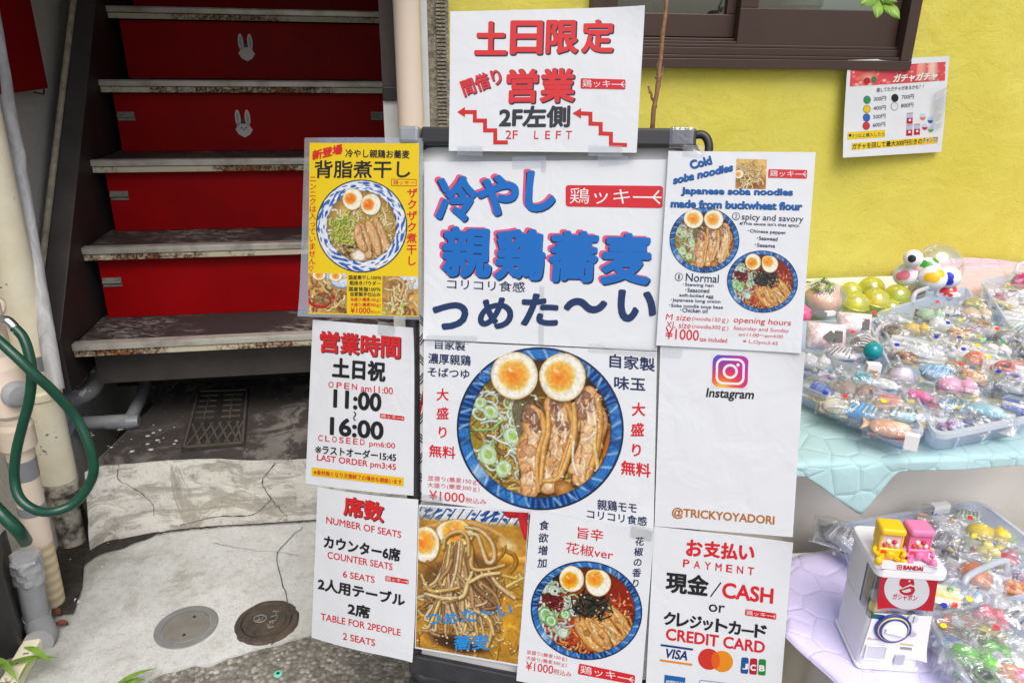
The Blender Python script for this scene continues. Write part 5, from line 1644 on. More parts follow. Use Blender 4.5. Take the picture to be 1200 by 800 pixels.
    def rring(s, name, q, r, w, rgb, h):
        out = []
        for i in range(4):
            a, b, c = [np.append(np.asarray(p, float), 0) for p in (q[i - 1], q[i], q[(i + 1) % 4])]
            out += [p[:2] for p in corner(a, b, c, r, 6)]
        s.line(name, out, w, rgb, h, True)
    def text(s, t, b0, b1, hh, rgb, bold=0.0, part='lettering', h=0.0005, shadow=None, em=False, slant=0.0):
        if shadow:
            srgb, dx, dy = shadow
            s.text(t, (b0[0] + dx, b0[1] + dy), (b1[0] + dx, b1[1] + dy), hh, srgb, bold + 0.008, part, h - 0.00025, None, em, slant)
        TEXTQ.append((s, t, b0, b1, hh, rgb, part, bold, h, em, slant))
    def vtext(s, t, p0, p1, size, rgb, bold=0.0, part='lettering'):
        n = len(t)
        for i, ch in enumerate(t):
            f = i / max(1, n - 1)
            x, y = p0[0] + (p1[0] - p0[0]) * f, p0[1] + (p1[1] - p0[1]) * f
            s.text(ch, (x - size / 2, y + size * .38), (x + size / 2, y + size * .38), size, rgb, bold, part, em=True)
    def picture(s, name, canvas, quad, h=0.0004, ell=None, border=None):
        """canvas printed inside the quad (TL, TR, BR, BL); ell = (cx, cy, rx, ry) in canvas units keeps only the bowl"""
        a, b, c, d = [np.asarray(p, float) for p in quad]
        W_, H_ = canvas.w, canvas.h
        img = canvas.a / 255.0
        U, V = np.meshgrid((np.arange(W_) + .5) / W_, (np.arange(H_) + .5) / H_)
        xy = (a * (1 - U[..., None]) + b * U[..., None]) * (1 - V[..., None]) + (d * (1 - U[..., None]) + c * U[..., None]) * V[..., None]
        keep = np.ones((H_, W_), bool)
        if ell:
            r = np.hypot((canvas.X - ell[0]) / ell[2], (canvas.Y - ell[1]) / ell[3])
            # rim points are pulled onto the bowl's outline so that it stays smooth
            out = (r > 1.0)
            keep = r < 1.0 + 1.6 / (canvas.res * min(ell[2], ell[3]))
            k = np.where(out & keep, 1.0 / np.maximum(r, 1e-6), 1.0)
            X2 = ell[0] + (canvas.X - ell[0]) * k; Y2 = ell[1] + (canvas.Y - ell[1]) * k
            U2 = (X2 - canvas.x0) / (canvas.x1 - canvas.x0); V2 = (Y2 - canvas.y0) / (canvas.y1 - canvas.y0)
            xy = (a * (1 - U2[..., None]) + b * U2[..., None]) * (1 - V2[..., None]) + (d * (1 - U2[..., None]) + c * U2[..., None]) * V2[..., None]
        pts = s.lay(xy.reshape(-1, 2), h)
        idx = -np.ones(H_ * W_, int); kf = keep.reshape(-1); idx[kf] = np.arange(kf.sum())
        I = np.arange(H_ * W_).reshape(H_, W_)
        q = np.stack([I[1:, :-1], I[1:, 1:], I[:-1, 1:], I[:-1, :-1]], -1).reshape(-1, 4)
        q = idx[q]; q = q[(q >= 0).all(1)]
        me = bpy.data.meshes.new(name)
        base = origin_of(s.o)
        me.from_pydata((pts[kf] - np.array(base)).tolist(), [], q.tolist())
        ca = me.color_attributes.new("Col", 'FLOAT_COLOR', 'POINT')
        col = np.where(img <= 0.04045, img / 12.92, ((img + 0.055) / 1.055) ** 2.4).reshape(-1, 3)[kf] * 0.68
        ca.data.foreach_set("color", np.concatenate([col, np.ones((len(col), 1))], 1).astype(np.float32).ravel())
        me.materials.append(M['print'])
        me.polygons.foreach_set("use_smooth", np.ones(len(me.polygons), bool))
        o = bpy.data.objects.new(name, me); COL.objects.link(o); o.parent = s.o
        return o
    def tape(s, q):
        a, b, c, d = [np.asarray(p, float) for p in q]
        g = [(a * (1 - u) + b * u) * (1 - v) + (d * (1 - u) + c * u) * v for v in np.linspace(0, 1, 5) for u in np.linspace(0, 1, 9)]
        P = s.lay(g, 0.0016)
        P = [p + s.n * 0.0007 * mnoise.noise(Vector(p * 90)) for p in P]
        link_mesh('clear_tape', P, [(j * 9 + i + 9, j * 9 + i + 10, j * 9 + i + 1, j * 9 + i) for j in range(4) for i in range(8)], M['tape'], None, s.o, smooth=True)
    def badge(s, q, txt=True, h=0.0006):
        """the red name plate with white characters"""
        a, b, c, d = [np.asarray(p, float) for p in q]
        hh = np.linalg.norm(d - a)
        s.rrect('name_badge', q, hh * 0.14, (226, 44, 50), h)
        B = lambda u, v: (a * (1 - u) + b * u) * (1 - v) + (d * (1 - u) + c * u) * v
        s.text('鶏ッキ', tuple(B(.04, .86)), tuple(B(.66, .86)), hh * .74, (250, 250, 250), 0.0, 'name_badge', h + 0.0002)
        w = hh * .075
        s.line('name_badge', [B(.70, .52), B(.98, .52)], w, (250, 250, 250), h + 0.0002)
        s.line('name_badge', [B(.90, .52), B(.955, .24)], w, (250, 250, 250), h + 0.00024)
        s.line('name_badge', [B(.90, .52), B(.965, .78)], w, (250, 250, 250), h + 0.00028)

def flush_text():
    """turn every string into outline meshes, lay them on their sheets"""
    by = {}
    for k, q in enumerate(TEXTQ):                          # lines that stand apart become lettering parts of their own
        if q[6] == 'lettering':
            h = q[4]; xs = (q[2][0], q[3][0]); ys = (q[2][1], q[3][1])
            by.setdefault(id(q[0]), []).append((k, min(xs) - 9, min(ys) - h - 9, max(xs) + 9, max(ys) + 9))
    for rows in by.values():
        grp = list(range(len(rows)))
        for _ in range(len(rows)):
            ch = False
            for i, a in enumerate(rows):
                for j, b in enumerate(rows):
                    if grp[j] > grp[i] and a[1] < b[3] and b[1] < a[3] and a[2] < b[4] and b[2] < a[4]:
                        grp[j] = grp[i]; ch = True
            if not ch: break
        for g, r in zip(grp, rows):
            TEXTQ[r[0]] = TEXTQ[r[0]][:7 - 1] + ('lettering#%d' % g,) + TEXTQ[r[0]][7:]
    obs = {}
    for q in TEXTQ:
        if q[1] in obs: continue
        c = bpy.data.curves.new('glyphs', 'FONT'); c.body = q[1]; c.size = 1.0; c.resolution_u = 4
        o = bpy.data.objects.new('glyphs', c); COL.objects.link(o); obs[q[1]] = o
    bpy.context.view_layer.update()
    dg = bpy.context.evaluated_depsgraph_get()
    G = {}
    for t, o in obs.items():
        me = bpy.data.meshes.new_from_object(o.evaluated_get(dg))
        v = np.empty(len(me.vertices) * 3); me.vertices.foreach_get("co", v)
        G[t] = (v.reshape(-1, 3)[:, :2], [tuple(p.vertices) for p in me.polygons])
        bpy.data.meshes.remove(me)
    for o in obs.values():
        c = o.data; bpy.data.objects.remove(o); bpy.data.curves.remove(c)
    for (s, t, b0, b1, hh, rgb, part, bold, h, em, slant) in TEXTQ:
        v, f = G[t]
        if len(v) == 0: continue
        b0, b1 = np.asarray(b0, float), np.asarray(b1, float)
        e1 = b1 - b0; ln = np.linalg.norm(e1); d1 = e1 / ln
        up = np.array([d1[1], -d1[0]])
        # keep the letters upright with respect to the sheet, not to a sloping line
        ctr = (b0 + b1) / 2
        u_, v_ = s.inv(np.array([ctr])); e = 0.02
        su = s.proj(s.P(u_, v_ - e))[0] - s.proj(s.P(u_, v_))[0]; su /= np.linalg.norm(su)
        if abs(np.dot(su, d1)) < 0.30: up = su
        if em:
            lo = np.array([0.0, -0.12]); size = np.array([0.97, 0.97])
            q = (v - lo) / size
        else:
            lo, hi = v.min(0), v.max(0); size = np.maximum(hi - lo, 1e-6)
            q = (v - lo) / size
        if em: q[:, 1] -= 0.0
        wx = ln / size[0]; wy = hh / size[1]                # px per font unit
        bold = bold * 1.55
        n = (10 if bold > 0.035 else 7) if bold > 0 else 1
        for k in range(n):
            a = 2 * math.pi * k / n + .39
            ox, oy = (bold * math.cos(a), bold * math.sin(a)) if bold > 0 else (0, 0)
            ss = min(wx, wy)
            x = q[:, 0] * ln + ox * ss + slant * q[:, 1] * hh; y = q[:, 1] * hh + oy * ss
            xy = b0 + x[:, None] * d1 + y[:, None] * up
            s.shape(part, xy, f, rgb, h + k * 1.2e-5)
    TEXTQ.clear()

def finish(sheets):
    flush_text()
    for s in sheets:
        base = origin_of(s.o)
        for name, (V, F, MI, MA) in s.parts.items():
            link_mesh(name.split('#')[0], V, F, MA, MI, s.o)
RED, NAVY, BLK, BLUE = (226, 42, 52), (38, 52, 96), (38, 38, 42), (24, 116, 206)
SH = []
def sheet(*a, **k):
    s = Sheet(*a, **k); SH.append(s); return s
cold_c, cold_e = paint_cold_bowl()
spicy_c, spicy_e = paint_spicy_bowl()
pork_c, pork_e = paint_pork_bowl()
def bowl_on(s, name, canvas, e, cx, cy, rx, ry, tilt=0.0, h=0.0004):
    """place a bowl so that its outline is centred at cx, cy with radii rx, ry"""
    kx, ky = rx / e[2], ry / e[3]
    def m(x, y): return (cx + (x - e[0]) * kx, cy + (y - e[1]) * ky + (x - e[0]) * kx * tilt)
    s.picture(name, canvas, [m(canvas.x0, canvas.y0), m(canvas.x1, canvas.y0), m(canvas.x1, canvas.y1), m(canvas.x0, canvas.y1)], h, e)
def small(canvas, k):
    """the same picture at a coarser grain for small prints"""
    c = Canvas(canvas.x0, canvas.y0, canvas.x1, canvas.y1, canvas.res / k)
    ys = np.clip(((np.arange(c.h) + .5) * canvas.h / c.h), 0, canvas.h - 1); xs = np.clip(((np.arange(c.w) + .5) * canvas.w / c.w), 0, canvas.w - 1)
    acc = 0
    for dy in (-.25, .25):
        for dx in (-.25, .25):
            acc = acc + canvas.a[np.clip((ys + dy * k).astype(int), 0, canvas.h - 1)][:, np.clip((xs + dx * k).astype(int), 0, canvas.w - 1)]
    c.a = acc / 4
    return c

# ---- big two-part poster
s = sheet([(497, 190), (784, 187), (770, 411), (497, 397)], 'large white sheet with big blue brush lettering and a red name badge', out=0.003, wave=0.0008)
for ch, a, b, hh in (('冷', (512, 258), (556, 258), 50), ('や', (560, 251), (604, 251), 44), ('し', (616, 246), (648, 246), 44)):
    s.text(ch, (a[0] - 1.6, a[1] - 1.4), (b[0] - 1.6, b[1] - 1.4), hh, (240, 92, 130), 0.034, 'heading', 0.0004)
    s.text(ch, (a[0] + 1.2, a[1] + 1.2), (b[0] + 1.2, b[1] + 1.2), hh, (24, 44, 84), 0.034, 'heading', 0.00055)
    s.text(ch, a, b, hh, BLUE, 0.030, 'heading', 0.0007, slant=0.06)
for i, ch in enumerate('親鶏蕎麦'):
    a = (519 + i * 62, 323 + i * 2.6); b = (a[0] + 54, a[1] + 1.0)
    s.text(ch, (a[0] - 1.8, a[1] - 1.2), (b[0] - 1.8, b[1] - 1.2), 56, (240, 92, 130), 0.032, 'heading', 0.0004)
    s.text(ch, (a[0] + 1.3, a[1] + 1.3), (b[0] + 1.3, b[1] + 1.3), 56, (24, 44, 84), 0.032, 'heading', 0.00055)
    s.text(ch, a, b, 56, BLUE, 0.027, 'heading', 0.0007, slant=0.05)
s.badge([(663, 217), (777, 218), (776.5, 244), (663, 242)])
s.text('コリコリ食感', (524, 338.5), (615, 342.5), 12, NAVY, 0.006)
for ch, a, b, hh in (('つ', (507, 384.5), (546, 385), 29), ('め', (561, 384), (599, 384), 34), ('た', (611, 380), (652, 381), 35), ('〜', (662, 365), (709, 365), 14), ('い', (723, 375), (766, 376), 34)):
    s.text(ch, a, b, hh, (34, 58, 104), 0.028, 'slogan', slant=0.05)
# tape and fold line down the middle
s.poly('clear_tape_strip', [(634, 188), (640, 188), (637, 404), (631, 404)], (218, 222, 226), 0.00030, 1)

s = sheet([(497, 399), (770, 412), (766, 622), (494, 586)], 'white sheet showing the large bowl of chilled chicken soba', out=0.0045, wave=0.0008, seed=1)
bowl_on(s, 'bowl_photo', cold_c, cold_e, 633.2, 502, 98, 95.5, 0.012)
s.text('自家製', (510, 408.5), (545, 411), 11.5, NAVY, 0.012)
s.text('濃厚親鶏', (502, 425.5), (551.5, 428.5), 12, NAVY, 0.012)
s.text('そばつゆ', (501.5, 440.5), (550, 443.5), 10.5, NAVY, 0.012)
s.vtext('大盛り', (518.5, 464), (518.5, 508), 14.5, RED, 0.014)
s.text('無料', (503, 534.5), (533.5, 537.5), 14, RED, 0.014)
s.text('並盛り(蕎麦150ｇ)', (501.5, 563.5), (562, 568.5), 7, RED, 0.0)
s.text('大盛り(蕎麦300ｇ)', (501, 571.5), (562, 576.5), 7, RED, 0.0)
s.text('¥1000', (503, 585), (544.5, 588.5), 11, RED, 0.004, 'price')
s.text('税込み', (545.5, 588.5), (570, 591), 6.5, RED, 0.0, 'price')
s.text('自家製', (714.5, 430), (767, 435), 15.5, NAVY, 0.014)
s.text('味玉', (720, 455.5), (756, 458), 15, NAVY, 0.014)
s.vtext('大盛り', (748, 481.5), (745.5, 529), 16, RED, 0.016)
s.text('無料', (728, 555), (762, 559.5), 16, RED, 0.016)
s.text('親鶏モモ', (700, 596.5), (746, 601), 12, NAVY, 0.012)
s.text('コリコリ食感', (688, 606.5), (758, 616), 10.5, NAVY, 0.012)

s = sheet([(490.5, 591), (620.5, 598), (608, 780), (486, 759)], 'glossy close-up photo sheet of lifted brown soba noodles', out=0.006, cat='photo sheet')
s.picture('noodle_photo', paint_lifted_noodles(), [(491.5, 593), (620, 600), (607.5, 778), (487, 757.5)])
for ch, a, b, hh in (('つ', (499, 731), (516, 731), 12), ('め', (520, 731), (537, 730), 14), ('た', (541, 728), (558, 727), 15), ('〜', (562, 720), (578, 719), 5), ('い', (583, 722), (600, 721), 13)):
    s.text(ch, a, b, hh, (40, 150, 226), 0.014, 'slogan', 0.0007)
s.text('蕎麦', (532, 761), (573, 760), 17, (40, 150, 226), 0.014, 'slogan', 0.0007)

s = sheet([(622, 598), (767, 622), (750, 826), (605, 797)], 'white sheet showing the spicy noodle bowl topped with black seaweed', out=0.008)
bowl_on(s, 'bowl_photo', spicy_c, spicy_e, 687.3, 714.8, 65.5, 58, 0.03)
s.text('旨辛', (676.5, 630), (706.5, 634), 13.5, RED, 0.006)
s.text('花椒ver', (663, 647), (718, 656), 13, RED, 0.004)
s.vtext('食欲増加', (637, 616.5), (635, 660.5), 11.5, NAVY, 0.012)
s.vtext('花椒の香り', (749, 635), (744.5, 684), 10.5, NAVY, 0.012)
s.text('並盛り(蕎麦150ｇ)', (617, 766), (664.5, 774.5), 5.5, RED, 0.0)
s.text('大盛り(蕎麦300ｇ)', (616.5, 773), (664, 781.5), 5.5, RED, 0.0)
s.text('¥1000', (616, 784), (648, 789), 10, RED, 0.004, 'price')
s.text('税込み', (648.5, 789), (669.5, 793), 6.5, RED, 0.0, 'price')
s.badge([(679, 776.5), (744.5, 790.5), (743.5, 801.5), (677, 789)])

# ---- top sign
s = sheet([(528, 14), (756, 8), (746, 179), (526, 177)], 'white topmost sheet with red weekend-only lettering and zigzag step arrows', out=0.016, wave=0.001, seed=2)
for i, ch in enumerate('土日限定'):
    a = (557 + i * 41.6, 63.5 - i * .8); s.text(ch, a, (a[0] + 35.5, a[1]), 37, (232, 60, 62), 0.022, 'heading', shadow=((64, 58, 70), 1.1, 1.2))
s.text('間借り', (545, 113.5), (589.5, 97.5), 19, (232, 60, 62), 0.02, shadow=((64, 58, 70), .8, .9))
s.text('営業', (594, 120), (672, 119), 38, (232, 60, 62), 0.022, 'heading', shadow=((64, 58, 70), 1.1, 1.2))
s.badge([(680.5, 92), (733, 93.5), (733, 105), (680.5, 104)])
s.text('2F左側', (585.5, 149.5), (667, 148.5), 24, (60, 60, 66), 0.026)
s.text('2F', (592.5, 163), (606.5, 163), 10, RED, 0.004); s.text('L', (626, 163), (631, 163), 9.5, RED, 0.004); s.text('E', (639, 163), (644.5, 163), 9.5, RED, 0.004); s.text('F', (651.5, 163), (657, 163), 9.5, RED, 0.004); s.text('T', (663, 163), (670, 163), 9.5, RED, 0.004)
for pts, hd in (([(543, 131.5), (556.5, 131.5), (556.5, 141.5), (568.5, 141.5), (568.5, 153), (580.5, 153), (580.5, 167), (593, 167)], 536),
                ([(679, 133), (692, 133.5), (692, 145), (704, 145.5), (704, 156.5), (716, 157), (716, 169.5), (732.5, 170)], 671)):
    nm = 'step_arrow#%d' % hd
    s.line(nm, pts, 4.6, (220, 48, 44))
    s.poly(nm, [(hd, pts[0][1]), (pts[0][0] + 2, pts[0][1] - 6), (pts[0][0] + 2, pts[0][1] + 6)], (220, 48, 44), 0.00056)

# ---- yellow sheet with a wide clear margin
s = sheet([(357, 161.5), (496, 162), (492, 374.5), (351, 370.5)], 'yellow poster in a clear sleeve with a blue and white noodle bowl', out=0.012, push=(1.02, 1, 1, 1.02), bow=0.004, material=M['lam'], name='poster_sheet', cat='poster')
yc = (250, 217, 22)
_a, _b, _c, _d = [np.asarray(p, float) for p in ((363, 167.5), (491.5, 168), (490.5, 371), (361, 367.5))]
g = [((_a * (1 - u) + _b * u) * (1 - v) + (_d * (1 - u) + _c * u) * v) for v in np.linspace(0, 1, 13) for u in np.linspace(0, 1, 13)]
s.shape('yellow_print', g, [(j * 13 + i + 13, j * 13 + i + 14, j * 13 + i + 1, j * 13 + i) for j in range(12) for i in range(12)], yc, 0.00035)
bowl_on(s, 'bowl_photo', pork_c, pork_e, 424, 265, 53.6, 54.5, 0.0, 0.0006)
s.text('新登場', (366.5, 188), (401, 180), 11, (228, 44, 44), 0.03, h=0.0007)
s.text('冷やし親鶏お蕎麦', (405, 184.5), (480, 186), 9.5, BLK, 0.014, h=0.0007)
s.text('背脂煮干し', (369, 208.5), (480.5, 208.5), 20, BLK, 0.012, 'heading', h=0.0007)
s.vtext('ニンニクは入っていません♡', (366.8, 211), (365.6, 316), 8.6, (222, 50, 40), 0.01)
s.vtext('ザクザク煮干し', (483, 228), (482, 307), 12, (222, 50, 40), 0.018)
s.rring('name_badge', [(459, 210), (488, 210.5), (488, 218), (459, 217.5)], 0.6, 0.7, (222, 50, 40), 0.0007)
s.text('鶏ッキー', (461, 216.3), (486, 216.6), 5, (222, 50, 40), 0.0, 'name_badge', 0.0007)
for t_, x0, x1, y, c in (('国産煮干し100％', 409, 447, 327.5, BLK), ('粗挽きパウダー', 410, 446, 334, BLK), ('国産背脂100％', 409, 446, 341, BLK), ('自家製手仕込み', 411, 446, 347, BLK), ('並盛り(蕎麦150ｇ)', 411, 446, 353.5, (222, 50, 40)), ('大盛り(蕎麦300ｇ)', 411, 446, 359.5, (222, 50, 40))):
    s.text(t_, (x0, y), (x1, y + .5), 5, c, 0.012, h=0.0007)
s.text('¥1000', (411, 366.5), (434, 367), 6.6, (222, 50, 40), 0.01, 'price', 0.0007); s.text('税込み', (434.5, 367), (446, 367.3), 3.6, (222, 50, 40), 0.0, 'price', 0.0007)
s.picture('dish_photo', paint_side_dish(1, True), [(361.5, 319.5), (407, 320.5), (407, 367.5), (361, 366.5)], 0.0006)
s.picture('dish_photo', paint_side_dish(2, False), [(448, 323), (490.5, 324), (490, 370), (448, 369)], 0.0006)

# ---- opening hours
s = sheet([(366.5, 374.3), (486, 383.5), (484.5, 580.5), (358, 566)], 'white sheet listing the opening hours above a yellow strip', out=0.009, push=(1.02, 1, 1, 1.03), bow=0.005)
for i, ch in enumerate('営業時間'):
    a = (375 + i * 24, 411.5 + i * 2.1); s.text(ch, a, (a[0] + 21.5, a[1] + 1.8), 24, (228, 44, 48), 0.02, 'heading', shadow=((60, 50, 56), .8, .9))
s.text('土日祝', (390, 441.5), (451, 446.5), 22, BLK, 0.03)
for ch, x in zip('OPEN', (385, 394.5, 403.5, 412.5)): s.text(ch, (x, 453.7 + (x - 385) * .09), (x + 6, 454.2 + (x - 385) * .09), 7, RED, 0.006)
s.text('am11:00', (423, 458.3), (460.5, 462), 8, RED, 0.006)
s.text('11:00', (391.5, 476.5), (446, 481.5), 20, BLK, 0.024)
s.text('〜', (413.6, 482), (414.4, 493), 3.6, BLK, 0.01)
s.badge([(445.5, 484), (474, 487.6), (474, 492.8), (445.5, 489.4)])
s.text('16:00', (387.5, 508.5), (448.5, 514.5), 19.5, BLK, 0.024)
for i, ch in enumerate('CLOSEED'): s.text(ch, (373 + i * 8.2, 516 + i * .8), (378.2 + i * 8.2, 516.5 + i * .8), 6.8, RED, 0.006)
s.text('pm6:00', (433, 524), (463, 527), 8, RED, 0.006)
s.text('※', (369.5, 530.3), (376.5, 531.1), 8, BLK, 0.004)
s.text('ラストオーダー15:45', (378, 531.5), (464, 540.5), 10, BLK, 0.020)
s.text('LAST ORDER pm3:45', (371.5, 541), (464, 552.5), 9, RED, 0.01)
s.poly('yellow_strip', [(365.5, 547), (473.5, 559.5), (473, 569.5), (365, 557)], (252, 206, 36), 0.00038, 8)
s.text('※食材無くなり次第終了の場合も御座います', (368, 555.5), (471, 567.5), 5.6, (214, 60, 40), 0.014, h=0.0006)

# ---- seats
s = sheet([(372.4, 570.6), (490, 585), (485, 773.5), (365, 746.5)], 'white sheet stating the number of seats', out=0.010, push=(1.02, 1, 1, 1.035), bow=0.006)
s.text('席', (403, 602.5), (425, 606.5), 22, (228, 44, 48), 0.022, 'heading', shadow=((60, 50, 56), .8, .9)); s.text('数', (426.5, 607), (449, 611.5), 22, (228, 44, 48), 0.022, 'heading', shadow=((60, 50, 56), .8, .9))
s.text('NUMBER OF SEATS', (382.5, 612.5), (470, 630), 7.8, RED, 0.008)
s.text('カウンター6席', (380, 641), (468.5, 657.5), 14.5, BLK, 0.028)
s.text('COUNTER SEATS', (384, 653.5), (460, 667.5), 7.8, RED, 0.008)
s.text('6 SEATS', (402, 675.5), (439, 682.5), 7.5, RED, 0.008)
s.badge([(452, 674), (479, 678.5), (479, 684), (451.5, 680)])
s.text('2人用テーブル', (373, 690), (474, 710), 14, BLK, 0.028)
s.text('2席', (408, 719), (433, 724.5), 14, BLK, 0.028)
s.text('TABLE FOR 2PEOPLE', (376, 725.5), (469.5, 744.5), 7.8, RED, 0.008)
s.text('2 SEATS', (402, 748.5), (439.5, 756.5), 7.8, RED, 0.008)

# ---- English sheet
s = sheet([(783.4, 177), (956, 178.5), (938, 413.5), (769, 404.5)], 'white English menu sheet with two bowls and blue headings', out=0.011, wave=0.0008, seed=3)
EB = (20, 104, 186)
def eb(t_, a, b, hh): s.text(t_, a, b, hh, EB, 0.024, 'heading', 0.0006, ((18, 40, 90), .5, .5))
eb('Cold', (810, 198), (834, 192), 9.5)
eb('soba noodles', (789, 215.5), (858, 200), 8.6)
eb('Japanese soba noodles', (798, 229), (928, 231), 9.5)
eb('made from buckwheat flour', (786, 242.5), (939, 246), 8.5)
s.picture('dish_photo', paint_mini_noodles(), [(863, 186), (899, 187), (897.5, 222), (861.5, 221)])
s.badge([(900.5, 198.3), (946, 199.3), (945.5, 209.3), (900, 208.3)])
bowl_on(s, 'bowl_photo', small(cold_c, 2), cold_e, 825.5, 281.5, 41, 38.5, 0.01)
bowl_on(s, 'bowl_photo', small(spicy_c, 1.5), spicy_e, 893.5, 330, 41.7, 36.5, 0.02)
s.disc('circled_number#2', 862.5, 253.5, 4.6, 4.6, NAVY, 0.0004); s.disc('circled_number#2', 862.5, 253.5, 3.8, 3.8, (236, 238, 242), 0.0005); s.text('2', (861, 256), (864, 256), 5, NAVY, 0.0, 'circled_number#2', 0.0007)
s.text('spicy and savory', (869, 259.5), (941, 262.5), 9.2, NAVY, 0.006)
s.text("#This sauce isn't that spicy.", (866.5, 264.3), (937, 267), 4.6, NAVY, 0.012)
s.text('･Chinese pepper', (876, 273.3), (921, 275.6), 4.8, NAVY, 0.012); s.text('･Seaweed', (887, 281), (911, 282.4), 4.3, NAVY, 0.012); s.text('･Sesame', (884.5, 289), (908, 290.4), 4.3, NAVY, 0.012)
s.disc('circled_number#1', 795.5, 324.5, 4.8, 4.8, NAVY, 0.0004); s.disc('circled_number#1', 795.5, 324.5, 4.0, 4.0, (236, 238, 242), 0.0005); s.text('1', (794.6, 327.2), (796.4, 327.2), 5.4, NAVY, 0.0, 'circled_number#1', 0.0007)
s.text('Normal', (803.5, 329.5), (842, 331.5), 9.5, NAVY, 0.006)
for t_, x0, x1, y in (('･Stewing hen', 800, 836, 336), ('･Seasoned', 803, 831, 342), ('soft-boiled egg', 796, 836, 348.5), ('･Japanese long onion', 786, 844, 354), ('･Soba noodle soup base', 784, 847, 360.5), ('･Chicken oil', 797, 829, 365.5)):
    s.text(t_, (x0, y), (x1, y + (x1 - x0) * .04), 4.8, NAVY, 0.012)
s.text('M size', (780, 374.5), (809, 376), 7, RED, 0.0, slant=.12); s.text('(noodle150ｇ)', (810.5, 376.5), (853, 379), 6, RED, 0.0, slant=.12)
s.text('XL size', (780, 383.5), (809, 385), 7, RED, 0.0, slant=.12); s.text('(noodle300ｇ)', (810.5, 385.5), (853, 388), 6, RED, 0.0, slant=.12)
s.text('¥1000', (779.5, 396.5), (818.5, 399), 12.5, RED, 0.006, 'price'); s.text('tax included', (819.5, 399.5), (852, 401.5), 5.2, RED, 0.004, 'price')
s.text('opening hours', (859, 379.5), (926, 383.5), 8.5, RED, 0.004, slant=.12); s.text('Saturday and Sunday', (859, 387.5), (924, 391), 5.8, RED, 0.0, slant=.12)
s.text('am11:00～pm4:00', (865, 394.5), (917, 397.5), 5, RED, 0.0, slant=.12); s.text('※ L.Opm3:45', (870, 402.5), (911, 405.5), 5, RED, 0.0, slant=.12)

# ---- account sheet: logo, name, handle (the code itself is left out)
s = sheet([(774, 405), (943, 412), (929, 629), (767, 616)], 'white account sheet with a pink camera logo and orange handle', out=0.007)
q = [(835.2, 415.2), (877.4, 416.8), (876.2, 455), (834, 453.2)]
ci = paint_insta()
cc_ = [np.asarray(p) for p in q]
def inset(k): 
    c = sum(cc_) / 4; return [tuple(c + (p - c) * k) for p in cc_]
s.picture('logo', ci, q, 0.0004)
for p, dx, dy in zip(cc_, (1, -1, -1, 1), (1, 1, -1, -1)):               # rounded corners show the paper
    r_ = 8.5
    cen = p + np.array([dx * r_, dy * r_])
    arc = [cen + r_ * np.array([-dx * math.sin(t), -dy * math.cos(t)]) for t in np.linspace(0, math.pi / 2, 7)]
    a_, b_ = p + np.array([dx * r_, -dy * .6]), p + np.array([-dx * .6, dy * r_])
    o_ = p - np.array([dx * .6, dy * .6])
    pts = [o_, a_] + arc + [b_]
    s.shape('logo_corner', pts, [(0, i, i + 1) if dx * dy < 0 else (0, i + 1, i) for i in range(1, len(pts) - 1)], (236, 238, 241), 0.00055)
s.rring('logo_mark', inset(.74), 7.5, 2.7, (252, 252, 252), 0.0007)
t = np.linspace(0, 2 * math.pi, 25)[:-1]
s.line('logo_mark', [(855.7 + 7.4 * math.cos(x), 435 + 7.2 * math.sin(x)) for x in t], 2.7, (252, 252, 252), 0.0007, True)
s.disc('logo_mark', 864.8, 427.4, 1.9, 1.9, (252, 252, 252), 0.0007)
s.text('Instagram', (827, 468), (882, 470.5), 13.5, BLK, 0.016, slant=0.12)
s.text('@TRICKYOYADORI', (787.5, 606.5), (907, 616.5), 12.5, (196, 118, 34), 0.016, 'handle')

# ---- payment
s = sheet([(766.6, 616.4), (929, 634), (911, 862), (755, 838)], 'white payment sheet with card logos at the bottom', out=0.0085)
for ch, x, y, w in (('お', 804.5, 650, 17.5), ('支', 825, 651.5, 18), ('払', 845, 653.5, 18.5), ('い', 866, 654, 17)):
    s.text(ch, (x, y), (x + w, y + 1.4), 18 if ch != 'い' else 15, RED, 0.026, 'heading')
for i, ch in enumerate('PAYMENT'): s.text(ch, (800.5 + i * 12.6, 663.4 + i * 1.5), (807.5 + i * 12.6, 664.2 + i * 1.5), 8.6, RED, 0.01)
s.text('現金', (780.5, 692.5), (829, 698), 23, BLK, 0.024)
s.line('lettering', [(833, 698), (844.5, 682.5)], 1.5, BLK, 0.0005)
s.text('CASH', (846.5, 699), (905, 706.5), 17, RED, 0.02)
s.text('or', (830.5, 715.5), (849, 717.8), 8.6, BLK, 0.006)
s.badge([(873.5, 713), (909.8, 718.2), (909.4, 725.4), (873, 720.2)])
for i, ch in enumerate('クレジットカード'):
    x, y = 778 + i * 15.2, 730.5 + i * 2.15
    if ch == 'ー': s.line('lettering', [(x + 1, y - 5.6), (x + 13, y - 4)], 2.6, BLK)
    else: s.text(ch, (x, y), (x + (13 if ch != 'ッ' else 11), y + 1.7), 14.5 if ch != 'ッ' else 11, BLK, 0.026)
s.text('CREDIT CARD', (780.5, 748.5), (895.5, 764.5), 13, RED, 0.018)
s.poly('card_logo', [(774.5, 753.8), (812.3, 759.2), (812, 761.6), (774, 756.2)], (32, 62, 130), 0.0005)
s.poly('card_logo', [(773.5, 771.6), (811.3, 777), (811, 779.4), (773, 774)], (240, 150, 30), 0.0005)
s.text('VISA', (778.5, 769.5), (805, 773), 10.5, (32, 54, 124), 0.02, 'card_logo', slant=.18)
s.disc('card_logo', 830.7, 771.6, 12.6, 12.4, (216, 58, 46), 0.0005, 36, .05); s.disc('card_logo', 846.3, 774.2, 12.6, 12.4, (242, 150, 34), 0.0006, 36, .05)
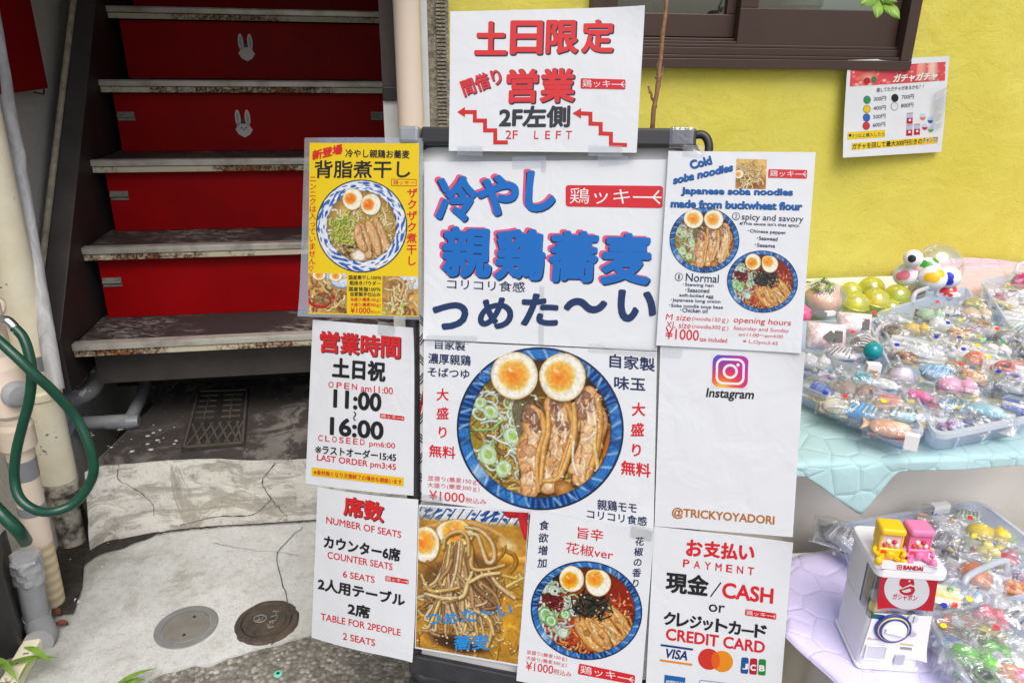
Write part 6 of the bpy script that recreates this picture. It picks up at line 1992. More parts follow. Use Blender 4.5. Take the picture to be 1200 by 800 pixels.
lens = [(838.5 + 6.0 * math.sin(a) * .85, 772.9 - 9.8 * math.cos(a)) for a in np.linspace(0, 2 * math.pi, 25)[:-1]]
s.poly('card_logo', lens, (238, 100, 40), 0.0007)
for x0, c in ((868, (28, 92, 160)), (878.2, (190, 36, 64)), (888.4, (40, 140, 60))):
    s.rrect('card_logo', [(x0 + .9, 769.3 + (x0 - 868) * .1), (x0 + 9.4, 769.3 + (x0 - 862) * .1), (x0 + 8.6, 789 + (x0 - 868) * .1), (x0 - .4, 788 + (x0 - 868) * .1)], 2.2, c, 0.0005)
for ch, x, y in (('J', 870, 783), ('C', 879.3, 784.2), ('B', 889.6, 785)):
    s.text(ch, (x, y), (x + 6, y + .6), 6.4, (250, 250, 250), 0.03, 'card_logo', 0.0007)
s.poly('card_logo', [(778.8, 789.8), (803.2, 793.2), (802, 818), (777.6, 814.6)], (28, 106, 176), 0.0005)
s.text('AMERICAN', (780, 799.6), (801.6, 802.6), 4, (250, 250, 250), 0.01, 'card_logo', 0.0007)
s.text('EXPRESS', (779.8, 807), (801, 810), 4, (250, 250, 250), 0.01, 'card_logo', 0.0007)
s.rring('card_logo', [(820, 796), (852, 800), (851, 822), (819, 818)], 2, 0.9, (110, 150, 190), 0.0005)

# ---- sheet on the yellow wall
def on_wall_sign(x, y, out=0.0): return on_facade(x, y, out)
s = sheet([(992, 71), (1113, 66), (1103, 178), (988, 185)], 'small laminated price notice with a red banner taped to the yellow wall', out=0.022, hit=on_wall_sign, push=(1, 1.004, 1.004, .99), wave=0.002, group=None, name='price_notice', cat='notice', seed=1)
s.picture('banner', paint_banner(), [(996.5, 79.3), (1108.5, 72.3), (1107.5, 95), (995.5, 102)])
s.text('ガチャガチャ', (1046, 97), (1097, 93.5), 9, (255, 250, 240), 0.03, 'banner_lettering', 0.0008, ((180, 60, 60), .5, .5), slant=.2)
s.text('探してたガチャがあるかも？！', (1027, 108.5), (1082, 104), 5.2, BLK, 0.006)
for x, y, c, t_ in ((1016, 117.2, (46, 160, 96), '300円'), (1015.7, 128, (246, 208, 40), '400円'), (1015.4, 138, (60, 110, 200), '500円'), (1015, 147.6, (220, 60, 66), '600円'), (1048.6, 115, (40, 38, 42), '700円'), (1048, 125, None, '800円')):
    s.disc('price_dot#%d' % int(x * y), x, y, 4.3, 4.8, (70, 70, 74), 0.0004, 22); s.disc('price_dot#%d' % int(x * y), x, y, 3.8, 4.3, c or (236, 238, 240), 0.0005, 22)
    s.text(t_, (x + 7.6, y + 1.8), (x + 22, y + .9), 5.4, BLK, 0.002)
for x, y in ((1062.5, 134), (1062, 148), (1071, 147)):
    s.poly('machine_print#%d' % int(x + y), [(x, y - 1.4), (x + 7.4, y - 1.8), (x + 7.4, y - 1), (x, y - .6)], (200, 60, 80), 0.0005); s.poly('machine_print#%d' % int(x + y), [(x, y), (x + 7.2, y - .4), (x + 7, y + 4.5), (x, y + 4.8)], (190, 206, 230), 0.0005)
    s.poly('machine_print#%d' % int(x + y), [(x, y + 4.4), (x + 7, y + 4), (x + 6.8, y + 11), (x - .2, y + 11.4)], (196, 36, 66), 0.00052); s.poly('machine_print#%d' % int(x + y), [(x + 2.4, y + 5.6), (x + 5, y + 5.4), (x + 5, y + 8), (x + 2.4, y + 8.2)], (244, 244, 246), 0.0006)
for x, y, c in ((1081.3, 137, (240, 140, 60)), (1090.3, 140.6, (60, 110, 200)), (1083.5, 148.6, (220, 50, 90)), (1090.6, 151.2, (110, 190, 70))):
    s.disc('capsule_print#%d' % int(x), x, y, 3.5, 4.0, (206, 224, 240), 0.0005, 20); s.poly('capsule_print#%d' % int(x), [(x + 3.4 * math.cos(a), y + .4 + 3.6 * math.sin(a)) for a in np.linspace(0, math.pi, 12)], c, 0.0006)
s.poly('yellow_strip', [(993.4, 155.2), (1037.3, 152.3), (1036.9, 161), (992.8, 163.8)], (250, 216, 40), 0.0004, 10)
s.disc('lettering', 996, 158.8, 1.6, 1.8, BLK, 0.0006, 14); s.text('2つ以上購入したら', (998.5, 161.8), (1036.5, 159.4), 4.6, BLK, 0.004, h=0.0006)
s.poly('yellow_strip#2', [(998.2, 168), (1099.2, 160.2), (1098.6, 168), (997.6, 176)], (250, 216, 40), 0.0004, 14)
s.text('ガチャを回して最大300円引きの', (998.6, 175.2), (1080.3, 168.8), 6.4, BLK, 0.016, h=0.0006)
s.text('チャンス!!', (1081, 168.4), (1098.3, 166.6), 6.4, (34, 84, 190), 0.02, h=0.0006)
for k, q in ((0, [(600, 184), (640, 183), (641, 196), (601, 198)]), (0, [(700, 180), (735, 178), (737, 192), (702, 195)]), (0, [(500, 392), (560, 393), (560, 404), (500, 403)]), (1, [(690, 402), (770, 406), (769, 418), (689, 412)]),
             (1, [(494, 578), (520, 581), (519, 592), (493, 590)]), (2, [(492, 592), (512, 593), (510, 606), (491, 604)]), (3, [(740, 613), (766, 619), (763, 634), (738, 629)]), (4, [(690, 170), (730, 171), (729, 184), (689, 183)]), (4, [(536, 171), (566, 171), (566, 183), (536, 182)]),
             (6, [(444, 376), (464, 378), (463, 394), (443, 392)]), (8, [(800, 170), (826, 171), (826, 184), (800, 183)]), (9, [(776, 406), (800, 407), (799, 419), (775, 418)])):
    SH[k].tape(q)
finish(SH)
# strip of clear tape holding the wall notice, crumpled along its right edge
m = MB()
q = [on_facade(1094, 110, .024), on_facade(1112, 100, .024), on_facade(1104, 150, .024), on_facade(1092, 152, .024)]
m.grid(lambda u, v: (q[0] * (1 - u) + q[1] * u) * (1 - v) + (q[3] * (1 - u) + q[2] * u) * v - FD * 0.003 * mnoise.noise(Vector((u * 5, v * 9, 0))), 8, 12)
tag(m.build('clear_tape_piece', M['tape'], smooth=True), 'crumpled clear tape along the edge of the wall notice', 'tape')
# ------------------------------------------------------------------ two-tier toy table on the right
UZ, LZ = 0.60, 0.38
def poly_area_slab(mm, pts, z0, z1):
    mm.prism([np.array([p[0], p[1], z1]) for p in pts], (0, 0, z0 - z1))
fe0, fe1 = np.array([0.40, 0.945, 0]), np.array([1.9, 1.115, 0])           # front edge of the upper table
def fe(x): return fe0 + (fe1 - fe0) * (x - fe0[0]) / (fe1[0] - fe0[0])
ut = empty('display_table', (1.0, 1.5, 0), 'upper toy display table against the yellow wall with a grey drape hung in front', 'table')
bk0, bk1 = FP + FL * 0.70 - FD * 0.03, FP + FL * 2.2 - FD * 0.03
m = MB(); poly_area_slab(m, [fe0, fe1, bk1, bk0], UZ - 0.02, UZ); m.build('table_top', M['white_plastic'], ut, bevel=0.003)
for x, y in ((0.50, 1.30), (1.75, 1.28), (0.56, 1.78), (1.85, 1.98)):
    m = MB(); m.tube([(x, y, 0.0), (x, y, UZ - 0.021)], 0.014, 12); m.build('leg', M['black_metal'], ut, smooth=True)
dr0, dr1 = np.array([0.33, 1.085, 0]), np.array([1.9, 1.27, 0])
def drape_fn(u, v, h=0.0):
    p = dr0 + (dr1 - dr0) * u
    fold = 0.010 * math.sin(u * 46 + math.sin(u * 17) * 2) * v + 0.010 * mnoise.noise(Vector((u * 9, v * 2.2, 2)))
    n_ = np.array([0.117, -0.993, 0])
    return np.array([p[0], p[1], (UZ - 0.022) * (1 - v) + 0.01 * v]) + n_ * (fold + h)
fine_grid(drape_fn, 110, 22, 0.001).build('drape', M['drape'], ut, smooth=True)

# mint mat: lies along the front edge, one corner hangs over
def px_on_top(x, y, z=UZ): return at_z(x, y, z)
A_, B_ = fe(0.425), fe(0.60)
tipw = at_plane(1005, 606, fe0 - np.array([0, .006, 0]), np.array([0.1127, -0.9936, 0]))
drop = UZ - tipw[2]
ut_tip = (tipw[0] - A_[0]) / (B_[0] - A_[0])
def mint_fn(u, v, h=0.0):
    # v 0..0.6 on the table from back to front edge; 0.6..1 hangs
    x = 0.395 + (1.06 - 0.395) * u
    e = fe(x)
    if v <= 0.6:
        y = e[1] + 0.55 * (1 - v / 0.6)
        z = UZ + 0.006 + 0.002 * mnoise.noise(Vector((x * 12, y * 12, 0)))
        p = np.array([x, y - 0.004, z])
        if x < 0.43 and v < .25: p[0] += 0.02
        return p + Z * h
    s = (v - 0.6) / 0.4
    k = (x - 0.40) / (tipw[0] - 0.40) if x < tipw[0] else 1 - (x - tipw[0]) / (0.585 - tipw[0])
    k = max(k, 0.24)
    d = drop * k * s
    w = 0.002 * math.sin(x * 40) * s
    r = 0.008
    return np.array([x, e[1] - 0.004 - min(r, d) - w - 0.0 * h, UZ + 0.006 - max(0, d - 0.002)]) - np.array([0.11, -0.99, 0]) * 0 + np.array([0, -1, 0]) * (h if s > 0.02 else 0)
mm_ = fine_grid(mint_fn, 70, 34, 0.0025)
tag(mm_.build('quilted_mat', M['mint'], base=(0.6, 1.1, UZ), smooth=True), 'mint green quilted mat hanging over the front of the upper table', 'mat')
# pale blue cloth towards the back, pink quilted cloth against the wall
m = fine_grid(lambda u, v, h: np.array([0.50 + 0.62 * u + 0.14 * v, 1.46 + 0.30 * v + 0.11 * u, UZ + 0.004 + 0.003 * mnoise.noise(Vector((u * 6, v * 4, 1))) + h]), 20, 12, 0.003)
tag(m.build('blue_cloth', M['sky_cloth'], base=(0.8, 1.6, UZ), smooth=True), 'pale blue cloth beneath the capsules at the back of the table', 'cloth')
pk_top = [(1040, 338), (1062, 322), (1088, 309), (1120, 302), (1160, 303), (1200, 308), (1260, 315), (1330, 330)]
ptop = catmull([on_facade(x, y, 0.012) for x, y in pk_top], 6)
def pink_fn(u, v, h=0.0):
    i = min(int(u * (len(ptop) - 1)), len(ptop) - 2); f = u * (len(ptop) - 1) - i
    t = ptop[i] * (1 - f) + ptop[i + 1] * f
    w = 0.008 * mnoise.noise(Vector((u * 16, v * 4, 3))) + 0.004 * math.sin(u * 60) * v
    if v > 0.4:
        k = (v - 0.4) / 0.6
        return np.array([t[0], t[1], UZ + 0.012 + (t[2] - UZ - 0.012) * k]) - FD * (0.002 + max(0, w) * (1 - k) - h) 
    k = v / 0.4
    q = np.array([t[0], t[1], UZ + 0.010]) - FD * (0.34 * (1 - k) + 0.004)
    return q + Z * (0.003 + max(0, w) + h)
m = fine_grid(pink_fn, 60, 26, 0.003)
tag(m.build('pink_cloth', M['pink'], base=ptop[20], smooth=True), 'pink quilted cloth bunched up against the yellow wall', 'cloth')

# lower table and lilac mat
lt = empty('low_table', (0.85, 0.85, 0), 'low display table draped in grey cloth carrying the toy machine', 'table')
m = MB(); lo = [(0.455, 0.62), (1.7, 0.62), (1.7, 1.17), (0.455, 1.03)]
poly_area_slab(m, lo, LZ - 0.02, LZ); m.build('table_top', M['white_plastic'], lt)
def skirt(u, v, h=0.0):
    P = [np.array([0.462, 1.02]), np.array([0.462, 0.63]), np.array([1.68, 0.63])]
    s = u * 2; i = min(int(s), 1); f = s - i
    p = P[i] * (1 - f) + P[i + 1] * f
    n_ = np.array([-1, 0]) if i == 0 else np.array([0, -1])
    w = 0.012 * math.sin(u * 70) * v + 0.02 * v
    q = p + n_ * (w + h)
    return np.array([q[0], q[1], (LZ - 0.021) * (1 - v) + 0.008 * v])
fine_grid(skirt, 90, 12, 0.001).build('drape', M['drape'], lt, smooth=True)
lil = catmull([at_z(x, y, LZ + 0.008) for x, y in ((919, 668), (934, 650), (985, 641), (1080, 634), (1230, 660), (1330, 800), (1260, 960), (1120, 960), (1040, 868), (985, 800), (930, 750), (918, 728))], 8, True)
cen = sum(lil) / len(lil)
vs, fs_ = [], []
R_ = 14
for k in range(R_ + 1):
    for p in lil:
        q = cen + (p - cen) * (1 - k / R_ * 0.98)
        q = q + Z * (0.0025 * mnoise.noise(Vector(q * 14)) + (-0.003 if k == 0 else 0))
        vs.append(q)
nl = len(lil)
for k in range(R_):
    for i in range(nl):
        fs_.append((k * nl + i, k * nl + (i + 1) % nl, (k + 1) * nl + (i + 1) % nl, (k + 1) * nl + i))
fs_.append(tuple(R_ * nl + i for i in range(nl)))
n1 = len(vs); vs += [p - Z * 0.008 for p in lil]
for i in range(nl): fs_.append((n1 + i, n1 + (i + 1) % nl, (i + 1) % nl, i))
m = MB(); m.add(vs, fs_)
tag(m.build('quilted_mat', M['lilac'], base=cen, smooth=True), 'lilac quilted mat under the white toy machine', 'mat')
m = MB()
bgp = at_z(938, 790, 0.16)
m.ball(bgp + np.array([0.02, 0.05, -0.03]), (0.07, 0.10, 0.16), nu=14, nv=18, wob=0.25, seed=4)
tag(m.build('black_bag', M['black'], base=(bgp[0], bgp[1], 0.0), smooth=True), 'black bag in the shade beside the low table', 'bag')

# ---- milky storage boxes
def rloop(C4, r, n=6):
    out = []
    for i in range(4):
        out += corner(C4[i - 1], C4[i], C4[(i + 1) % 4], r, n)
    return out
BOX = {}
def storage_box(key, px, rim_z, base_z, label, taper=0.93, handles=((0, 1),)):
    C4 = [at_z(x, y, rim_z) for x, y in px]             # BL, BR, FR, FL
    C4 = C4[::-1]
    cen = sum(C4) / 4
    root = empty('storage_box', np.array([cen[0], cen[1], base_z]), label, 'box', 'milky plastic boxes of toys')
    def ring_(k, z, r=0.028): 
        return [np.array([p[0], p[1], z]) for p in rloop([cen + (c - cen) * k for c in C4], r)]
    depth = rim_z - base_z
    rings = [ring_(taper, base_z + 0.002), ring_(1.0, rim_z), ring_(0.985, rim_z), ring_(taper * 0.975, base_z + 0.004)]
    n_ = len(rings[0]); m = MB()
    vs = [p for rg_ in rings for p in rg_]
    fs_ = [(k * n_ + i, k * n_ + (i + 1) % n_, (k + 1) * n_ + (i + 1) % n_, (k + 1) * n_ + i) for k in range(3) for i in range(n_)]
    fs_ += [tuple(range(n_ - 1, -1, -1)), tuple(3 * n_ + i for i in range(n_))]
    m.add(vs, fs_); body = m.build('body', M['bin'], root, smooth=False)
    outer = [cen + (p - cen) * (1 + 0.006 / max(0.05, np.linalg.norm(p - cen))) for p in rings[1]]
    m = MB()
    vs = [p + Z * .0 for p in rings[2]] + [p + Z * 0.003 for p in rings[2]] + [p + Z * 0.003 for p in outer] + [p - Z * 0.005 for p in outer]
    m.add(vs, [(k * n_ + i, k * n_ + (i + 1) % n_, (k + 1) * n_ + (i + 1) % n_, (k + 1) * n_ + i) for k in range(3) for i in range(n_)])
    m.build('rim', M['bin_rim'], root, smooth=False)
    m = MB()                                             # ribs on the outside wall
    for i in range(0, n_):
        a, b = rings[0][i], rings[1][i]; a2, b2 = rings[0][(i + 1) % n_], rings[1][(i + 1) % n_]
        l_ = np.linalg.norm(b2 - b)
        if l_ > 0.08:
            for t in np.linspace(.12, .88, max(3, int(l_ / 0.055))):
                p, q = a * (1 - t) + a2 * t, b * (1 - t) + b2 * t
                o_ = (q - cen); o_[2] = 0; o_ /= np.linalg.norm(o_)
                m.tube([p + o_ * .001, q + o_ * .001 - Z * .01], 0.0016, 6)
    if m.v: m.build('rib', M['bin_rim'], root)
    for ia, ib in handles:                               # folding handle at an end
        a, b = C4[ia], C4[ib]; mid = (a + b) / 2; t = (b - a) / np.linalg.norm(b - a); o_ = mid - cen; o_[2] = 0; o_ /= np.linalg.norm(o_)
        w = min(0.05, np.linalg.norm(b - a) * .3)
        m = MB(); m.tube(catmull([mid - t * w - o_ * .004 + Z * .002, mid - t * w * .9 + o_ * .004 + Z * .022, mid + o_ * .006 + Z * .025, mid + t * w * .9 + o_ * .004 + Z * .022, mid + t * w - o_ * .004 + Z * .002], 5), 0.005, 8)
        m.build('handle', M['bin_rim'], root, smooth=True)
    BOX[key] = (cen, base_z)
    return root
storage_box('a', [(905, 380), (1016, 376), (1084, 512), (930, 448)], UZ + .047, UZ + .008, 'milky plastic box of packets and large toys next to the signboard', handles=())
storage_box('b', [(1028, 368), (1132, 336), (1222, 486), (1096, 512)], UZ + .047, UZ + .008, 'milky plastic box with a raised handle, full of silvery packets', handles=((2, 3),))
storage_box('c', [(1150, 330), (1250, 308), (1350, 425), (1234, 460)], UZ + .047, UZ + .008, 'milky plastic box of white packets beneath the pink cloth', handles=((2, 3),))
storage_box('d', [(968, 618), (1148, 588), (1270, 682), (1090, 722)], LZ + .050, LZ + .010, 'low milky plastic box of packets behind the toy machine', handles=())
storage_box('e', [(1084, 714), (1215, 655), (1300, 800), (1180, 872)], LZ + .048, LZ + .010, 'low milky plastic box of packets in front of the toy machine', handles=((2, 3),))

# ---- packets of toys
def toon(name, rgb, rough=0.35): 
    return plain('toy_' + name, S(*rgb, 0.9), rough, 0.06, 40)
TM = {}
def tmat(rgb, rough=0.35):
    if rgb not in TM: TM[rgb] = toon('paint', rgb, rough)
    return TM[rgb]
SIL, WHT, GRY, BKK = (206, 208, 212), (240, 240, 242), (150, 152, 158), (44, 44, 50)
DOT = {'red': (240, 50, 50), 'yellow': (250, 222, 40), 'blue': (30, 44, 190), 'green': (60, 170, 80), 'mint': (130, 240, 130)}
prnd = random.Random(42)

def toy_mesh(mb, kind, fr, r):
    """fr(x, y, z) -> world; r is the half size; material 0 main, 1 second, 2 third"""
    c0, X, Y, Zz = fr
    ax = (Vector(X), Vector(Y), Vector(Zz))
    def at(x, y, z): return c0 + X * x * r + Y * y * r + Zz * z * r
    def B(i, x, y, z, a, b, c, wob=0.0): mb.mat(i).ball(at(x, y, z), (a * r, b * r, c * r), ax, 8, 12, wob, prnd.random() * 9)
    if kind == 'ball':
        B(0, 0, 0, .2, .8, .8, .6); B(1, .3, .3, .62, .22, .22, .2)
    elif kind == 'animal':
        B(0, -.35, 0, .25, .72, .55, .45, .1); B(0, .5, .05, .35, .46, .44, .42); B(0, .42, .42, .5, .14, .2, .12); B(0, .42, -.34, .5, .14, .2, .12)
        B(1, .72, .05, .5, .2, .24, .2); B(2, .62, .2, .66, .06, .06, .06); B(2, .62, -.1, .66, .06, .06, .06); B(0, -.7, .45, .1, .2, .16, .16); B(0, -.7, -.45, .1, .2, .16, .16); B(0, .1, .5, .1, .18, .14, .14); B(0, .1, -.5, .1, .18, .14, .14)
    elif kind == 'figure':
        B(0, .0, 0, .25, .4, .26, .22); B(1, .52, 0, .28, .24, .24, .22); B(2, .6, .08, .36, .22, .22, .17)
        mb.mat(0).tube([at(.2, .2, .2), at(.05, .5, .15)], .09 * r, 8); mb.tube([at(.2, -.2, .2), at(-.1, -.46, .2)], .09 * r, 8)
        mb.mat(1).tube([at(-.3, .12, .2), at(-.95, .2, .1)], .12 * r, 8); mb.tube([at(-.3, -.12, .2), at(-.95, -.12, .12)], .12 * r, 8)
    elif kind == 'fish':
        B(0, 0, 0, .2, .95, .42, .34, .15); B(1, .3, 0, .36, .5, .28, .22); mb.mat(1).prism([at(-.8, 0, .2), at(-1.2, .4, .2), at(-1.1, 0, .22), at(-1.2, -.4, .2)], Zz * r * .06); B(2, .68, .1, .42, .07, .07, .07)
    elif kind == 'bottle':
        mb.mat(0).lathe(at(-.9, 0, .25), X, [(.3 * r, 0), (.36 * r, .1 * r), (.36 * r, 1.0 * r), (.18 * r, 1.3 * r), (.16 * r, 1.5 * r)], 14); mb.mat(1).lathe(at(.6, 0, .25), X, [(.2 * r, 0), (.2 * r, .3 * r)], 14); mb.mat(2).lathe(at(-.5, 0, .25), X, [(.365 * r, 0), (.365 * r, .5 * r)], 14)
    elif kind == 'food':
        B(0, 0, 0, .12, .85, .6, .3, .12)
        for k in range(7): B(1 if k % 2 else 2, -.6 + .2 * k, .22 * math.sin(k * 2.1), .4, .2, .17, .14, .2)
    elif kind == 'shell':
        B(0, 0, 0, .2, .9, .6, .4); 
        for k in range(5): mb.mat(1).tube(catmull([at(-.7, -.45 + .22 * k, .3), at(0, -.5 + .25 * k, .62), at(.75, -.25 + .12 * k, .3)], 4), .05 * r, 6)
        B(2, .5, 0, .5, .2, .2, .12)
    elif kind == 'coil':
        for k in range(4): mb.mat(k % 3).tube([at(.6 * math.cos(t) * (1 - .12 * k), .45 * math.sin(t) * (1 - .12 * k), .1 + .14 * k) for t in np.linspace(0, 6.283, 17)[:-1]], .12 * r, 8, closed=True)
    elif kind == 'flower':
        for k in range(6): B(0, .5 * math.cos(k * 1.047), .5 * math.sin(k * 1.047), .2, .32, .32, .2)
        B(1, 0, 0, .35, .28, .28, .2); mb.mat(2).tube([at(-.4, -.4, .1), at(-1, -.7, .1)], .07 * r, 6)
    elif kind == 'block':
        mb.mat(0).frame_box(at(0, 0, 0), X, Y, Zz, (-.7 * r, -.5 * r, 0), (.7 * r, .5 * r, .5 * r)); mb.mat(1).frame_box(at(0, 0, 0), X, Y, Zz, (-.72 * r, -.14 * r, .06 * r), (.72 * r, .14 * r, .52 * r)); B(2, .3, .3, .55, .14, .14, .1)
    elif kind == 'cloth':
        B(0, 0, 0, .15, .95, .6, .3, .35)
        for k in range(6): mb.mat(1 + k % 2).tube(catmull([at(-.8 + .28 * k, -.4, .3), at(-.5 + .24 * k, .05, .5), at(-.4 + .22 * k, .42, .28)], 4), .06 * r, 6)
    elif kind == 'charms':
        for k in range(8):
            B(k % 3, prnd.uniform(-.8, .8), prnd.uniform(-.45, .45), .15, .2, .17, .14, .2)

M['leaflet'] = []
for k_, (c1, c2, c3) in enumerate((((232, 232, 236), (150, 170, 210), (226, 120, 130)), ((222, 224, 230), (236, 196, 120), (110, 150, 120)), ((240, 240, 242), (206, 160, 200), (120, 180, 220)), ((226, 228, 234), (170, 186, 214), (244, 226, 140)))):
    n = N('printed_leaflet')
    v_ = n.n("ShaderNodeTexVoronoi", feature='F1', Scale=95.0); n.l(n.co, v_.inputs["Vector"])
    sp_ = n.n("ShaderNodeSeparateColor"); n.l(v_.outputs["Color"], sp_.inputs[0])
    cl_ = n.mix(n.ramp(sp_.outputs[0], [(0.66, 0.0), (0.68, 1.0)]), S(*c1, .85), S(*c2, .85))
    cl_ = n.mix(n.ramp(sp_.outputs[1], [(0.80, 0.0), (0.82, 1.0)]), cl_, S(*c3, .85))
    cl_ = n.mix(n.ramp(n.noise(300, 2, stretch=(.2, 1, 1)), [(0.64, 0.0), (0.68, 0.4)]), cl_, S(110, 112, 124))
    n.col(cl_).rough(0.4); M['leaflet'].append(n.m)
PK = []
def packet(label, px, py, zc, kind, cols, L_=0.075, W_=0.055, yaw=-32, lean=26, card=None, dot=None, film='film', toyk=0.40):
    c = at_z(px, py, zc)
    a = math.radians(yaw)
    X = np.array([math.cos(a), math.sin(a), 0.0]); Yh = np.array([-math.sin(a), math.cos(a), 0.0])
    if Yh[1] < 0: Yh = -Yh
    b = math.radians(lean)
    Y = Yh * math.cos(b) + Z * math.sin(b); Nn = np.cross(X, Y)
    if Nn[2] < 0: Nn = -Nn
    root = empty('toy_packet', c, label, 'packet', 'bagged toys in the boxes')
    sd = prnd.random() * 50
    t_ = min(L_, W_) * 0.30
    def film_pt(u, v, sgn):
        x, y = (u - .5) * 2, (v - .5) * 2
        prof = (1 - abs(x) ** 4) * (1 - abs(y) ** 4)
        w = 0.0065 * (0.5 - abs(mnoise.noise(Vector((u * 4 + v * 2 + sd, v * 3.4, sgn))))) + 0.0024 * mnoise.noise(Vector((u * 13 + sd, v * 11, sgn + 3)))
        ex = 0.004 * mnoise.noise(Vector((u * 3, sd, 2)))
        return c + X * (x * L_ / 2 + ex) + Y * (y * W_ / 2 + ex) + Nn * ((t_ if sgn > 0 else -t_ * .25) * prof + w * (.3 + prof) + 0.0015)
    m = MB(); nu, nv = 15, 11
    m.grid(lambda u, v: film_pt(u, v, 1), nu, nv)
    m.build('bag', M[film], root, smooth=True)
    if card:
        m = MB(); m.mat(0).frame_box(c - Nn * t_ * .2, X, Y, Nn, (-L_ * .44, -W_ * .42, -.0006), (L_ * .44, W_ * .42, .0002))
        for k in range(3):
            m.mat(1 + k % 2).frame_box(c - Nn * t_ * .2, X, Y, Nn, (-L_ * .40, W_ * (-.36 + .24 * k), .0003), (L_ * prnd.uniform(-.1, .38), W_ * (-.24 + .24 * k), .0007 + .0001 * k))
        m.build('card', [tmat(q, .5) for q in card], root)
    elif True:
        lf = M['leaflet'][prnd.randrange(4)]
        s1_, s2_ = prnd.uniform(.26, .42), prnd.uniform(.24, .40)
        ox, oy = prnd.uniform(-.04, .04) * L_, prnd.uniform(-.04, .04) * W_
        m = MB(); m.grid(lambda u, v: c + X * ((2 * u - 1) * L_ * s1_ + ox) + Y * ((2 * v - 1) * W_ * s2_ + oy) + Nn * (-t_ * .15 + .004 * mnoise.noise(Vector((u * 3 + sd, v * 3, 7)))), 5, 4)
        m.build('leaflet', lf, root)
    if kind:
        m = MB(); toy_mesh(m, kind, (c - Nn * t_ * .05, X, Y, Nn), min(L_, W_ * 1.35) * toyk)
        cc = list(cols) + [WHT, BKK]
        m.build('toy', [tmat(q) for q in cc[:3]], root, smooth=(kind != 'block'))
    if dot:
        p = film_pt(.16, .78, 1) + Nn * 0.0015
        m = MB(); m.prism([p + (X * math.cos(q) + Y * math.sin(q)) * 0.0042 for q in np.linspace(0, 6.283, 15)[:-1]], Nn * 0.0005)
        m.build('dot_sticker', tmat(DOT[dot], .5), root)
    return root
za, zb, zl = UZ + 0.040, UZ + 0.040, LZ + 0.040
# box next to the signboard
P_ = packet
P_('crinkled silver packet with a pale toy nearest the signboard edge', 955, 428, za, 'animal', [SIL, WHT, BKK], .07, .055)
P_('clear packet with a white spotted toy behind the yellow dot sticker', 985, 416, za, 'cloth', [WHT, GRY, (120, 110, 130)], .08, .05, dot='yellow')
P_('clear packet holding a dark brown oval toy with a white plate on top', 1013, 406, za + .004, 'shell', [(96, 84, 70), WHT, (60, 50, 44)], .075, .06, dot='red')
P_('packet with a red and grey charm below the box divider', 1043, 414, za, 'charms', [(220, 70, 90), GRY, (230, 230, 230)], .06, .045, -30)
P_('clear packet of a deep blue bottle toy with a white top at the box corner', 968, 462, za + .004, 'bottle', [(40, 84, 190), WHT, (90, 130, 220)], .095, .05, -52, 20)
P_('clear packet holding a brown and silver hedgehog toy', 999, 464, za + .008, 'animal', [(150, 130, 124), (96, 70, 66), BKK], .085, .06, -40, 24)
P_('long clear packet of a plain white roll across the box', 1035, 452, za + .004, 'fish', [WHT, (226, 228, 224), GRY], .10, .045, -28, 20)
P_('clear packet of a bright sky blue toy by the front wall of the box', 1009, 484, za + .006, 'cloth', [(60, 160, 226), (90, 190, 240), (230, 220, 180)], .08, .05, -32, 22, dot='red')
P_('clear packet with a tan and pink shell shaped toy', 1042, 477, za + .008, 'shell', [(232, 190, 140), (240, 130, 150), (250, 220, 190)], .085, .05, -18, 22)
P_('flat packet with a pale blue and brown picture', 1058, 487, za + .008, 'cloth', [(150, 196, 214), (200, 220, 228), (150, 110, 90)], .085, .045, -16, 20, dot='yellow')
P_('clear packet of a peach coloured fish toy at the near box corner', 1043, 505, za + .004, 'fish', [(240, 176, 140), (246, 206, 180), (220, 120, 80)], .075, .045, -26, 24, toyk=.55)
P_('clear packet of a hot pink long toy beside the box divider', 1082, 468, za + .006, 'bottle', [(244, 120, 180), (250, 160, 200), (240, 90, 160)], .09, .045, -42, 20)
P_('clear packet of a small grey toy under the pink pouches', 975, 438, za - .004, 'charms', [GRY, SIL, (90, 150, 190)], .075, .05)
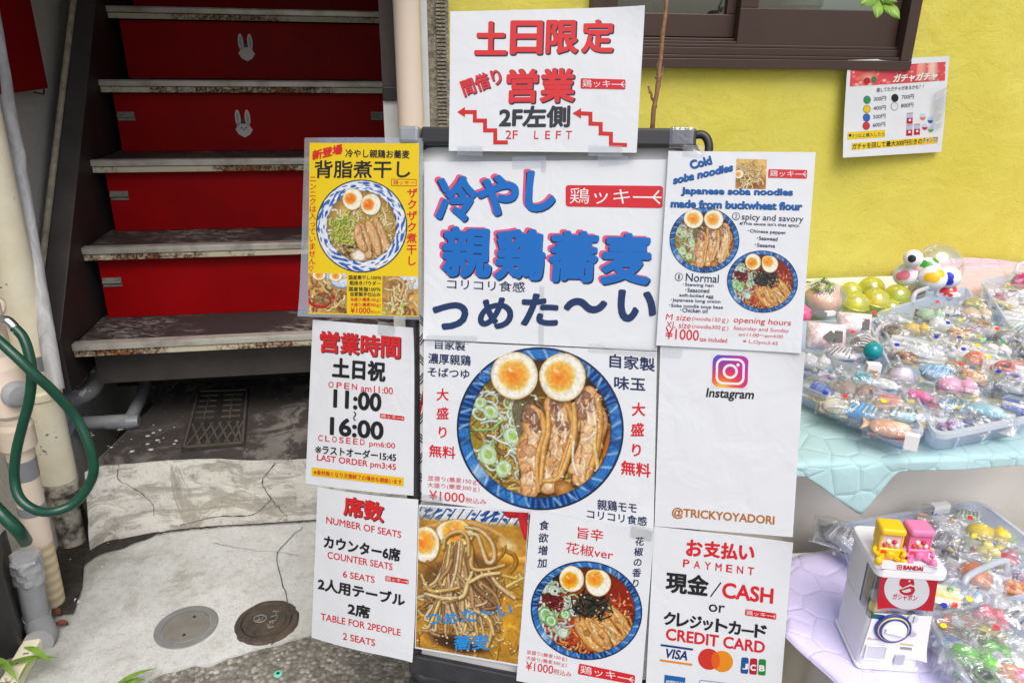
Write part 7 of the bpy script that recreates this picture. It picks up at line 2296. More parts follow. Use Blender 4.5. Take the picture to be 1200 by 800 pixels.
# box with the raised handle
spec = [
 ('clear packet of a brown and gold ring of beads behind the pink pouches', 1046, 391, 'coil', [(120, 84, 50), (230, 200, 120), BKK], .075, .055, None, None),
 ('clear packet with a rolled white leaflet and yellow dot near the yellow capsules', 1052, 377, 'bottle', [WHT, SIL, (220, 220, 226)], .08, .045, None, 'yellow'),
 ('white leaflet packet with faint grey lines, left of the two leaflets', 1068, 404, None, [], .085, .055, (WHT, (190, 194, 204), (214, 216, 222)), None),
 ('white leaflet packet printed with blue grey rows, right of the two leaflets', 1085, 412, None, [], .085, .055, (WHT, (150, 160, 186), (200, 204, 214)), None),
 ('clear packet of a pale green frog shape on dark foil', 1091, 372, 'animal', [(170, 206, 170), (220, 230, 220), BKK], .075, .05, (BKK, (90, 92, 98), GRY), None),
 ('clear packet with a shiny pearl white ball', 1101, 385, 'ball', [(232, 234, 236), SIL, WHT], .07, .06, None, None),
 ('clear packet holding a tan bread roll toy', 1124, 392, 'food', [(222, 176, 112), (240, 210, 160), (200, 140, 80)], .07, .05, None, 'blue'),
 ('clear packet of a small purple and white toy with yellow dot', 1137, 388, 'figure', [(170, 90, 170), WHT, (206, 150, 200)], .065, .045, None, 'yellow'),
 ('clear packet of a beige dog face plush with two dark eyes', 1143, 372, 'animal', [(226, 196, 168), WHT, (60, 40, 36)], .075, .055, None, None),
 ('clear packet of an olive gold coin near the box rim', 1141, 358, 'shell', [(190, 180, 90), (214, 206, 130), (150, 140, 60)], .065, .045, None, None),
 ('silver foil packet with red dot beneath the raised handle', 1112, 366, 'cloth', [SIL, GRY, WHT], .075, .045, (SIL, GRY, WHT), 'red'),
 ('clear packet of a black and white badger toy', 1165, 395, 'animal', [(220, 220, 222), BKK, BKK], .07, .05, None, None),
 ('clear packet of a grey and black cat toy with red dot', 1184, 398, 'animal', [(140, 140, 146), BKK, WHT], .07, .05, None, 'red'),
 ('white packet with blue dot in the middle of the box', 1113, 408, 'charms', [WHT, SIL, (200, 170, 150)], .07, .045, (WHT, SIL, GRY), 'blue'),
 ('silver packet of tiny grey links with blue dot', 1096, 398, 'coil', [SIL, GRY, WHT], .07, .045, None, 'blue'),
 ('silver packet of a cream toy with two dots on its bag', 1138, 408, 'food', [(230, 222, 200), WHT, (190, 170, 140)], .07, .045, None, 'blue'),
 ('clear packet of a white rabbit shape with green dot', 1166, 413, 'animal', [WHT, (236, 200, 200), BKK], .07, .045, None, 'mint'),
 ('clear packet of a dark grey toy with deep green dot', 1192, 414, 'cloth', [(90, 92, 98), GRY, BKK], .07, .045, None, 'green'),
 ('clear packet of a red and olive fruit toy', 1121, 431, 'food', [(150, 120, 80), (214, 70, 60), (120, 140, 70)], .07, .045, None, None),
 ('clear packet of an orange red ball on a white card', 1142, 424, 'ball', [(226, 110, 80), (240, 170, 140), WHT], .065, .045, (WHT, SIL, GRY), 'blue'),
 ('white packet printed with a red lace pattern', 1176, 435, 'coil', [(220, 60, 70), WHT, (236, 150, 150)], .075, .055, (WHT, (236, 200, 200), SIL), 'yellow'),
 ('white packet with a red flower at the box edge', 1199, 434, 'flower', [(226, 60, 66), (240, 120, 110), (60, 120, 60)], .07, .05, (WHT, SIL, GRY), None),
 ('clear packet of a small figure in green lying on its back', 1156, 448, 'figure', [(70, 140, 80), (52, 70, 120), (120, 180, 80)], .08, .045, None, 'blue'),
 ('clear packet of a pale sky blue cloth toy beside the divider', 1098, 438, 'cloth', [(140, 196, 236), (180, 220, 244), (110, 170, 226)], .075, .055, None, None),
 ('clear packet of a soft pink plush with tiny eyes', 1121, 456, 'animal', [(238, 170, 200), (246, 206, 222), (90, 60, 90)], .095, .055, None, None),
 ('clear packet of a blue and white striped toy by the front rim', 1120, 478, 'cloth', [(70, 160, 206), (220, 236, 244), (40, 110, 160)], .095, .055, None, None),
 ('clear packet of a light aqua toy at the front right of the box', 1154, 484, 'fish', [(150, 210, 230), (200, 232, 240), (110, 180, 210)], .09, .055, None, None),
 ('clear packet of a dull grey toy with blue dot by the far right rim', 1186, 455, 'cloth', [(190, 194, 200), SIL, (120, 122, 128)], .08, .05, None, 'blue'),
]
for i, (lab, x, y, kd, cl, l_, w_, cd, dt) in enumerate(spec):
    P_(lab, x, y, zb + prnd.uniform(-.003, .008), kd, cl, l_, w_, -30 + prnd.uniform(-14, 14), 24 + prnd.uniform(-6, 8), cd, dt)
for lab, x, y, kd, cl, cd, dt in (
 ('white card packet with pink print under the pink cloth', 1172, 346, 'charms', [(226, 90, 140), WHT, (240, 150, 180)], (WHT, (240, 190, 206), SIL), None),
 ('white packet of pale gold coins', 1183, 362, 'charms', [(232, 216, 150), (240, 230, 190), (210, 190, 110)], (WHT, SIL, GRY), None),
 ('white packet with black lines and a yellow dot', 1197, 346, 'figure', [WHT, BKK, GRY], (WHT, BKK, SIL), 'yellow'),
 ('packet of a magenta toy at the photo edge', 1199, 332, 'ball', [(200, 40, 120), BKK, SIL], None, None),
 ('plain white folded packet below the gold coins', 1199, 374, None, [], (WHT, SIL, (226, 228, 232)), None),
 ('packet of a turquoise and white toy by the divider rim', 1200, 392, 'cloth', [(120, 200, 226), WHT, SIL], None, None)):
    P_(lab, x, y, zb, kd, cl, .085, .06, -35 + prnd.uniform(-10, 10), 22, cd, dt)
# low box behind the machine
for lab, x, y, kd, cl, cd, dt, yw in (
 ('silver crumpled packet between the toy machine and the low box wall', 985, 628, 'cloth', [SIL, GRY, WHT], (SIL, GRY, WHT), None, -30),
 ('silver packet half hidden behind the white toy machine', 1006, 640, 'charms', [SIL, (120, 122, 130), WHT], None, None, -20),
 ('clear packet of a white figure with tan hair', 1098, 612, 'figure', [WHT, (240, 210, 190), (206, 160, 110)], None, None, -30),
 ('clear packet of a plain white block with blue dot', 1116, 622, 'block', [WHT, SIL, (220, 222, 226)], None, 'blue', -28),
 ('grey packet with two blue dots behind the pink mini machine', 1106, 636, 'cloth', [GRY, SIL, BKK], (GRY, SIL, WHT), 'blue', -26),
 ('green card packet with a yellow chick and red dot', 1158, 630, 'animal', [(246, 216, 60), (250, 236, 140), (220, 140, 40)], ((150, 190, 110), (120, 190, 206), (210, 130, 70)), 'red', -32),
 ('clear packet of a lemon yellow star toy with orange tag', 1164, 652, 'flower', [(240, 226, 60), (250, 240, 140), (240, 150, 50)], ((206, 216, 190), (180, 206, 160), WHT), 'yellow', -30),
 ('clear packet of small pink charms on grey', 1128, 648, 'charms', [(222, 120, 130), (60, 56, 60), (220, 200, 130)], (SIL, GRY, WHT), None, -34),
 ('clear packet with pastel pink and blue toy by the machine', 1108, 672, 'cloth', [(236, 190, 196), (160, 196, 236), WHT], None, 'yellow', -48),
 ('clear packet of a green and terracotta ball', 1141, 678, 'ball', [(206, 130, 90), (96, 180, 90), (110, 150, 220)], (WHT, SIL, SIL), None, -36),
 ('dark purple card packet with a pale mermaid shape', 1176, 676, 'figure', [(216, 180, 190), (90, 70, 110), (170, 120, 160)], ((92, 76, 110), (130, 90, 150), BKK), None, -34),
 ('clear packet of a cream block with green leaves by the machine corner', 1102, 702, 'block', [(240, 234, 200), (244, 222, 120), (120, 190, 80)], None, None, -20),
 ('pale packet with tiny green and white beads at the photo edge', 1192, 652, 'charms', [WHT, (110, 170, 110), (200, 190, 170)], (SIL, (190, 210, 190), WHT), None, -30),
 ('clear packet of a white cushion toy next to the terracotta ball', 1124, 694, 'cloth', [WHT, SIL, (150, 190, 226)], None, None, -44)):
    P_(lab, x, y, zl + prnd.uniform(-.002, .008), kd, cl, .088, .058, yw, 22 + prnd.uniform(-4, 8), cd, dt)
# smaller bags tucked between the larger ones
for lab, x, y, z_, kd, cl, cd, dt in (
 ('small packet of a navy key shape at the front rim under the blue striped toy', 1136, 497, zb - .006, 'figure', [(40, 60, 130), SIL, WHT], None, 'yellow'),
 ('small packet of a mauve heart tucked against the front rim corner', 1112, 496, zb - .006, 'charms', [(190, 140, 200), WHT, (230, 200, 236)], None, None),
 ('small white leaflet packet at the front rim with a red dot', 1168, 494, zb - .006, None, [], (WHT, (200, 120, 130), SIL), 'red'),
 ('small packet of a cobalt blue cube beyond the aqua toy', 1188, 480, zb - .004, 'block', [(50, 90, 190), WHT, SIL], None, None),
 ('small packet of an apricot bun between the pink plush and the lying figure', 1140, 442, zb + .006, 'food', [(240, 190, 140), (250, 220, 180), (220, 150, 90)], None, 'red'),
 ('small packet of a lavender ribbon beside the red flower packet', 1186, 446, zb + .006, 'coil', [(190, 170, 230), WHT, (220, 206, 240)], None, None),
 ('small leaflet packet with green print behind the orange red ball', 1156, 420, zb + .004, None, [], (WHT, (120, 180, 130), (200, 220, 200)), 'yellow'),
 ('small packet of a copper coloured key ring under the dog face plush', 1152, 385, zb + .004, 'coil', [(190, 120, 70), (220, 170, 120), BKK], None, None),
 ('small packet of a mustard duck above the white leaflets', 1074, 388, zb + .004, 'animal', [(226, 190, 70), (240, 220, 130), BKK], None, None),
 ('small packet of ice blue beads by the box divider top', 1036, 378, zb + .002, 'charms', [(170, 210, 236), WHT, (130, 180, 220)], None, 'red'),
 ('small packet of a rust brown acorn near the teal ball', 1062, 420, zb + .004, 'food', [(160, 96, 60), (206, 160, 110), (120, 70, 40)], None, 'blue'),
 ('small packet of a cyan ribbon at the foot of the white carton', 1010, 446, za + .006, 'coil', [(80, 190, 210), WHT, (150, 220, 230)], None, None),
 ('small packet of a cream seashell near the deep blue bottle', 980, 478, za + .004, 'shell', [(240, 226, 200), WHT, (220, 190, 150)], None, 'blue'),
 ('small packet of a raspberry bow in front of the brown hedgehog', 1022, 494, za - .002, 'charms', [(220, 60, 110), (240, 130, 160), WHT], None, None),
 ('small packet of a silver spoon shape just below the hot pink toy', 1078, 490, za + .002, 'fish', [SIL, WHT, GRY], None, 'yellow'),
 ('small packet of a sage green leaf at the back of the low box', 1132, 606, zl, 'cloth', [(150, 180, 140), (190, 210, 170), WHT], None, None),
 ('small packet of a ruby gem shape between the green card and the purple card', 1178, 656, zl + .004, 'ball', [(200, 30, 60), (240, 120, 140), WHT], None, 'blue'),
 ('small white leaflet packet between the pink charms and the terracotta ball', 1148, 662, zl + .004, None, [], (WHT, (170, 180, 210), (230, 210, 150)), None),
 ('small packet of a tangerine slice at the low box side', 1190, 690, zl, 'food', [(246, 150, 60), (250, 200, 120), (230, 110, 40)], None, None),
 ('small packet of a denim blue whale by the front low box rim', 1120, 758, zl + .002, 'fish', [(80, 120, 180), (190, 210, 230), BKK], None, 'yellow'),
 ('small leaflet packet with pink rows among the green toys', 1184, 758, zl + .006, None, [], (WHT, (230, 150, 180), SIL), 'red'),
 ('small packet of a violet grape cluster near the lime dragon', 1130, 786, zl + .002, 'charms', [(130, 80, 170), (170, 120, 200), (100, 160, 80)], None, None)):
    P_(lab, x, y, z_, kd, cl, .062, .045, -32 + prnd.uniform(-22, 22), 20 + prnd.uniform(-4, 10), cd, dt)
# low box in front
for lab, x, y, kd, cl, cd, dt, yw in (
 ('clear packet of a brown twig toy with red dot', 1112, 742, 'fish', [(150, 110, 80), (120, 90, 70), WHT], None, 'red', -40),
 ('clear packet of a coral red toy with blue dot', 1128, 738, 'bottle', [(236, 110, 90), (244, 170, 150), WHT], None, 'blue', -40),
 ('clear packet of an orange and olive toy', 1142, 736, 'fish', [(226, 150, 80), (150, 130, 60), BKK], None, 'red', -40),
 ('clear packet of a rose pink flower', 1160, 728, 'flower', [(230, 110, 130), (240, 160, 170), (90, 140, 80)], None, 'yellow', -36),
 ('clear packet of a white unicorn shape', 1178, 716, 'animal', [WHT, SIL, BKK], None, None, -36),
 ('crumpled silver packet along the low box rim', 1195, 728, 'cloth', [SIL, WHT, (90, 84, 110)], None, None, -46),
 ('clear packet of a moss green toy', 1150, 752, 'cloth', [(120, 130, 80), (90, 100, 60), (160, 160, 110)], None, None, -40),
 ('clear packet of a yellow pencil shaped toy', 1172, 752, 'bottle', [(244, 214, 60), WHT, (250, 236, 140)], None, None, -40),
 ('clear packet of a lime green dragon shape', 1141, 776, 'animal', [(120, 206, 80), (170, 226, 130), BKK], None, None, -36),
 ('clear packet of a green and white leafy toy', 1166, 772, 'flower', [(110, 190, 90), WHT, (70, 140, 60)], None, None, -36),
 ('clear packet of an orange crab with a pink straw', 1184, 790, 'fish', [(250, 150, 70), (246, 120, 170), (240, 110, 50)], (WHT, SIL, SIL), None, -24),
 ('white foil packet at the lower photo corner', 1196, 768, 'block', [WHT, SIL, GRY], (WHT, SIL, GRY), None, -46),
 ('dull green packet with a dark ring at the photo bottom', 1152, 796, 'coil', [(96, 130, 80), (60, 70, 60), (140, 160, 120)], None, None, -36)):
    P_(lab, x, y, zl + prnd.uniform(-.002, .008), kd, cl, .088, .052, yw, 26 + prnd.uniform(-4, 8), cd, dt)

# ---- things among the packets
def pouch(px, py, z, w, h, yaw, label, seed):
    c = at_z(px, py, z); a = math.radians(yaw); X = np.array([math.cos(a), math.sin(a), 0]); Y = np.array([-math.sin(a) * .55, math.cos(a) * .55, .83]); Nn = np.cross(X, Y)
    root = empty('plush_pouch', c, label, 'pouch', 'pink patterned pouches')
    def f(u, v, h_=0):
        x, y = 2 * u - 1, 2 * v - 1
        pr = (1 - x ** 4) * (1 - y ** 4)
        return c + X * x * w / 2 * (1 - .08 * (1 - y * y) * 0) + Y * y * h / 2 + Nn * (pr * .022 + h_ + .003 * mnoise.noise(Vector((u * 4, v * 4, seed))))
    fine_grid(f, 14, 12, .006).build('body', M['pouch'], root, smooth=True)
    m = MB(); p = f(.76, .40) + Nn * .0012
    m.frame_box(p, X, Y, Nn, (-.007, -.010, 0), (.007, .012, .0012)); m.build('dark_patch', M['black'], root, bevel=.002)
    if seed == 1:
        m = MB(); p = f(.55, .35) + Nn * .002; m.prism([p + X * .014, p + Y * .014, p - X * .014, p - Y * .008], Nn * .001); m.build('dark_face', M['black'], root)
n = N('pink_swirl_fabric')
w = n.noise(52, 3, 0.5, 2.5)
n.col(n.mix(n.ramp(w, [(0.47, 0.0), (0.50, 1.0)]), S(238, 196, 200), S(240, 238, 240))).rough(0.4)
M['pouch'] = n.m
pouch(968, 394, UZ + .062, .070, .052, -14, 'pink and white swirled pouch with a dark face, lower of two', 1)
pouch(1001, 380, UZ + .062, .064, .048, -14, 'pink and white swirled pouch with a dark patch, upper of two', 2)
c = at_z(1023, 411, UZ + .066)
m = MB(); m.ball(c, .0165, nu=14, nv=20); r_ = empty('teal_ball', c - Z * .02, 'teal translucent ball toy on a short stem', 'ball')
m.build('sphere', tmat((20, 150, 160), .15), r_, smooth=True)
m = MB(); m.tube([c - Z * .014, c - Z * .034], .005, 10); m.build('stem', tmat((20, 150, 160), .15), r_, smooth=True)
c = at_z(1021, 441, UZ + .045)
r_ = empty('mini_box', c - Z * .02, 'tiny white carton with two small printed pictures', 'carton')
a = math.radians(-8); X = np.array([math.cos(a), math.sin(a), 0]); Yb = np.array([-math.sin(a), math.cos(a), 0])
m = MB(); m.frame_box(c, X, Yb, Z, (-.0115, -.008, -.02), (.0115, .008, .025)); m.build('carton', M['tag_white'], r_, bevel=.001)
for k, (cc, zz) in enumerate((((200, 110, 60), .008), ((70, 90, 150), -.010))):
    m = MB(); m.frame_box(c, X, Yb, Z, (-.008, -.0088, zz - .006), (.006, -.0082, zz + .006)); m.build('picture', tmat(cc, .5), r_)
c = at_z(1056, 440, UZ + .055)
r_ = empty('capsule', c - Z * .03, 'large clear lilac capsule ball lying on the packets', 'capsule')
m = MB(); m.ball(c, (.030, .028, .027), nu=16, nv=24); m.build('shell', M['dome'], r_, smooth=True)
m = MB(); m.ball(c - Z * .003, (.022, .020, .018), nu=10, nv=14, wob=.2); m.build('toy', tmat((226, 206, 230)), r_, smooth=True)

# yellow capsules in a heap
for k, (x, y, r_px, zz, lab) in enumerate(((1021, 339, 15, .640, 'open yellow capsule with a dark gap at the back of the heap'), (997, 342, 12, .645, 'small yellow green capsule half hidden behind the heap'), (1002, 357, 15.5, .640, 'yellow capsule with a pale toy beside the peach capsule'), (1026, 353, 15.5, .645, 'yellow capsule with a bright yellow toy in the heap middle'), (1051, 348, 15, .640, 'yellow capsule with a green toy behind the box handle'), (1043, 362, 12, .632, 'low yellow capsule with a lime toy by the box rim'))):
    c = at_z(x, y, zz); r = r_px * (c - CC).dot(CF) / FPX
    root = empty('yellow_capsule', c - Z * r, lab, 'capsule', 'yellow capsules')
    m = MB(); m.ball(c, r, nu=16, nv=24); m.build('shell', M['dome_yellow'], root, smooth=True)
    m = MB(); m.lathe(c - Z * .0015, (0.1, -.2, 1), [(r * 1.0, 0), (r * 1.03, .001), (r * 1.03, .003), (r * 1.0, .004)], 28); m.build('seam', M['dome_yellow'], root, smooth=True)
    cc = ((96, 96, 40), (226, 230, 150), (240, 240, 190), (250, 216, 40), (120, 200, 70), (150, 220, 60))[k]
    m = MB(); m.ball(c - Z * r * .2, r * .55, nu=8, nv=12, wob=.5, seed=k); m.build('toy', tmat(cc), root, smooth=True)
c = at_z(964, 352, .655); r = 21 * (c - CC).dot(CF) / FPX
root = empty('peach_capsule', c - Z * r, 'peach toy ball in a clear wrapper with green leaves on top', 'capsule')
m = MB(); m.ball(c, (r * 1.05, r, r * .9), nu=16, nv=22, wob=.1); m.build('toy', tmat((240, 190, 160)), root, smooth=True)
m = MB(); m.ball(c + Z * .004, (r * 1.2, r * 1.15, r * 1.05), nu=16, nv=22, wob=.15, seed=3); m.build('wrapper', M['film'], root, smooth=True)
m = MB(); foliage(m, c + Z * r * .95 + np.array([-.012, -.01, 0]), .022, 26, .022, 8, .4); m.build('leaves', M['leaf'], root)
for x, y, cc, lab in ((940, 356, (60, 170, 150), 'teal and blue toy peeping out beside the signboard edge'), (938, 368, (240, 110, 150), 'pink toy lump peeping out beside the signboard edge')):
    c = at_z(x, y, .645); m = MB(); m.ball(c, (.022, .02, .018), nu=10, nv=14, wob=.4, seed=x)
    tag(m.build('toy_lump', tmat(cc), base=c - Z * .02, smooth=True), lab, 'toy')
# spotted white balls
for k, (x, y, r_px, zz, cc, lab) in enumerate(((1070, 303, 11.5, .735, BKK, 'white ball with one black spot on top of the pile'), (1061, 322, 14.5, .690, (244, 130, 150), 'white ball with pink spots'), (1087, 314, 14, .705, (60, 160, 50), 'white ball with a green spot'), (1093, 326, 16.5, .690, (244, 196, 40), 'white ball with yellow spots at the front of the pile'), (1112, 325, 14, .685, (40, 60, 200), 'white ball with a blue spot'), (1109, 341, 12, .650, (240, 70, 70), 'white ball with a red spot near the box rim'), (1074, 341, 11, .645, (240, 150, 70), 'white ball with an orange spot under the pile'))):
    c = at_z(x, y, zz); r = r_px * .94 * (c - CC).dot(CF) / FPX
    root = empty('spotted_ball', c - Z * r, lab, 'ball', 'spotted balls')
    m = MB(); m.ball(c, (r, r, r * .97), nu=18, nv=26); m.build('sphere', M['white_plastic'], root, smooth=True)
    toc = Vector(CC - c).normalized()
    rr = random.Random(k + 3)
    for j in range(1 if k == 0 else 4):
        d = (toc + Vector((rr.uniform(-1, 1), rr.uniform(-.6, .6), rr.uniform(-.6, .9))) * (0.25 if j == 0 else 1.1)).normalized()
        x_, y_, _ = basis(d)
        m = MB(); n_ = 20; al_ = .42 if j == 0 else .34
        vs = [Vector(c) + d * r * 1.012] + [Vector(c) + (d * math.cos(q2) + (x_ * math.cos(t) + y_ * math.sin(t)) * math.sin(q2)) * r * 1.012 for q2 in (al_ * .55, al_) for t in np.linspace(0, 6.283, n_ + 1)[:-1]]
        m.add(vs, [(0, 1 + i, 1 + (i + 1) % n_) for i in range(n_)] + [(1 + i, 1 + n_ + i, 1 + n_ + (i + 1) % n_, 1 + (i + 1) % n_) for i in range(n_)])
        m.build('spot', tmat(cc), root, smooth=True)
c = at_z(1106, 320, .69)
m = MB(); m.ball(c + np.array([.01, .05, 0]), (.062, .05, .058), nu=18, nv=28)
tag(m.build('clear_dome', M['dome'], base=c, smooth=True), 'large empty clear dome behind the spotted balls', 'dome')

# white price cards clipped to the rims
for x, y, z, w, h, yw, lab in ((1068, 519, UZ + .050, .018, .022, -30, 'white folded price card at the near corner of the upper boxes'), (975, 368, UZ + .075, .022, .007, 12, 'narrow white price card above the pink pouches'), (1121, 346, UZ + .068, .020, .007, 14, 'narrow white price card in front of the spotted balls'), (1104, 597, LZ + .066, .031, .016, 12, 'white price card clipped to the back rim of the low box')):
    c = at_z(x, y, z); a = math.radians(yw); X = np.array([math.cos(a), math.sin(a), 0]); Yb = np.array([-math.sin(a), math.cos(a), 0])
    m = MB(); m.frame_box(c, X, Yb, Z, (-w / 2, -.0006, -h / 2), (w / 2, .0006, h / 2)); m.frame_box(c, X, Yb, Z, (-w / 2, .0007, h / 2 - .0012), (w / 2, .012, h / 2))
    tag(m.build('price_card', M['tag_white'], base=c), lab, 'price card', 'white price cards')

# ---- white capsule-toy machine
mz = LZ + 0.010
FLp, FRp = at_z(1004, 781, mz), at_z(1075, 786, mz)
MW = FRp - FLp; w_ = np.linalg.norm(MW); MX = MW / w_; MY = np.array([-MX[1], MX[0], 0.0]); dp_ = w_ * 1.12
MH = 0.163
mach = empty('capsule_machine', (FLp + FRp) / 2 + MY * dp_ / 2, 'white toy capsule vending machine with a red front panel and round dial', 'toy machine')
def mp(u, d, v): return FLp + MX * (u * w_) + MY * (d * w_) + Z * (v * MH)      # u across, d depth (widths), v height
def mbox(mm, u0, u1, d0, d1, v0, v1): return mm.frame_box(FLp, MX, MY, Z, (u0 * w_, d0 * w_, v0 * MH), (u1 * w_, d1 * w_, v1 * MH))
D_ = 1.12
def rprism(mm, u0, u1, d0, d1, v0, v1, r=.10, n=5):
    pts = []
    for cx, cy, a0 in ((u1 - r, d0 + r, -90), (u1 - r, d1 - r, 0), (u0 + r, d1 - r, 90), (u0 + r, d0 + r, 180)):
        for k in range(n + 1):
            t = math.radians(a0 + 90 * k / n); pts.append((cx + r * math.cos(t), cy + r * math.sin(t)))
    return mm.prism([mp(x, y, v0) for x, y in pts], Z * ((v1 - v0) * MH))
m = MB(); rprism(m, -.03, 1.03, -.04, D_ + .03, 0, .03); m.build('base', M['white_plastic'], mach, bevel=.0015)
m = MB(); rprism(m, 0.0, 1.0, 0.0, D_, .0302, .50); m.build('lower_body', M['white_plastic'], mach, bevel=.0015)
m = MB(); rprism(m, 0.0, 1.0, D_ * .42, D_, .5002, .915, .06); m.build('back_body', M['white_plastic'], mach, bevel=.0015)
m = MB(); mbox(m, 0.02, .98, .32, D_ * .418, .502, .915); m.build('inner_wall', tmat((88, 92, 98), .4), mach)
m = MB(); rprism(m, 0.0, 1.0, .004, D_ * .40, .503, .912, .10); m.build('clear_window', M['dome'], mach)
rr = random.Random(2)
for k, (u, d, v, cc) in enumerate(((.15, .16, .56, (240, 220, 60)), (.14, .18, .67, (190, 196, 200)), (.30, .17, .57, (230, 90, 80)), (.85, .16, .56, (120, 170, 220)))):
    c = mp(u, d, v); m = MB(); m.ball(c, .0085, nu=10, nv=14); m.build('inner_capsule', tmat(cc, .2), mach, smooth=True)
m = MB(); rprism(m, -.05, 1.07, -.06, D_ + .05, .917, 1.0, .13); m.build('top', M['white_plastic'], mach, bevel=.003, segs=3)
def on_mach(x, y, out=0.0): return at_plane(x, y, mp(0, 0, 0) - MY * out, MY)
def adopt(s, name):
    o = s.o
    for k in ("label", "category", "group"):
        if k in o: del o[k]
    o.name = name
    w = o.location.copy(); o.parent = mach; o.location = w - mach.location
s1 = Sheet([(1033.5, 666.5), (1100.5, 671.5), (1093.5, 716), (1026.5, 710)], 'x', name='red_panel', out=.0035, hit=on_mach, material=ink((206, 26, 44)), group=None)
def ring_pts(cx, cy, r, a0, a1, n=16): return [(cx + r * math.cos(t), cy + r * math.sin(t) * .88) for t in np.linspace(a0, a1, n)]
cxp, cyp = 1062.5, 690.5
s1.disc('logo_disc', cxp, cyp, 26.5, 23.0, (238, 238, 240), 0.0004, 44, .05)
s1.poly('logo', [(cxp + x, cyp + y) for x, y in ((-9.0, -6.0), (-8.4, -11), (-5.5, -15), (-.5, -17), (4.6, -15.6), (8, -12), (9, -7.5), (8.4, -5), (4.5, -6.8), (-.5, -4.6), (-5, -2.4))], (206, 26, 44), 0.0006)
s1.poly('logo', [(cxp + x, cyp + y) for x, y in ((-9.2, -.6), (-4.6, -1.4), (-.4, -3.2), (4.6, -4.8), (9.0, -3), (9.6, 1.2), (7, 5), (2, 6.6), (-3.6, 6), (-8, 3.4))], (206, 26, 44), 0.0006)
s1.poly('logo', [(cxp + x, cyp + y) for x, y in ((-6.2, .6), (-2, -.2), (2.6, -1.8), (6.2, -1.2), (4.4, 1.6), (0, 3), (-4, 2.6))], (238, 238, 240), 0.0008)
s1.disc('logo', cxp + 3.0, cyp - 10.5, 1.2, 1.2, (238, 238, 240), 0.0008, 12); s1.disc('logo', cxp + 5.0, cyp - .6, .9, .9, (206, 26, 44), 0.0009, 12)
s1.text('ガシャポン', (1045.5, 701.5), (1074, 703.6), 7, (206, 26, 44), 0.02)
s2 = Sheet([(1024, 718), (1092, 722), (1084, 772), (1008, 768)], 'x', name='front_print', out=.0012, hit=on_mach, material=M['white_plastic'], group=None)
s2.poly('small_label', [(1020.5, 712 + 6), (1036.5, 714 + 6), (1036, 725.6), (1019.8, 723.6)], (30, 110, 90), 0.0004)
s2.poly('small_label', [(1028.4, 719.3), (1036.2, 720.2), (1035.8, 725.4), (1028, 724.5)], (40, 80, 160), 0.0005)
s2.text('ガシャポン', (1016, 748.4), (1031, 750.4), 2.8, (220, 50, 60), 0.01)
s2.poly('small_label#2', [(1055, 753), (1070, 754.6), (1069.8, 756), (1054.8, 754.6)], (240, 216, 60), 0.0004); s2.poly('small_label#2', [(1054.8, 757), (1068.6, 758.4), (1068.4, 761.4), (1054.5, 760)], (170, 174, 180), 0.0004)
s3 = Sheet([(1034, 657.5), (1099, 662.5), (1098, 671), (1033, 666)], 'x', name='lip_print', out=.0062, hit=on_mach, material=M['white_plastic'], group=None)
s3.text('BANDAI', (1058.5, 666.4), (1081, 668.2), 4.6, (214, 30, 40), 0.035)
s3.rring('emblem', [(1051.5, 661.4), (1056.5, 661.8), (1056.3, 666.2), (1051.3, 665.8)], .8, .9, (214, 30, 40), 0.0005); s3.poly('emblem', [(1053, 662.8), (1055, 663), (1054.9, 664.8), (1052.9, 664.6)], (214, 30, 40), .0006)
for s_, nm in ((s1, 'red_panel'), (s2, 'front_print'), (s3, 'lip_print')): adopt(s_, nm)
finish([s1, s2, s3])
dc = on_mach(1046, 735.5, .002)
def disc_part(name, r0, r1, h0, h1, mt, parent=mach, seg=40, c=None):
    m = MB(); m.lathe((c if c is not None else dc) - MY * h0, tuple(-MY), [(r0, 0), (r0, h1 - h0), (r1, h1 - h0 + .0006), (max(r1 * .2, 1e-4), h1 - h0 + .0006)], seg); return m.build(name, mt, parent, smooth=False)
R0 = 20.5 * (dc - CC).dot(CF) / FPX
dl = disc_part('dial', R0, R0 * .97, .000, .002, tmat((34, 60, 150), .3))
disc_part('yellow_ring', R0 * .86, R0 * .84, .0027, .0032, tmat((246, 220, 90), .3), dl)
disc_part('blue_ring', R0 * .80, R0 * .78, .0039, .0042, tmat((34, 60, 150), .3), dl)
disc_part('knob', R0 * .68, R0 * .62, .0046, .0066, M['white_plastic'], dl)
m = MB(); m.frame_box(dc - MY * .0074, MX * .97 + Z * -.22, -MY, Z * .97 + MX * .22, (-R0 * .58, 0, -R0 * .15), (R0 * .58, .0035, R0 * .15)); m.build('grip', M['white_plastic'], dl, bevel=.0015)
m = MB(); p = on_mach(1016.5, 763, .0032); sx, sz = .016, .0165
m.frame_box(p, MX, -MY, Z, (-.002, -.001, -.010), (.022, .0002, .010)); ch = m.build('chute', tmat((206, 207, 214), .3), mach)
m = MB()
for lo, hi in (((-.003, 0, .0102), (.023, .002, .012)), ((-.003, 0, -.012), (.023, .002, -.0102)), ((-.0038, 0, -.012), (-.0021, .002, .012)), ((.0221, 0, -.012), (.0238, .002, .012))): m.frame_box(p, MX, -MY, Z, lo, hi)
m.build('chute_frame', M['white_plastic'], ch, bevel=.0008)
p = on_mach(1054, 773, .0032)
m = MB(); m.frame_box(p, MX, -MY, Z, (-.0065, -.001, -.008), (.0065, .0002, .008)); m.build('coin_return', tmat((184, 186, 194), .3), mach, bevel=.001)
p = on_mach(1070, 724, .0032); disc_part('coin_slot', .0065, .006, 0, .0012, tmat((214, 216, 222), .3), mach, 24, p)
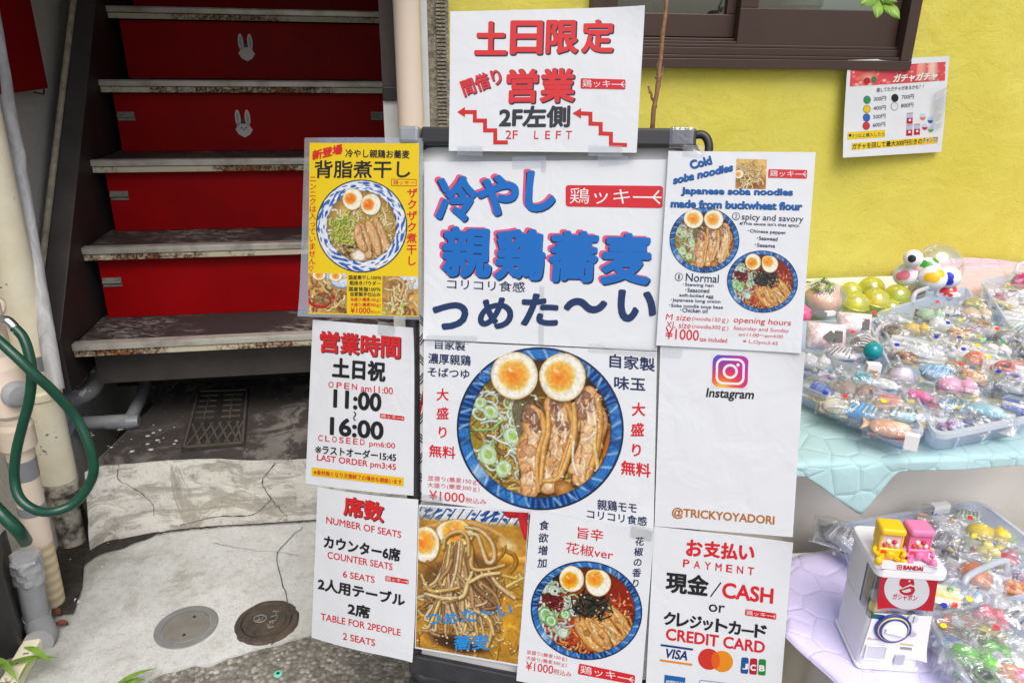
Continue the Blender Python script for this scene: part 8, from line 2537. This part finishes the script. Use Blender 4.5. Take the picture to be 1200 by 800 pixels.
m = MB(); m.frame_box(p - MY * .002, MX, -MY, Z, (-.0008, 0, -.005), (.0008, .0005, .005)); m.build('slot', tmat((150, 152, 160), .3), mach)
p = on_mach(1070, 742, .0032); disc_part('lock', .004, .0036, 0, .0012, tmat((190, 192, 198), .3), mach, 20, p)

# two mini machines sitting on its top edge
def mini(u, d, main, pale, label, yaw):
    base = mp(u, d, 1.0) + Z * .0006
    a = math.atan2(MX[1], MX[0]) + math.radians(yaw); X = np.array([math.cos(a), math.sin(a), 0]); Y = np.array([-math.sin(a), math.cos(a), 0])
    root = empty('mini_machine', base, label, 'mini toy', 'mini capsule machine figures')
    k = .0325
    def bx(mm, lo, hi): return mm.frame_box(base, X, Y, Z, [q * k for q in lo], [q * k for q in hi])
    mt = tmat(main, .25)
    m = MB(); bx(m, (-.42, -.36, 0), (.42, .40, .52)); m.build('body', mt, root, bevel=.0022, segs=3)
    m = MB(); bx(m, (-.44, .06, .525), (.44, .42, 1.10)); bx(m, (-.44, -.32, .525), (-.36, .06, 1.1)); bx(m, (.36, -.32, .525), (.44, .06, 1.1)); m.build('case', mt, root, bevel=.001)
    m = MB(); bx(m, (-.355, -.30, .53), (.355, -.02, 1.09)); m.build('window', tmat(pale, .2), root)
    for j in range(5):
        m = MB(); m.ball(base + X * k * (-.22 + .11 * j) + Y * k * -.30 + Z * k * (.66 + .16 * (j % 2)), .10 * k, nu=6, nv=8); m.build('tiny_capsule', tmat(((220, 70, 60), (250, 240, 230), (240, 170, 120), (200, 40, 90), (250, 220, 210))[j], .3), root, smooth=True)
    m = MB(); bx(m, (-.47, -.42, 1.105), (.47, .46, 1.42)); m.build('cap', mt, root, bevel=.004, segs=4)
    m = MB(); m.lathe(base + X * k * .02 - Y * k * .365 + Z * k * .30, tuple(-Y), [(.17 * k, 0), (.17 * k, .08 * k), (.08 * k, .14 * k)], 16); m.build('knob', mt, root, smooth=True)
    m = MB(); bx(m, (-.34, -.375, .30), (-.16, -.365, .44)); m.build('label', tmat((226, 60, 60), .4), root)
    for sg in (-1, 1):
        m = MB(); m.tube(catmull([base + X * k * sg * .40 + Y * k * -.1 + Z * k * .45, base + X * k * sg * .56 + Y * k * -.3 + Z * k * .36, base + X * k * sg * .44 + Y * k * -.5 + Z * k * .30], 4), .085 * k, 10); m.build('arm', mt, root, smooth=True)
        m = MB(); p0_ = base + X * k * sg * .26 + Y * k * -.34 + Z * k * .12; p1_ = base + X * k * sg * .46 + Y * k * -.66 + Z * k * .12
        m.tube([p0_, p1_], .10 * k, 10); m.ball(p1_, (.15 * k, .15 * k, .19 * k), nu=8, nv=10); m.build('leg', mt, root, smooth=True)
mini(.21, .34, (250, 200, 30), (236, 206, 196), 'tiny yellow capsule machine figure sitting on the white machine', -4)
mini(.66, .36, (230, 130, 180), (236, 120, 160), 'tiny pink capsule machine figure sitting on the white machine', 2)
# ------------------------------------------------------------------ twig and leaf sprig by the wall
tw = empty('bare_twig', np.append(at_d(762, 160, 1.45)[:2], 0.0), 'bare brown twig rising from behind the signboard', 'twig')
def twig(pts, r0, r1):
    P = catmull([at_d(*p) for p in pts], 8)
    P = [p + np.array([.003 * mnoise.noise(Vector((i * .4, 1, 0))), 0, 0]) for i, p in enumerate(P)]
    rr = [r0 + (r1 - r0) * i / (len(P) - 1) + 0.0012 * (1 if i % 8 == 0 else 0) for i in range(len(P))]
    mm = MB(); mm.tube(P, rr, 9); return mm
low = at_d(762, 400, 1.62)
twig([(762, 330, 1.58), (764, 160, 1.45), (771, 100, 1.43), (777, 40, 1.42), (786, -40, 1.40)], 0.0052, 0.0036).build('stem', M['bark'], tw, smooth=True)
for p in ([(766, 120, 1.435), (762, 108, 1.43), (760, 102, 1.43)], [(770, 104, 1.43), (775, 88, 1.43), (777.5, 77, 1.425)], [(769, 92, 1.43), (775, 55, 1.425), (778, 26, 1.42)], [(766, 130, 1.44), (769, 125, 1.44)]):
    twig(p, 0.0026, 0.0018).build('side_shoot', M['bark'], tw, smooth=True)
sp = empty('leafy_sprig', at_d(1030, -60, 1.45), 'fresh green leaf sprig hanging over the corner of the window', 'sprig')
twig([(1026, -70, 1.46), (1030, -20, 1.45), (1034, 2, 1.45), (1040, 6, 1.45)], 0.003, 0.0014).build('stem', M['leaf'], sp, smooth=True)
for a, b in (((1030, -6), (1009, 5)), ((1030, 0), (1028, 21)), ((1036, 2), (1055, 22)), ((1034, 0), (1052, 2)), ((1038, 4), (1043, 17)), ((1028, -14), (1018, -2)), ((1034, -20), (1050, -12))):
    p, q = at_d(*a, 1.45), at_d(*b, 1.43)
    t = q - p; sdir = np.cross(t, CF); sdir /= np.linalg.norm(sdir); w = np.linalg.norm(t) * .26
    m = MB(); m.grid(lambda u, v: p + t * u + sdir * (v - .5) * 2 * w * math.sin(math.pi * u) ** .8 * (1 - u * .25) + CF * (-.004 * math.sin(math.pi * u) + 0.004 * (2 * v - 1) ** 2), 8, 4)
    m.build('leaf', M['leaf'], sp, smooth=True)
